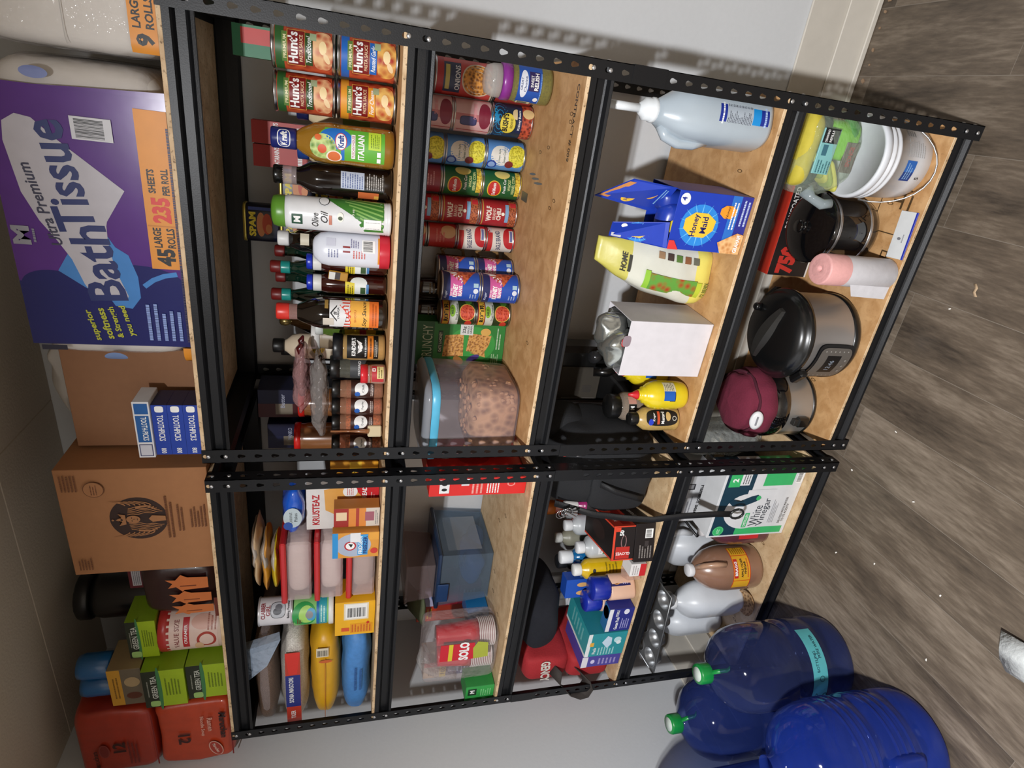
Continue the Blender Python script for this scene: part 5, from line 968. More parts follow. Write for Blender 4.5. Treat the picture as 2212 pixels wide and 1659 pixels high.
s.poly([(-w/2, .0), (-w/2, .055), (-.045, .07), (-.018, .02), (-.022, .0)], food('c8864a', 'eebd84', 80, bump=.3)); s.bars(-.01, .036, .06, .054, 2, W_); s.bars(.0, .005, .065, .028, 2, 'b8c4e8'); s.poly([(-w/2, h), (-w/2, h-.03), (-w/2+.022, h-.014), (-w/2+.022, h)], 'd83a3a'); s.text('GRAHAM', -.045, .014, .012, W_, w=.044, bold=.03)
b.build('carton', t)
def flap(name, P4, m, des=None):
    f = MB(); a, c, d_, e = [Vector(q) for q in P4]; n_ = (c-a).cross(e-a).normalized()*.001
    f.add([a-n_, c-n_, d_-n_, e-n_, a+n_, c+n_, d_+n_, e+n_], [(3, 2, 1, 0), (0, 1, 5, 4), (1, 2, 6, 5), (2, 3, 7, 6), (3, 0, 4, 7)], m); f.add([a+n_, c+n_, d_+n_, e+n_], [(0, 1, 2, 3)], m)
    if des:
        L1 = (c-a).length; L2 = (e-a).length
        des(S(f, lambda u, v, o: tuple(a+(c-a)*(u/L1)*(1)+((e-a)*(1-u/L1)+(d_-c)*(u/L1))*(v/L2)+n_.normalized()*(.001+o)), .05), L1, L2)
    return f.build(name, t)
flap('flap', [(-w/2, .0, h), (w/2*-.1, .0, h+.008), (-.03, .06, h+.13), (-w/2+.012, .035, h+.145)], BB, lambda s, a, c: (maid(s, a*.5, c*.55, .55, -1), s.rect(a*.06, c*.8, a*.3, c*.97, 'cfcfd8'), s.ell(a*.8, c*.78, .008, .008, W_)))
flap('flap', [(-.005, .10, h-.005), (w/2, .02, h), (w/2+.005, .055, h+.10), (.022, .10, h+.175)], BB, lambda s, a, c: (s.ell(a*.6, c*.3, .022, .012, 'e0a83a', rot=-.3), s.ell(a*.3, c*.6, .022, .018, 'f0c23a'), s.text('Maid', a*.3, c*.6, .012, '3a2a6c', rot=PI), s.rect(a*.1, c*.85, a*.9, c*.99, 'c8864a'), s.bars(a*.3, c*.1, a*.9, c*.2, 2, '8ab8e0')))
b = MB(); b.blob((-.012, .055, h-.035), (.045, .04, .05), M('2440a8', .3, bump=.3, coat=.5), e=(3, 3), amp=.004, seed=4); b.blob((.032, .085, h-.03), (.03, .045, .05), M('1f3a9c', .3, coat=.5), e=(3, 3), amp=.004, seed=5)
s = FR(b, .013); hexa(s, -.02, h-.02, .7, 'e0c83a'); b.build('inner_packets', t)
# bag of soup mix or rice
t = thing('rice_bag', 'half folded pale yellow and white food bag with vegetables pictured, beside the graham box', 'bag', (-.470, .150, Z4), .1)
b = MB(); PB = M('d4d4c6', .35, bump=.7, s=28, coat=.5, var=.06); YB_ = M('e4d96a', .35, bump=.5, s=28, coat=.5)
N = 30; K_N = 26; vs = []
for j in range(K_N+1):
    f = j/K_N; z = .33*f; hw = (.078+.004*math.sin(f*9))*(1 if f < .55 else 1-.62*(f-.55)/.45); dp = (.055-.003*math.cos(f*7))*(1-f**3*.88)
    if f < .06: hw *= .9+.1*f/.06; dp *= .85+.15*f/.06
    for i in range(N):
        a = 2*PI*i/N; ca, sa = math.cos(a), math.sin(a); x = math.copysign(abs(ca)**.6, ca)*hw; y = math.copysign(abs(sa)**.7, sa)*dp
        nv = noise.noise_vector(Vector((x*24, y*24, z*18)))*.006; vs.append((x+nv.x+.05*f*f, y+nv.y, max(0.0, z+nv.z*.5) if j else 0.0))
fs = [(j*N+i, j*N+(i+1) % N, (j+1)*N+(i+1) % N, (j+1)*N+i) for j in range(K_N) for i in range(N)]+[tuple(range(N-1, -1, -1)), tuple(K_N*N+i for i in range(N))]
b.add(vs, fs[:4*N], YB_, True); b.add(vs, fs[4*N:19*N], PB, True); b.add(vs, fs[19*N:], M('c9c05c', .4, bump=.5, s=28, coat=.4), True); b.build('bag_body', t)
g = MB()
def bagfn(u, v, o):
    f = v/.33; hw = .078*(1 if f < .55 else 1-.62*(f-.55)/.45); dp = .055*(1-f**3*.88); q = max(-1, min(1, (u)/hw)); return (u+.05*f*f, -dp*(1-abs(q)**3.2)**.6-.0065-o, v)
s = S(g, bagfn, .008); VG = food('a8381c', '5f9a3a', 55, bump=.2)
s.rect(-.060, .045, -.015, .185, VG); s.rect(-.062, .03, -.018, .045, 'b8c83a'); s.rect(-.060, .185, -.010, .20, '8fc03a'); s.text('12 BEAN', -.038, .018, .012, '3a5a1c', w=.04); s.text('HOME', -.008, .262, .015, '2a2a20', w=.05, bold=.02); s.rect(-.03, .242, .014, .250, '2a2a20')
for k in range(5): s.rect(.028, .05+.026*k, .046, .068+.026*k, ('6a6a5a', '8a5a3a', '5a7a3a', '4a3a34', '9a7a5a')[k])
g.build('bag_print', t)
# plain white box with silver pouches
t = thing('white_box', 'plain white open box stuffed with crumpled silver foil pouches', 'box', (-.657, .028, Z4), -.03)
b = MB(); w, h, d = .160, .248, .15; WB = P('d6d2d6', .5)
b.box(-w/2, w/2, 0, .002, 0, h, WB, .0005); b.box(-w/2, w/2, d-.002, d, 0, h, WB, .0005); b.box(-w/2, -w/2+.002, .002, d-.002, 0, h, WB, .0005); b.box(w/2-.002, w/2, .002, d-.002, 0, h, WB, .0005); b.box(-w/2, w/2, 0, d, 0, .002, WB, .0005)
FR(b, 0).ell(.022, h, .016, .012, '8f7f86', n=20, e=3); b.build('carton', t)
FOIL = M('b9bdb9', .18, .85, bump=.6, s=30)
for i, (x, y, z, r, a) in enumerate(((-.02, .055, h-.01, (.055, .045, .055), .4), (.02, .085, h+.012, (.05, .04, .045), -.3), (.03, .11, h-.03, (.045, .035, .05), .2), (-.045, .105, h-.02, (.03, .04, .05), 0))):
    MB().blob((x, y, z), r, FOIL, e=(2.4, 2.2), amp=.012, fr=26, seed=i+5).build('foil_pouch', t)
b = MB(); b.blob((.012, .012, h-.002), (.012, .006, .010), M('d02a2a', .4), amp=.004, fr=60, seed=2, n=12, k=8); b.build('red_tear_tab', t)
# mustards
YM = M('dcc41c', .25, coat=.6)
def must(s, r): s.rect(.008, .048, .042, .085, 'd8d0b0'); s.bars(.01, .05, .04, .083, 6, '5a5440'); s.rect(-.020, .048, .008, .066, '2a2a30'); s.rect(-.018, .05, .022, .085, '1c5ab0'); s.rect(.010, .048, .04, .085, 'd8d0b0'); s.bars(.012, .052, .038, .083, 6, '5a5440', 3)
MP = [(.030, .001), (.037, .004), (.040, .012), (.042, .03), (.0425, .055), (.0425, .085), (.041, .10), (.036, .115), (.028, .126), (.0245, .130), (.0245, .136), (.017, .139), (.0155, .145), (.0155, .149)]
for x, y, k, lb in ((-.819, .076, 1, 'yellow mustard squeeze bottle with red tip, in front'), (-.806, .205, .93, 'yellow mustard squeeze bottle with red tip, half behind the white box')):
    bottle('mustard_bottle', lb, x, y, Z4, [(a, c*k) for a, c in MP], YM, M('c8232a', .35), [(.0135, .149*k), (.0135, .153*k), (.0075, .165*k), (.0035, .178*k), (0, .179*k)], must, capname='red_tip', capflute=0, group='yellow mustard bottles', rlab=.0425)
def kro(s, r): s.ell(.002, .062, .026, .052, K_, e=3); s.ell(-.012, .098, .010, .008, '2a40c0'); s.text('Kroger', .004, .088, .009, W_, w=.026, sh=.3); s.rect(-.018, .070, .022, .078, 'c8502c'); s.text('Mustard', .002, .060, .010, W_, w=.036, bold=.02); s.ell(.006, .042, .014, .008, 'c8a86a'); s.ell(0, .022, .007, .007, 'c8c8c0'); s.ell(0, .022, .005, .005, K_)
bottle('mustard_bottle', 'tan spicy Kroger Mustard bottle with black cap and black label', -.900, .078, Z4, [(.030, .001), (.035, .004), (.036, .012), (.036, .09), (.033, .112), (.022, .128), (.017, .134)], M('b89a5c', .25, coat=.6, var=.2, s=200),
       M('141414', .3), [(.0185, .132), (.019, .135), (.019, .155), (.017, .158), (0, .158)], kro, sy=.8, rlab=.0363)
def sp(s, r): s.rect(-.018, .108, .004, .134, K_); s.text('M', -.007, .122, .013, W_, w=.012, bold=.05); s.rect(.006, .108, .03, .134, 'c89080')
bottle('peppercorn_grinder', 'large clear peppercorn jar with black grinder lid behind the tan mustard', -.908, .172, Z4, [(.040, .001), (.044, .004), (.044, .135), (.036, .15), (.034, .155)], CL('b8a898', .35, .1), M('141414', .3),
       [(.036, .152), (.038, .156), (.038, .182), (.034, .188), (0, .189)], sp, content=(food('4a3a30', 'a08a74', 330, bump=.8), .132), rlab=.0443, sy=1, cat='jar')
# black appliance behind
t = thing('air_fryer', 'black countertop appliance with a clear window drawer at the back of the fourth shelf', 'appliance', (-.890, .34, Z4), 0)
b = MB(); BP_ = M('121212', .3, coat=.3); b.box(-.115, .095, .02, .118, 0, .315, BP_, .018); b.build('housing', t)
b = MB(); b.box(-.09, .03, .008, .02, .14, .285, CL('5a544c', .5, .1), .008); RTs = FR(b, .008); RTs.rect(-.06, .17, -.035, .2, '3a3632'); RTs.rect(-.082, .15, -.081, .27, '8a8480'); b.build('window', t)
b = MB(); b.tube([(.055, .0, .06), (.055, -.03, .10), (.04, -.045, .15), (.035, -.03, .19)], .016, M('0e0e0e', .25, coat=.5), n=12); b.build('handle', t)
MB().tube([(.075, .01, .16), (.085, -.03, .20)], [.018, .02], M('3c3c3e', .2, .6), n=14).build('knob', t)
# backpack spanning the gap of the racks
t = thing('backpack', 'black fabric backpack with straps, lying across the gap between the two racks', 'backpack', (-1.100, .055, Z4), 0)
FB = M('1b1c1f', .85, bump=.5, s=220, var=.2)
MB().blob((0, .155, .19), (.145, .135, .189), FB, e=(3.4, 3), amp=.014, fr=11, seed=3, n=52, k=34).build('main_compartment', t)
MB().blob((.080, .185, .298), (.08, .085, .085), FB, e=(2.6, 2.4), amp=.012, fr=14, seed=5).build('top_flap', t)
MB().blob((-.055, .028, .13), (.080, .020, .10), FB, e=(4, 4), amp=.006, fr=20, seed=7).build('front_pocket', t)
MB().blob((.085, .17, .10), (.055, .09, .097), FB, e=(2.6, 2.4), amp=.010, fr=14, seed=9).build('side_pocket', t)
ST = M('131315', .6, bump=.4, s=300)
MB().strip([(-.09, .01, .345), (-.12, -.015, .22), (-.125, -.035, .12), (-.115, -.062, .04), (-.10, -.07, -.06), (-.098, -.072, -.18), (-.10, -.074, -.235)], .022, .003, ST, axis=(1, 0, 0)).build('strap', t)
b = MB(); b.tube([(-.10+.018*math.cos(a*PI/6), -.074, -.255+.024*math.sin(a*PI/6)) for a in range(13)], .004, M('1c1e1f', .3, coat=.5), n=8); b.build('buckle', t)
MB().strip([(-.02, .0, .21), (-.04, -.012, .16), (-.065, -.014, .085), (-.075, -.01, .06)], .02, .003, ST, axis=(1, 0, 0)).build('strap', t)
b = MB(); b.tube([(.11, .02, .345), (.09, -.005, .31), (.10, -.008, .27)], .003, M('b8b8ba', .3, .9), n=6); b.box(.105, .128, -.006, -.001, .278, .30, M('a8a8a8', .35, .8), .001); b.build('zip_pull', t)
MB().blob((.10, -.0, .345), (.016, .006, .012), M('b83a34', .5), amp=.003, fr=80, seed=1, n=12, k=8).build('red_tag', t)
t = thing('key_bundle', 'bundle of keys and silver rings hanging on the left top of the black backpack', 'keys', (-1.195, .028, Z4+.335), 0)
for i in range(4): MB().tube([(.014*math.cos(a*PI/8)+.006*i-.01, -.004*i, .014*math.sin(a*PI/8)-.006*i) for a in range(17)], .0012, M('b4b4b6', .25, .95), n=6).build('ring', t)
for i in range(4): b = MB(); b.box(-.004, .004, -.001, .001, -.045, -.008, M('a8a8aa', .3, .9), .0005); b.lathe([(.008, -.001), (.008, .001)], M('a8a8aa', .3, .9), n=14, cx=0); o = b.build('key', t); o.rotation_euler = (0, -.5+.35*i, 0); o.location = (.006*i-.008, -.004*i-.003, -.006)
# ---------------------------------------------------------------- fourth shelf, left rack
def gl(up):
    def d(b, w, dd, h):
        s = FR(b, 0); s.rect(-w/2, 0, w/2, h, '1c1616'); s2 = RT(b, w/2); s3 = TP(b, h)
        if up:
            s.rect(-w/2, h*.9, w/2, h, 'd8452c'); s.rect(w/2-.004, 0, w/2, h, 'd8452c'); s.rect(-w/2, 0, -w/2+.004, h, 'd8452c'); s.text('50', w*.3, h*.62, .015, W_, bold=.04); s.rect(w*.34, h*.68, w*.46, h*.9, 'd8452c'); s.ell(.005, h*.5, .022, .010, '8a6a6a'); s.ell(.006, h*.5, .019, .007, '1c1616'); s.rect(-w*.45, h*.2, -w*.1, h*.85, 'b82c24'); s.text('GLOVES', -w*.3, h*.5, .010, W_, rot=PI/2)
            s2.rect(0, 0, dd, h, 'b8382a'); s2.rect(dd*.05, h*.15, dd*.95, h*.55, '8a1a18'); s2.text('NITRILE', dd*.3, h*.72, .012, W_, w=.06); s2.rect(dd*.5, h*.5, dd*.95, h*.95, 'd8452c')
            s3.rect(-w/2, 0, w/2, dd, '1a1414'); s3.rect(-w/2, 0, -w/2+.006, dd, 'd8452c'); s3.rect(w/2-.006, 0, w/2, dd, 'd8452c'); s3.ell(0, dd*.5, .03, .05, '2a1c1a')
        else:
            s.bars(-w*.4, h*.1, -w*.05, h*.8, 5, '8a8480'); s.barcode(w*.12, h*.1, w*.36, h*.5); s.rect(-w*.1, h*.3, w*.05, h*.5, '3a3434'); s2.rect(0, 0, dd, h, '1e1818'); s2.text('STEP GUARD', dd*.4, h*.6, .012, 'c8c4c0', w=.07); s2.ell(.03, h*.5, .008, .010, 'c8c4c0')
    return d
carton('glove_box', 'black box with barcode lying under the red edged glove box', -1.318, .006, Z4, .130, .22, .068, '1c1616', gl(0), rz=.30)
carton('glove_box', 'black and red disposable glove box with 50 printed, lying on the plain black one', -1.318, .010, Z4+.0695, .118, .22, .075, '1c1616', gl(1), rz=.26)
b = MB(); b.box(-.026, .022, 0, .06, 0, .055, P('e2dedc'), .001); FR(b, 0).rect(-.026, 0, .022, .022, 'c8282c'); FR(b, 0).bars(-.02, .025, .018, .05, 3, 'a8a0a0')
solo('ointment_box', b, 'small white and red carton standing left of the glove boxes', 'box', (-1.432, .006, Z4+.001), .1)
b = MB(); b.box(-.02, .02, 0, .05, 0, .05, CL('e8c8b8', .25), .003); solo('clear_packet', b, 'small clear blister packet on the board in front of the yellow bottle', 'packet', (-1.47, .025, Z4+.001), .5)
def bott(name, lb, x, y, r, h, body, capm, ch, des=None, sy=1, e=2, z=0, sh=.8, cr=.6, group=None, cl=None):
    return bottle(name, lb, x, y, Z4+z, [(r*.85, .001), (r*.97, .004), (r, .01), (r, h*sh), (r*.9, h*(sh+.07)), (r*cr*.95, h-.008), (r*cr*.95, h)], body, capm, [(r*cr, h-.006), (r*cr*1.06, h-.003), (r*cr*1.06, h+ch-.004), (r*cr*.95, h+ch), (0, h+ch)], des, sy=sy, e=e, group=group)
bott('hand_lotion', 'small yellow ribbed bottle with white cap standing behind the headache pill bottles', -1.553, .150, .036, .165, M('dcb414', .3, coat=.5), M('e8e8e4', .4), .022, lambda s, r: (s.ell(-.01, .12, .008, .006, '3a3a40'), s.bars(-.02, .03, .02, .08, 4, '8a7410')), cr=.55)
def apd(s, r): s.rect(.0, .02, .05, .098, '232058'); s.ell(.022, .07, .017, .018, 'd8964a'); s.ell(.022, .07, .014, .013, '5a1c2c'); s.text('Advil', .022, .07, .009, W_, w=.024, bold=.04); s.bars(.006, .028, .044, .05, 3, 'b8b0d0')
APB = M('d8b098', .4, var=.05)
bott('pill_bottle', 'large tan pain relief bottle with big dark blue cap and navy label', -1.553, .058, .044, .100, APB, M('1a2c9c', .35, coat=.4), .055, apd, sy=.75, e=3, sh=.88, cr=.86)
bott('pill_bottle', 'second tan bottle with blue cap, left of the navy labelled one', -1.645, .092, .040, .098, APB, M('1c30a4', .35, coat=.4), .052, lambda s, r: s.bars(-.02, .02, .0, .03, 1, 'c8a898'), sy=.75, e=3, sh=.88, cr=.86)
def iso(s, r): s.rect(-.03, .04, .03, .10, '3a8a5c'); s.rect(-.03, .088, .03, .105, 'e8e8e8'); s.text('Isopropyl', 0, .095, .006, K_, w=.044); s.rect(-.004, .06, .012, .072, 'd8d04a'); s.bars(-.02, .045, .024, .058, 2, 'b0d8c0')
WT = M('c4c8ca', .35, coat=.3, tr=.1)
bott('alcohol_bottle', 'clear white isopropyl alcohol bottle with green label', -1.488, .190, .040, .150, WT, M('e4e6e8', .4), .022, iso, cr=.5)
bott('alcohol_bottle', 'frosted white bottle with white cap behind the green labelled one', -1.470, .290, .038, .165, WT, M('dcdedf', .4), .022, None, cr=.5)
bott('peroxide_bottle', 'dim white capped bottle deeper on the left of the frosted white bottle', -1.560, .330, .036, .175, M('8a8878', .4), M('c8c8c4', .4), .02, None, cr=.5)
bott('mouthwash_bottle', 'bright blue mouthwash bottle with large white cap', -1.570, .235, .036, .165, M('1a78b8', .1, coat=1, tr=.3), M('e8eaec', .4), .040, lambda s, r: s.bars(-.02, .04, .02, .1, 4, '8ac8e8'), cr=.62)
bott('body_wash_bottle', 'magenta bottle with white pump head beside the glove boxes', -1.388, .300, .035, .155, M('a02a6a', .25, coat=.6), M('e4e0dc', .4), .045, lambda s, r: s.ell(0, .08, .02, .03, 'c85a9a'), cr=.5)
bott('orange_bottle', 'orange red bottle with orange cap in the dark back corner', -1.470, .400, .034, .20, M('d8501c', .2, coat=.8), M('d8782c', .4), .035, None, cr=.75)
bott('red_bottle', 'translucent red bottle with round red cap next to the orange one', -1.375, .400, .032, .175, M('8a1418', .15, coat=.8), M('c82418', .3), .035, None, cr=.75)
bott('black_lotion_bottle', 'black bottle lying behind the blue tablet boxes near the dark blanket', -1.655, .305, .036, .15, M('16181c', .4), M('1c1e22', .4), .03, None, cr=.7)
def ond(b, w, d, h): s = FR(b, 0); s.rect(-w/2, 0, w/2, h, '1f52b4'); s.text('OREXO LOT', w*.0, h*.35, .014, W_, w=w*.85); s.ell(-w*.25, h*.7, w*.12, h*.1, 'd8a86a'); s.ell(w*.2, h*.7, w*.12, h*.1, 'd8a86a'); RT(b, w/2).bars(.01, .02, d-.01, h*.8, 3, '8ab0e0')
carton('tablet_box', 'tall blue tablet carton with two tan ovals, behind the blue capped pill bottles', -1.628, .135, Z4, .075, .05, .205, '1c4cae', ond, rz=.15)
carton('tablet_box', 'smaller blue tablet carton with yellow patch, left behind the pill bottles', -1.705, .208, Z4, .062, .05, .160, '1c4cae', lambda b, w, d, h: (FR(b, 0).text('OREXO', 0, h*.6, .012, W_, w=w*.8), FR(b, 0).rect(w*.0, h*.15, w*.4, h*.35, 'd8c83a')), rz=.2)
def nvy(b, w, d, h):
    s = FR(b, 0); s.rect(-w/2, 0, w/2, h, '2a2f80'); s.rect(-w/2, h*.84, w/2, h, 'e0e0e4'); s.text('Gauze Pads', -w*.15, h*.6, .012, W_, w=w*.55, bold=.02); s.bars(-w*.4, h*.1, w*.1, h*.45, 4, 'a8a8d8'); s.text('STERILE', w*.3, h*.65, .010, W_, w=w*.3); s.ell(w*.36, h*.3, .012, .010, 'e0e0ec'); TP(b, h).rect(-w/2, 0, w/2, d, '2f6a9c'); TP(b, h).ell(w*.2, d*.5, .025, .02, W_)
carton('gauze_pad_box', 'navy and white gauze pad box lying in front between pill bottles and teal boxes', -1.655, .004, Z4, .104, .042, .092, '2a2f80', nvy)
def teal(b, w, d, h):
    s = FR(b, 0); s.rect(-w/2, 0, w/2, h, '2a8f98'); s.rect(-w/2, h*.90, w/2, h, 'e0e4e4'); s.rect(-w*.05, h*.82, w*.12, h*.92, 'e0a83a'); s.poly([(-.02, h*.45), (.01, h*.62), (.04, h*.5), (.03, h*.38), (0, h*.36)], 'c4d8e8'); s.ell(.018, h*.22, .014, .014, 'b8dce0'); s.ell(.005, h*.18, .009, .009, 'dfe8ea'); s.bars(-w*.45, h*.25, -w*.1, h*.7, 6, 'a8d8d8'); s.text('Pads', -w*.25, h*.78, .012, W_, w=.03)
    s = TP(b, h); s.rect(-w/2, 0, w/2, d, '2f99a0'); s.rect(-w/2, 0, -w/2+.012, d, 'e0e4e4'); s.bars(-w*.2, d*.2, w*.4, d*.8, 5, '7cc4c4'); RT(b, w/2).rect(0, 0, d, h, '25808c')
carton('non_stick_pad_box', 'teal non-stick pad box with white top edge at the front left of the fourth shelf', -1.769, .004, Z4, .110, .19, .146, '2a8f98', teal)
carton('violet_box', 'violet box with white end standing at the left of the teal pad box', -1.855, .006, Z4, .052, .17, .148, '4a4296', lambda b, w, d, h: (FR(b, 0).rect(-w/2, h*.85, w/2, h, 'e0dce4'), FR(b, 0).bars(-w*.3, h*.1, w*.3, h*.6, 5, 'a89cd0'), FR(b, 0).ell(0, h*.72, .01, .008, 'd0c8e8')))
for i, (x, y, z) in enumerate(((-1.755, .225, .13), (-1.80, .235, .13), (-1.735, .290, .135))):
    b = MB(); b.box(-.016, .016, 0, .03, 0, .045 if i < 2 else .07, P('dcdee0'), .003); b.box(-.016, .016, 0, .03, -z, -.0005, P('c8cace'), .002)
    solo('white_carton', b, ('small white carton sticking up behind the teal pad box, right', 'small white carton sticking up behind the teal pad box, left', 'slim white carton rising behind the blue tablet boxes')[i], 'box', (x, y, Z4+z), .1*i)
# red emergency bag
t = thing('emergency_bag', 'red fabric EMERGENCY bag with white letters and a grey carry strap at the left end', 'bag', (-1.941, .048, Z4), .0)
RF = M('a8262c', .8, bump=.4, s=180, var=.15)
b = MB(); b.blob((0, .13, .085), (.056, .13, .085), RF, e=(6, 6), amp=.006, fr=12, seed=2, n=48, k=24); b.blob((-.0, .14, .245), (.059, .13, .092), RF, e=(5, 5), amp=.009, fr=14, seed=6, n=48, k=24); b.build('bag_body', t)
g = MB(); s = S(g, lambda u, v, o: (u, .0075-o, v), .02); s.text('GENCY', .0, .255, .036, 'ddd6cc', w=.104, bold=.04, rot=PI+.1); g.build('bag_print', t)
MB().strip([(.02, .004, .215), (-.02, -.015, .22), (-.060, -.035, .18), (-.080, -.04, .14), (-.075, -.04, .11), (-.045, -.035, .095), (-.01, -.025, .11), (.01, -.004, .14)], .055, .004, M('37312e', .8, bump=.4, s=200), axis=(.15, .8, .5)).build('carry_strap', t)
b = MB(); BL_ = M('14161f', .9, bump=.6, s=90, var=.3); b.blob((0, 0, 0), (.128, .14, .074), BL_, e=(3.4, 3), amp=.014, fr=12, seed=9, n=48, k=26)
solo('dark_blanket', b, 'folded black blanket heaped on the medicine boxes beside the red bag, under the beam', 'blanket', (-1.752, .215, Z4+.282), 0)
# ---------------------------------------------------------------- bottom shelf, right rack
t = thing('bucket', 'white plastic bucket with wire handle and blue label on the bottom shelf', 'bucket', (-.113, .130, Z5), 0)
PW = M('d2d3d6', .4, coat=.2)
b = MB(); b.lathe([(.095, .0005), (.099, .004), (.1015, .04), (.106, .115), (.110, .116), (.110, .122), (.107, .123), (.1075, .132), (.111, .133), (.111, .139), (.108, .140), (.1085, .150)], PW, n=64); b.build('bucket_body', t)
b = MB(); b.lathe([(.1095, .149), (.1135, .151), (.1135, .166), (.110, .170), (.104, .170), (.102, .165), (0, .165)], M('dadde2', .35, coat=.3), n=64); b.build('lid', t, 'white lid with raised rim')
g = MB(); s = S(g, lambda u, v, o: ((.1003+v*.052+o)*math.sin(u/.1035), -(.1003+v*.052+o)*math.cos(u/.1035), v), .006)
s.rect(-.045, .052, .010, .085, '2a62b0'); s.rect(-.045, .052, -.02, .085, '1c3a7c'); s.bars(-.04, .058, .005, .08, 3, '8ab0d8'); s.bars(.02, .03, .07, .09, 8, 'a8a8a8'); s.bars(.075, .06, .10, .09, 4, '6a6a6a'); s.text('5', -.035, .030, .013, K_); g.build('bucket_label', t)
b = MB(); b.tube([(-.112*math.cos(a*PI/16)-.012*math.sin(a*PI/16), -.028-.118*math.sin(a*PI/16), .128-.100*math.sin(a*PI/16)) for a in range(17)], .002, M('b8b8b8', .3, .8), n=8); b.build('wire_handle', t, 'thin grey wire handle'); t.scale = (.95, .95, 1)
# bag of cleaning pads and sponges on the lid
t = thing('sponge_bag', 'clear bag of green and yellow sponge refills lying on the white bucket', 'bag', (-.112, .165, Z5+.178), 0)
b = MB(); LG, YG, DG = M('7cc82c', .6), M('c9c65c', .7), M('2c3a30', .85, bump=.5, s=200)
b.blob((.03, -.02, .062), (.05, .05, .055), LG, e=(3, 3), amp=.012, fr=24, seed=1); b.blob((.055, -.04, .036), (.03, .03, .03), M('3c9a2c', .6), amp=.008, seed=2); b.build('green_packet', t)
for i in range(5): b = MB(); b.blob((-.05+.018*i, -.045, .03+.012*i), (.045, .028, .008), YG if i % 2 == 0 else M('9aa84a', .7), e=(4, 3), amp=.004, seed=i); b.xf(Matrix.Translation((0, 0, .058)) @ Matrix.Rotation(-.55, 4, 'Y')); b.build('yellow_sponge', t)
b = MB(); b.blob((0, 0, .155), (.095, .075, .030), M('c4b43c', .75, bump=.4, s=60), e=(4, 3), amp=.004, seed=3); b.build('scrub_pad', t, 'yellow pad layer'); b = MB(); b.blob((0, -.002, .125), (.093, .075, .018), DG, e=(4, 3), amp=.004, seed=4); b.build('scrub_pad', t, 'dark green pad layer')
b = MB(); b.box(-.055, .055, -.088, -.083, .100, .150, M('7fb8b8', .5), .001); s = FR(b, -.088); s.rect(.02, .102, .055, .148, '1c1e20'); s.text('DISHWAND', .037, .137, .007, W_, w=.03); s.text('REFILLS', .037, .124, .007, W_, w=.028); s.rect(-.01, .125, .016, .14, '3a6a78'); s.bars(-.052, .102, -.02, .145, 5, '3a6a70'); b.build('paper_label', t, 'pale teal paper label')
b = MB(); b.blob((-.005, 0, .094), (.108, .092, .092), CL('d4e0d0', .12, .06, .9), e=(3, 3), amp=.012, fr=16, seed=8, n=44, k=28); b.tube([(-.10, -.045, .115), (-.118, -.06, .10), (-.130, -.075, .075), (-.125, -.08, .05)], [.022, .012, .014, .012], CL('a8b4b8', .5, .15), n=12); b.build('clear_film', t)
b = MB(); b.box(-.045, .03, -.072, -.066, .015, .055, M('6a6058', .5), .001); FR(b, -.072).text('SPONGE', -.005, .035, .014, 'a83a3a', w=.05, bold=.03); b.build('paper_label', t)
# black pot
t = thing('stock_pot', 'black enamel pot with silver rings and a flat rim behind the white bucket', 'pot', (-.320, .205, Z5), 0)
BE = M('0c0c0e', .08, coat=1)
MB().lathe([(.085, .0005), (.098, .006), (.102, .02), (.103, .06), (.103, .150), (.101, .155)], BE, n=64).build('pot_body', t)
MB().lathe([(.1025, .030), (.1045, .032), (.1045, .038), (.1025, .040)], M('b8b8ba', .25, .9), n=64, cap=(0, 0)).build('silver_ring', t)
MB().lathe([(.1025, .138), (.1045, .140), (.1045, .146), (.1025, .148)], M('b8b8ba', .25, .9), n=64, cap=(0, 0)).build('silver_ring', t)
MB().lathe([(.101, .155), (.109, .158), (.110, .163), (.104, .166), (.090, .176), (.06, .184), (.025, .188), (.012, .189), (.012, .198), (.020, .203), (.018, .209), (0, .210)], BE, n=64).build('lid', t); t.scale = (.95, .95, 1)
# red and black tray carton behind
def tray(b, w, d, h):
    s = FR(b, 0); s.rect(-w/2, 0, w/2, h, '1d191a'); s.text('750', -w*.36, h*.62, h*.46, 'c8342c', w=w*.24, bold=.06); s.text('FOOD TRAY', w*.12, h*.58, h*.30, 'e8e4e0', w=w*.50, bold=.05); s.text('POLYCOATED', w*.08, h*.88, h*.12, 'e0dcd8', w=w*.34, bold=.02); s.rect(-w/2, 0, w/2, h*.04, 'e4e0dc')
    s = TP(b, h); s.rect(-w/2, 0, w/2, d, 'b82a20'); s.rect(-w/2, 0, w/2, d*.3, 'd83a26'); s.rect(-w*.46, d*.5, -w*.38, d*.8, '4a1410'); s.ell(-w*.1, d*.6, .03, .04, 'a87a74'); s.bars(-w*.45, d*.55, -w*.39, d*.75, 3, 'd0a8a0')
carton('food_tray_box', 'long red and black FOOD TRAY 750 carton standing behind the black pot', -.315, .340, Z5, .375, .13, .150, 'a8261c', tray)
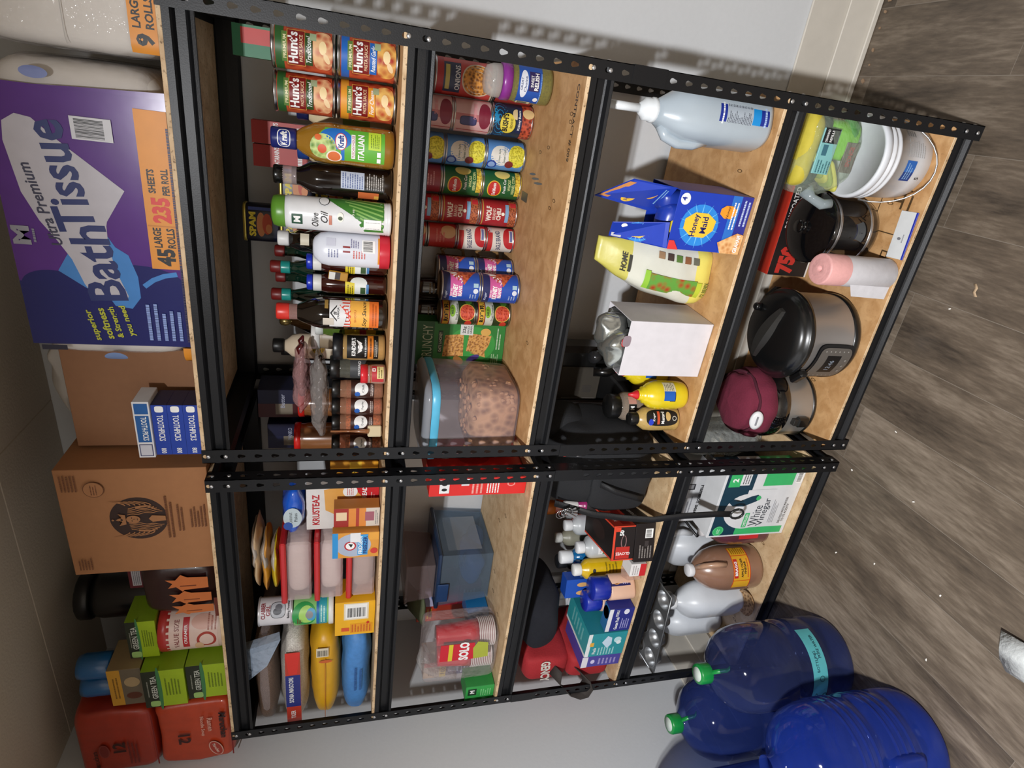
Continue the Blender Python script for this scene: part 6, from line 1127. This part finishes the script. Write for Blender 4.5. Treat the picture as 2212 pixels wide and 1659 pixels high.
# roll of bags
t = thing('trash_bag_roll', 'upright roll of white trash bags with pink spiral end at the front edge', 'roll', (-.405, .040, Z5), 0)
b = MB(); WP = M('d6d4d8', .5, bump=.5, s=40); PK = M('e2a8a4', .55, bump=.4, s=90)
b.lathe([(.041, .0005), (.043, .003), (.043, .165)], WP, n=44, cap=(1, 0)); b.add([(-.030, -.031, .002), (-.066, -.030, .003), (-.064, -.029, .12), (-.030, -.031, .14), (-.030, -.0302, .002), (-.066, -.0292, .003), (-.064, -.0282, .12), (-.030, -.0302, .14)], [(0, 1, 2, 3)[::-1], (4, 5, 6, 7)], WP); b.build('white_bags', t)
b = MB(); b.lathe([(.0434, .160), (.0436, .165), (.0432, .226), (.040, .232), (.036, .229), (.033, .232), (.029, .228), (.026, .232), (.021, .228), (.018, .232), (.013, .227), (.009, .231), (.006, .222), (0, .220)], PK, n=44, cap=(0, 0)); b.build('pink_end', t, 'pink spiral end'); 
t = thing('pressure_cooker', 'large stainless pressure cooker with black lid and front control panel', 'cooker', (-.640, .155, Z5), 0)
SS = M('a8a3a0', .30, .55, bump=.05, var=.06, s=8); KB = M('0f1011', .3, coat=.4)
MB().lathe([(.120, .0005), (.130, .004), (.134, .012), (.134, .026), (.130, .030)], KB, n=72).build('base_ring', t)
MB().lathe([(.1305, .028), (.1305, .172), (.132, .175)], SS, n=72, cap=(0, 0)).build('steel_body', t)
MB().lathe([(.134, .174), (.139, .177), (.140, .188), (.137, .194), (.130, .196), (.128, .205), (.118, .215), (.095, .226), (.055, .234), (0, .236)], KB, n=72).build('lid', t, 'black domed lid')
b = MB(); vs = []; n = 14
for i in range(n+1):
    f = i/n*2-1; wd_ = .030*(1-.55*f*f); vs += [(f*.095, -wd_, .222-.018*f*f), (f*.090, -wd_*.55, .254-.016*f*f), (f*.090, wd_*.55, .254-.016*f*f), (f*.095, wd_, .222-.018*f*f)]
fs = [(i*4+j, i*4+j+1, (i+1)*4+j+1, (i+1)*4+j) for i in range(n) for j in range(3)]+[(0, 3, 2, 1), (n*4, n*4+1, n*4+2, n*4+3)]
b.add(vs, [f[::-1] for f in fs], M('2a2927', .45), False); b.xf(Matrix.Rotation(-.35, 4, 'Z')); b.build('lid_handle', t)
MB().lathe([(.012, .222), (.012, .243), (.008, .247), (0, .247)], KB, n=16, cx=.06, cy=.075).build('steam_valve', t)
for sx in (-1, 1): b = MB(); b.box(-.018 if sx < 0 else -.006, .006 if sx < 0 else .018, -.028, .028, .150, .178, KB, .006); b.xf(Matrix.Rotation(.85, 4, 'Z') @ Matrix.Translation((sx*.140, 0, 0))); b.build('side_handle', t)
t2 = MB(); cy = lambda u, v, o: ((.1322+o)*math.sin(u/.1322+(-.36)), -(.1322+o)*math.cos(u/.1322+(-.36)), v)
s = S(t2, cy, .006)
def frame(u0, v0, u1, v1, o, m):
    s2 = S(t2, lambda u, v, oo: cy(u, v, o+oo), .006); s2.ell((u0+u1)/2, (v0+v1)/2, (u1-u0)/2, (v1-v0)/2, m, n=40, e=6); return s2
for q in range(6): frame(-.068, .020, .068, .150, .001*q, P('151517', .3))
sf = frame(-.058, .028, .058, .142, .0062, P('5d5853', .4)); sf.k = 3; sf.rect(-.030, .062, .034, .112, '0a0a0c'); sf.text('12:46', .0, .088, .016, '8f9aa8', w=.036, bold=.0)
for i in range(6):
    for u in (-.047, .047): sf.ell(u, .045+i*.016, .0022, .0022, '9a9690', n=8)
for u in (-.02, .0, .02): sf.ell(u, .044, .0035, .0035, '8a8680', n=10)
t2.build('control_panel', t)
# slow cooker under a maroon towel
t = thing('rice_cooker', 'small stainless rice cooker with black rim, its lid wrapped in maroon cloth', 'cooker', (-.902, .198, Z5), 0)
MB().lathe([(.105, .0005), (.113, .004), (.115, .010), (.114, .016)], KB, n=64).build('base_ring', t); MB().lathe([(.1125, .014), (.1125, .105)], M('a8a5a1', .3, .65, var=.08, s=6), n=64, cap=(0, 0)).build('steel_body', t)
MB().lathe([(.114, .104), (.117, .107), (.117, .135), (.112, .150), (.098, .165)], M('0d0c0d', .08, coat=1), n=64).build('upper_band', t)
b = MB(); b.box(-.030, .004, -.132, -.108, .030, .075, KB, .006); b.box(-.024, -.002, -.128, -.11, .073, .088, M('2a2826', .4), .001); b.build('switch_housing', t)
b = MB(); MC = M('6e2036', .92, bump=.5, s=160, var=.15); b.lathe([(.112, .150), (.118, .155), (.114, .185), (.100, .215), (.094, .222), (.096, .228), (.085, .243), (.05, .252), (0, .255)], MC, n=72, flute=.018, fn=9)
for i in range(len(b.v)):
    v = Vector(b.v[i]); q = noise.noise_vector(v*22)*.010; b.v[i] = (v.x+q.x, v.y+q.y, v.z+q.z*.6)
b.build('maroon_cloth', t, 'maroon cloth cover'); b = MB(); b.tube([(.104*math.cos(a*PI/20), .104*math.sin(a*PI/20), .217+.003*math.sin(a*1.1)) for a in range(41)], .0045, M('4a1526', .9), n=8); b.build('cloth_seam', t)
b = MB(); b.lathe([(.018, 0), (.020, .002), (.020, .010), (.014, .013)], M('e4e4e6', .35), n=28, sy=1.6); b.box(-.003, .003, -.016, .016, .012, .0145, M('8a8a90', .4), .001); b.xf(Matrix.Translation((-.012, -.104, .218)) @ Matrix.Rotation(R(68), 4, 'X') @ Matrix.Rotation(R(90), 4, 'Z')); b.build('white_toggle', t, 'white oval button with a groove')
b = MB(); b.box(-.064, .064, 0, .050, 0, .002, P('dadcdc', .5), .0004); b.box(-.064, .064, -.006, 0, 0, .003, P('2430a4', .4), .0004); s = TP(b, .002); s.ell(-.01, .028, .004, .006, '7a7a80', n=10); s.bars(-.02, .012, .005, .02, 1, '9a9aa0')
solo('white_card', b, 'white card with blue edge lying flat at the front of the bottom shelf', 'card', (-.292, .014, Z5+.0005), .06)
# ---------------------------------------------------------------- bottom shelf, left rack
def vin(b, w, d, h):
    s = FR(b, 0); s.rect(-w/2, 0, w/2, h, 'd9dadc'); NVc = '16384a'; GRc = '3cb46a'
    s.rect(-w/2+.006, h*.62, w/2, h-.008, NVc); s.rect(-w/2+.006, h*.0+.012, -w/2+.034, h*.66, GRc); s.rect(w*.28, h*.12, w/2, h*.50, GRc); s.rect(w*.10, h*.72, w*.5, h-.008, NVc); s.rect(w*.3, h*.68, w*.5, h*.8, 'dfe0e2'); s.bars(w*.32, h*.69, w*.48, h*.78, 3, '4a4a50'); s.rect(w*.28, h*.80, w*.5, h*.94, GRc); s.text('2', w*.38, h*.87, .022, W_, bold=.04)
    s.ell(-.028, h*.60, .072, .088, 'd9dadc', n=32, rot=-.25); s.rect(-.09, h*.30, .06, h*.66, 'd9dadc'); s.poly([(.012, h*.52), (-.006, h*.66), (-.004, h*.80), (.012, h*.86), (.026, h*.82), (.018, h*.72), (.034, h*.60), (.040, h*.52), (.026, h*.46)], NVc); s.ell(.026, h*.50, .010, .009, GRc)
    s.ell(-w*.40, h*.88, .020, .021, GRc); s.ell(-w*.40, h*.88, .0185, .0195, '7fd8a0'); s.ell(-w*.40, h*.88, .0175, .0185, GRc); s.bars(-w*.44, h*.86, -w*.36, h*.90, 3, 'c8f0d8')
    s.rect(-.095, h*.54, -.035, h*.60, GRc); s.text('DISTILLED', -.065, h*.57, .010, W_, w=.052, bold=.02); s.text('White', -.048, h*.46, .034, '3a4048', w=.085, bold=.0); s.text('Vinegar', -.034, h*.36, .034, '3a4048', w=.115, bold=.0)
    s.bars(-.08, h*.20, .02, h*.28, 4, 'a8a8ac'); s.text('DILUTED WITH WATER', -.03, h*.12, .009, '3a3a40', w=.11, bold=0); s.text('TO 5% ACIDITY', -.04, h*.08, .009, '3a3a40', w=.075, bold=0); s.barcode(w*.32, h*.02, w*.48, h*.10)
    s = RT(b, w/2); s.rect(0, 0, d, h, 'd0d2d4'); s.rect(0, h*.0, d, h*.42, '3cb46a'); s.rect(d*.0, h*.7, d, h, '16384a'); s.bars(.01, h*.45, d-.01, h*.68, 10, '6a6a70')
carton('vinegar_box', 'tall white, green and navy White Vinegar box at the front of the bottom shelf', -1.208, .035, Z5, .265, .09, .305, 'd4d6d8', vin)
def ham(b, w, d, h): s = FR(b, 0); s.rect(-w/2, 0, w/2, h, 'cfd0d2'); s.text('Hamilton Beach', -.02, h*.3, .018, K_, w=w*.62, rot=PI, bold=.03); s.rect(.03, h*.55, .055, h*.9, '3a3a3e'); s.rect(.034, h*.6, .051, h*.85, 'a8a8ac'); s.bars(-.08, h*.5, 0, h*.8, 3, '8a8a90')
t = thing('crate', 'black wire and plastic dish rack behind the vinegar box', 'crate', (-1.312, .200, Z5), 0)
b = MB(); CR = M('1a1a1b', .3, coat=.4)
for z in (.0, .10, .195):
    b.tube([(-.17, .0, z+.006), (.15, .0, z+.006), (.15, .22, z+.006), (-.17, .22, z+.006), (-.17, .0, z+.006)], .005, CR, n=8)
b.build('rails', t)
for i in range(9): MB().tube([(-.165+i*.039, 0, .006), (-.165+i*.039, 0, .20)], .003, CR, n=6).build('upright', t)
b = MB(); b.box(-.165, .145, .006, .214, .001, .006, CR, .001); b.build('tray', t)
carton('mixer_box', 'white Hamilton Beach box printed upside down, lying on the black dish rack', -1.290, .196, Z5+.2115, .220, .20, .125, 'c4c5c8', ham)
t = thing('plastic_bag', 'crinkled clear plastic bag between the vinegar box and the rack post', 'bag', (-1.098, .30, Z5+.001), 0)
MB().blob((0, .0, .19), (.055, .08, .19), CL('c8ccc8', .3, .08, .9), e=(3, 3), amp=.014, fr=18, seed=4).build('clear_film', t)
def rv(s, r): s.rect(-.04, .05, .04, .13, 'c8262c'); s.text('VINEGAR', .0, .105, .012, W_, w=.05, bold=.03); s.ell(0, .07, .016, .008, '4a7a2c')
bottle('vinegar_bottle', 'red wine vinegar bottle with red label, half hidden left of the vinegar box', -1.395, .130, Z5, [(.046, .001), (.052, .004), (.053, .015), (.053, .14), (.045, .18), (.022, .22), (.016, .235)], M('5a3038', .2, coat=.7), M('c8c4c4', .4), [(.018, .233), (.018, .255), (0, .257)], rv, rlab=.0532)
def brg(s, r): s.rect(-.075, .060, .085, .132, 'e0a82a'); s.rect(-.075, .060, .085, .0625, 'c8281c'); s.rect(-.075, .1295, .085, .132, 'c8281c'); s.rect(-.043, .062, -.041, .13, 'c8281c'); s.rect(.048, .062, .050, .13, 'c8281c'); s.rect(-.032, .112, .036, .128, 'c02a24'); s.text('BRAGG', .002, .120, .011, W_, w=.05, bold=.04); s.text('APPLE CIDER', .004, .095, .009, K_, w=.068, bold=.03); s.text('VINEGAR', .004, .083, .009, K_, w=.046, bold=.03); s.bars(-.03, .068, .04, .076, 1, 'c83a2c'); s.bars(.055, .066, .082, .126, 7, 'a07418')
t = bottle('cider_vinegar_jug', 'brown gallon jug with yellow BRAGG APPLE CIDER VINEGAR label and white cap', -1.560, .112, Z5, [(.070, .001), (.080, .004), (.083, .015), (.083, .135), (.079, .16), (.068, .195), (.045, .228), (.026, .245), (.020, .25)], M('96705a', .25, coat=.6, tr=.1), M('e4e4e6', .4),
       [(.022, .249), (.0235, .252), (.0235, .268), (.021, .271), (0, .271)], brg, rlab=.0833, rz=.65)
MB().tube([(.010, -.022, .243), (.018, -.058, .232), (.022, -.082, .20), (.02, -.088, .165)], .010, M('b08a70', .3, coat=.5), n=10).build('handle', t)
WJ = M('d4d8dd', .35, coat=.3, var=.04)
def jug(x, y, lab, rz, k=1, wire=False, des=None):
    t = thing('white_jug', lab, 'jug', (x, y, Z5), rz, 'white jugs'); b = MB()
    b.lathe([(.070*k, .001), (.080*k, .004), (.083*k, .015), (.083*k, .16*k), (.078*k, .185*k), (.062*k, .215*k), (.038*k, .238*k), (.024*k, .25*k), (.022*k, .262*k)], WJ, n=56, sy=.82, e=2.8); b.build('jug_body', t)
    MB().tube([(.03*k, 0, .238*k), (.060*k, 0, .250*k), (.086*k, 0, .240*k), (.094*k, 0, .200*k), (.082*k, 0, .160*k)], .013, WJ, n=12).build('handle', t)
    MB().lathe([(.025*k, .256*k), (.026*k, .259*k), (.026*k, .281*k), (.023*k, .284*k), (0, .284*k)], M('e6e8ea', .4), n=40, flute=.015, fn=20).build('cap', t)
    g = MB(); s = FR(g, -.0685*k); s.rect(-.05*k, .04*k, .05*k, .13*k, 'aebfc4'); s.bars(-.04*k, .06*k, .03*k, .12*k, 6, '8aa0a4'); 
    if des: des(s)
    g.build('jug_label', t)
    return t
jug(-1.605, .300, 'white jug with black wire loop on its cap, behind the brown cider vinegar jug', -.4, 1.12)
t = thing('wire_loop', 'black wire hook resting on the white cap behind the cider vinegar jug', 'wire', (-1.605, .300, Z5+.322), 0)
MB().tube([(.018*math.cos(a*PI/9), .012*math.sin(a*PI/9), .004+.008*abs(math.sin(a*.6))) for a in range(17)], .0018, M('2a2a2c', .4, .6), n=6).build('loop', t); MB().tube([(.015, .004, .006), (.04, .012, .012), (.052, .008, .004)], .0016, M('2a2a2c', .4, .6), n=6).build('tail', t)
jug(-1.745, .140, 'white jug with pale grey label, standing left of the brown cider vinegar jug', 2.6, 1)
jug(-1.920, .207, 'white jug with a small black flower drawing, leftmost on the bottom shelf', 2.6, .96, des=lambda s: [s.poly([(.0, .095), (.002, .095), (.012*math.cos(q)+.001, .095+.012*math.sin(q))], K_, rings=1) for q in (0, 1.2, 2.4, 3.6, 4.8)])
t = thing('patterned_plate', 'brown patterned glass dish on the board in front of the white jugs', 'dish', (-1.690, .052, Z5), 0)
MB().lathe([(.03, .0005), (.036, .003), (.046, .016), (.048, .017), (.040, .006), (0, .004)], food('6a4a2c', 'b8946a', 90, .2), n=36).build('dish', t)
# muffin tin bridging the jugs
t = thing('muffin_tin', 'grey metal muffin tin lying tilted on top of the white jugs', 'muffin tin', (-1.850, .150, Z5+.326), 0)
b = MB(); MT = M('8e9092', .35, .75, bump=.1, s=60); W2, D2 = .19, .085; rows = []
for i in range(4):
    for j in range(2): rows.append((-W2+.0475+i*.095, -D2+.0425+j*.085))
for x, y in rows:
    O_ = []
    for q in range(24):
        a = 2*PI*q/24; c_, s_ = math.cos(a), math.sin(a); mm = max(abs(c_), abs(s_)); O_.append((x+c_/mm*.0475, y+s_/mm*.0425))
    b.add([(u, v, 0) for u, v in O_]+[(x+.036*math.cos(2*PI*q/24), y+.036*math.sin(2*PI*q/24), 0) for q in range(24)], [(q, (q+1) % 24, 24+(q+1) % 24, 24+q) for q in range(24)], MT)
for x, y in rows: b.lathe([(.036, -.0005), (.034, -.012), (.027, -.034), (.0, -.034)], MT, n=24, cx=x, cy=y, cap=(0, 0)); b.lathe([(.036, .0004), (.0335, -.010), (.0262, -.032), (.0, -.0325)], M('b4b6b8', .3, .8), n=24, cx=x, cy=y, cap=(0, 0)); b.lathe([(.0385, .0006), (.037, .002), (.0355, .0006)], M('b4b6b8', .3, .8), n=24, cx=x, cy=y, cap=(0, 0))
b.tube([(-W2, -D2, 0), (W2, -D2, 0), (W2, D2, 0), (-W2, D2, 0), (-W2, -D2, 0)], .003, MT, n=8); b.build('pan', t); t.rotation_euler = (.06, -.03, .06)
# ---------------------------------------------------------------- water bottles on the floor
def water(x, y, label, top, rz=0, R_=.135, H=.49, cap=True, col='2a4a9c', sticker=False, strong=0):
    t = thing('water_bottle', label, 'water bottle', (x, y, 0), rz, 'five gallon water bottles')
    m = bpy.data.materials.get('blue_plastic_'+col)
    if not m:
        m = bpy.data.materials.new('blue_plastic_'+col); m.use_nodes = True; nt = m.node_tree; p = nt.nodes['Principled BSDF']; c = lin(col)
        p.inputs['Base Color'].default_value = (*c, 1); p.inputs['Roughness'].default_value = .07; p.inputs['Coat Weight'].default_value = .5
        tr = nt.nodes.new('ShaderNodeBsdfTransparent'); tr.inputs[0].default_value = (.50, .58, .84, 1); fr = nt.nodes.new('ShaderNodeLayerWeight'); fr.inputs[0].default_value = .4
        ma = nt.nodes.new('ShaderNodeMapRange'); ma.inputs[3].default_value = .30+strong; ma.inputs[4].default_value = .90; nt.links.new(fr.outputs['Facing'], ma.inputs[0])
        mx = nt.nodes.new('ShaderNodeMixShader'); nt.links.new(ma.outputs[0], mx.inputs[0]); nt.links.new(tr.outputs[0], mx.inputs[1]); nt.links.new(p.outputs[0], mx.inputs[2]); nt.links.new(mx.outputs[0], nt.nodes['Material Output'].inputs[0])
        tc = nt.nodes.new('ShaderNodeTexCoord'); nz = nt.nodes.new('ShaderNodeTexNoise'); nz.inputs['Scale'].default_value = 14; nt.links.new(tc.outputs['Object'], nz.inputs[0]); bp = nt.nodes.new('ShaderNodeBump'); bp.inputs['Strength'].default_value = .12; bp.inputs['Distance'].default_value = .01; nt.links.new(nz.outputs[0], bp.inputs['Height']); nt.links.new(bp.outputs[0], p.inputs['Normal'])
    b = MB(); r = R_
    pr = [(0, .012), (r*.55, .010), (r*.80, .002), (r*.93, .0005), (r*.985, .010), (r, .03), (r, .075), (r*.965, .083), (r*.965, .095), (r, .103), (r, .19), (r*.965, .198), (r*.965, .212), (r, .22), (r, .30), (r*.985, .325), (r*.92, .36), (r*.78, .392), (r*.55, .418), (r*.33, .436), (r*.235, .448), (r*.205, .462), (r*.205, H-.012)]
    if top == 'tall': pr = [(a, z if z < .2 else z+.27) for a, z in pr[:-1]]+[(r*.205, H-.012)]
    b.lathe(pr, m, n=80, cap=(0, 0)); b.build('bottle_wall', t)
    if top == 'ribs':
        g = MB()
        for z in (.12, .145, .17, .235, .26, .285): g.lathe([(r*1.0005, z-.006), (r*1.02, z-.002), (r*1.02, z+.002), (r*1.0005, z+.006)], m, n=80, cap=(0, 0))
        g.build('grip_ribs', t); h_ = MB(); h_.blob((.02, -r*.93, .15), (.05, .018, .055), m, e=(4, 4), n=28, k=16); h_.build('grip_recess', t)
    if cap:
        c = MB(); GC = M('12883c', .35, coat=.3); c.lathe([(r*.225, H-.040), (r*.232, H-.038), (r*.232, H-.006), (r*.215, H)], GC, n=48, flute=.012, fn=24, cap=(0, 1)); c.strip([(.024, -.018, H-.036), (.036, -.026, H-.055), (.044, -.032, H-.075), (.058, -.036, H-.078)], .018, .0025, GC, axis=(-.5, -.5, .2)); c.build('cap', t, 'green snap cap with tear tab')
        MB().lathe([(r*.16, H), (r*.16, H+.0012), (0, H+.0012)], M('c8d4ca', .5), n=32, cap=(0, 0)).build('cap_sticker', t, 'white round sticker on the cap')
    if sticker:
        g = MB(); s = S(g, lambda u, v, o: ((r+.0008+o)*math.sin(u/r+.25), -(r+.0008+o)*math.cos(u/r+.25), v), .006)
        s.rect(-.085, .112, .19, .166, M('58aeb4', .4)); s.rect(-.078, .123, -.056, .145, 'a8c8c8'); s.bars(-.074, .126, -.060, .142, 6, '5a7a80')
        for u, v, q in ((-.03, .150, .018), (-.025, .118, .012), (.035, .134, .009), (.10, .14, .008)): s.ell(u, v-.0, q, min(q, .156-v+.0 if v > .14 else v-.112+.004) if v > .14 or v < .124 else q, '1c3a48'); s.ell(u, v, q*.82, (min(q, .156-v) if v > .14 else (v-.112 if v < .124 else q))*.82, M('58aeb4', .4))
        s.text('BOTTLING', .085, .146, .010, '1c3a48', w=.06, bold=0); s.text('PURE WATER', .13, .130, .010, '1c3a48', w=.07, bold=0); g.build('sticker', t, 'turquoise paper band with rings')
    return t
water(-1.652, -.238, 'dark blue water bottle with green cap and turquoise sticker band, nearest the rack', '', col='3a4470', sticker=True, strong=-.12)
water(-1.950, -.200, 'blue water bottle with green cap standing against the left rack post', '', col='2a3a78', rz=.3)
water(-1.612, -.560, 'bright blue ribbed water bottle without visible cap, closest to the camera', 'ribs', cap=False, R_=.142, col='2440a0', H=.49, rz=.4)
water(-1.975, -.500, 'tall blue water bottle at the bottom left edge of the photo, beside the left wall', 'tall', cap=False, R_=.14, col='3550a8', H=.78)
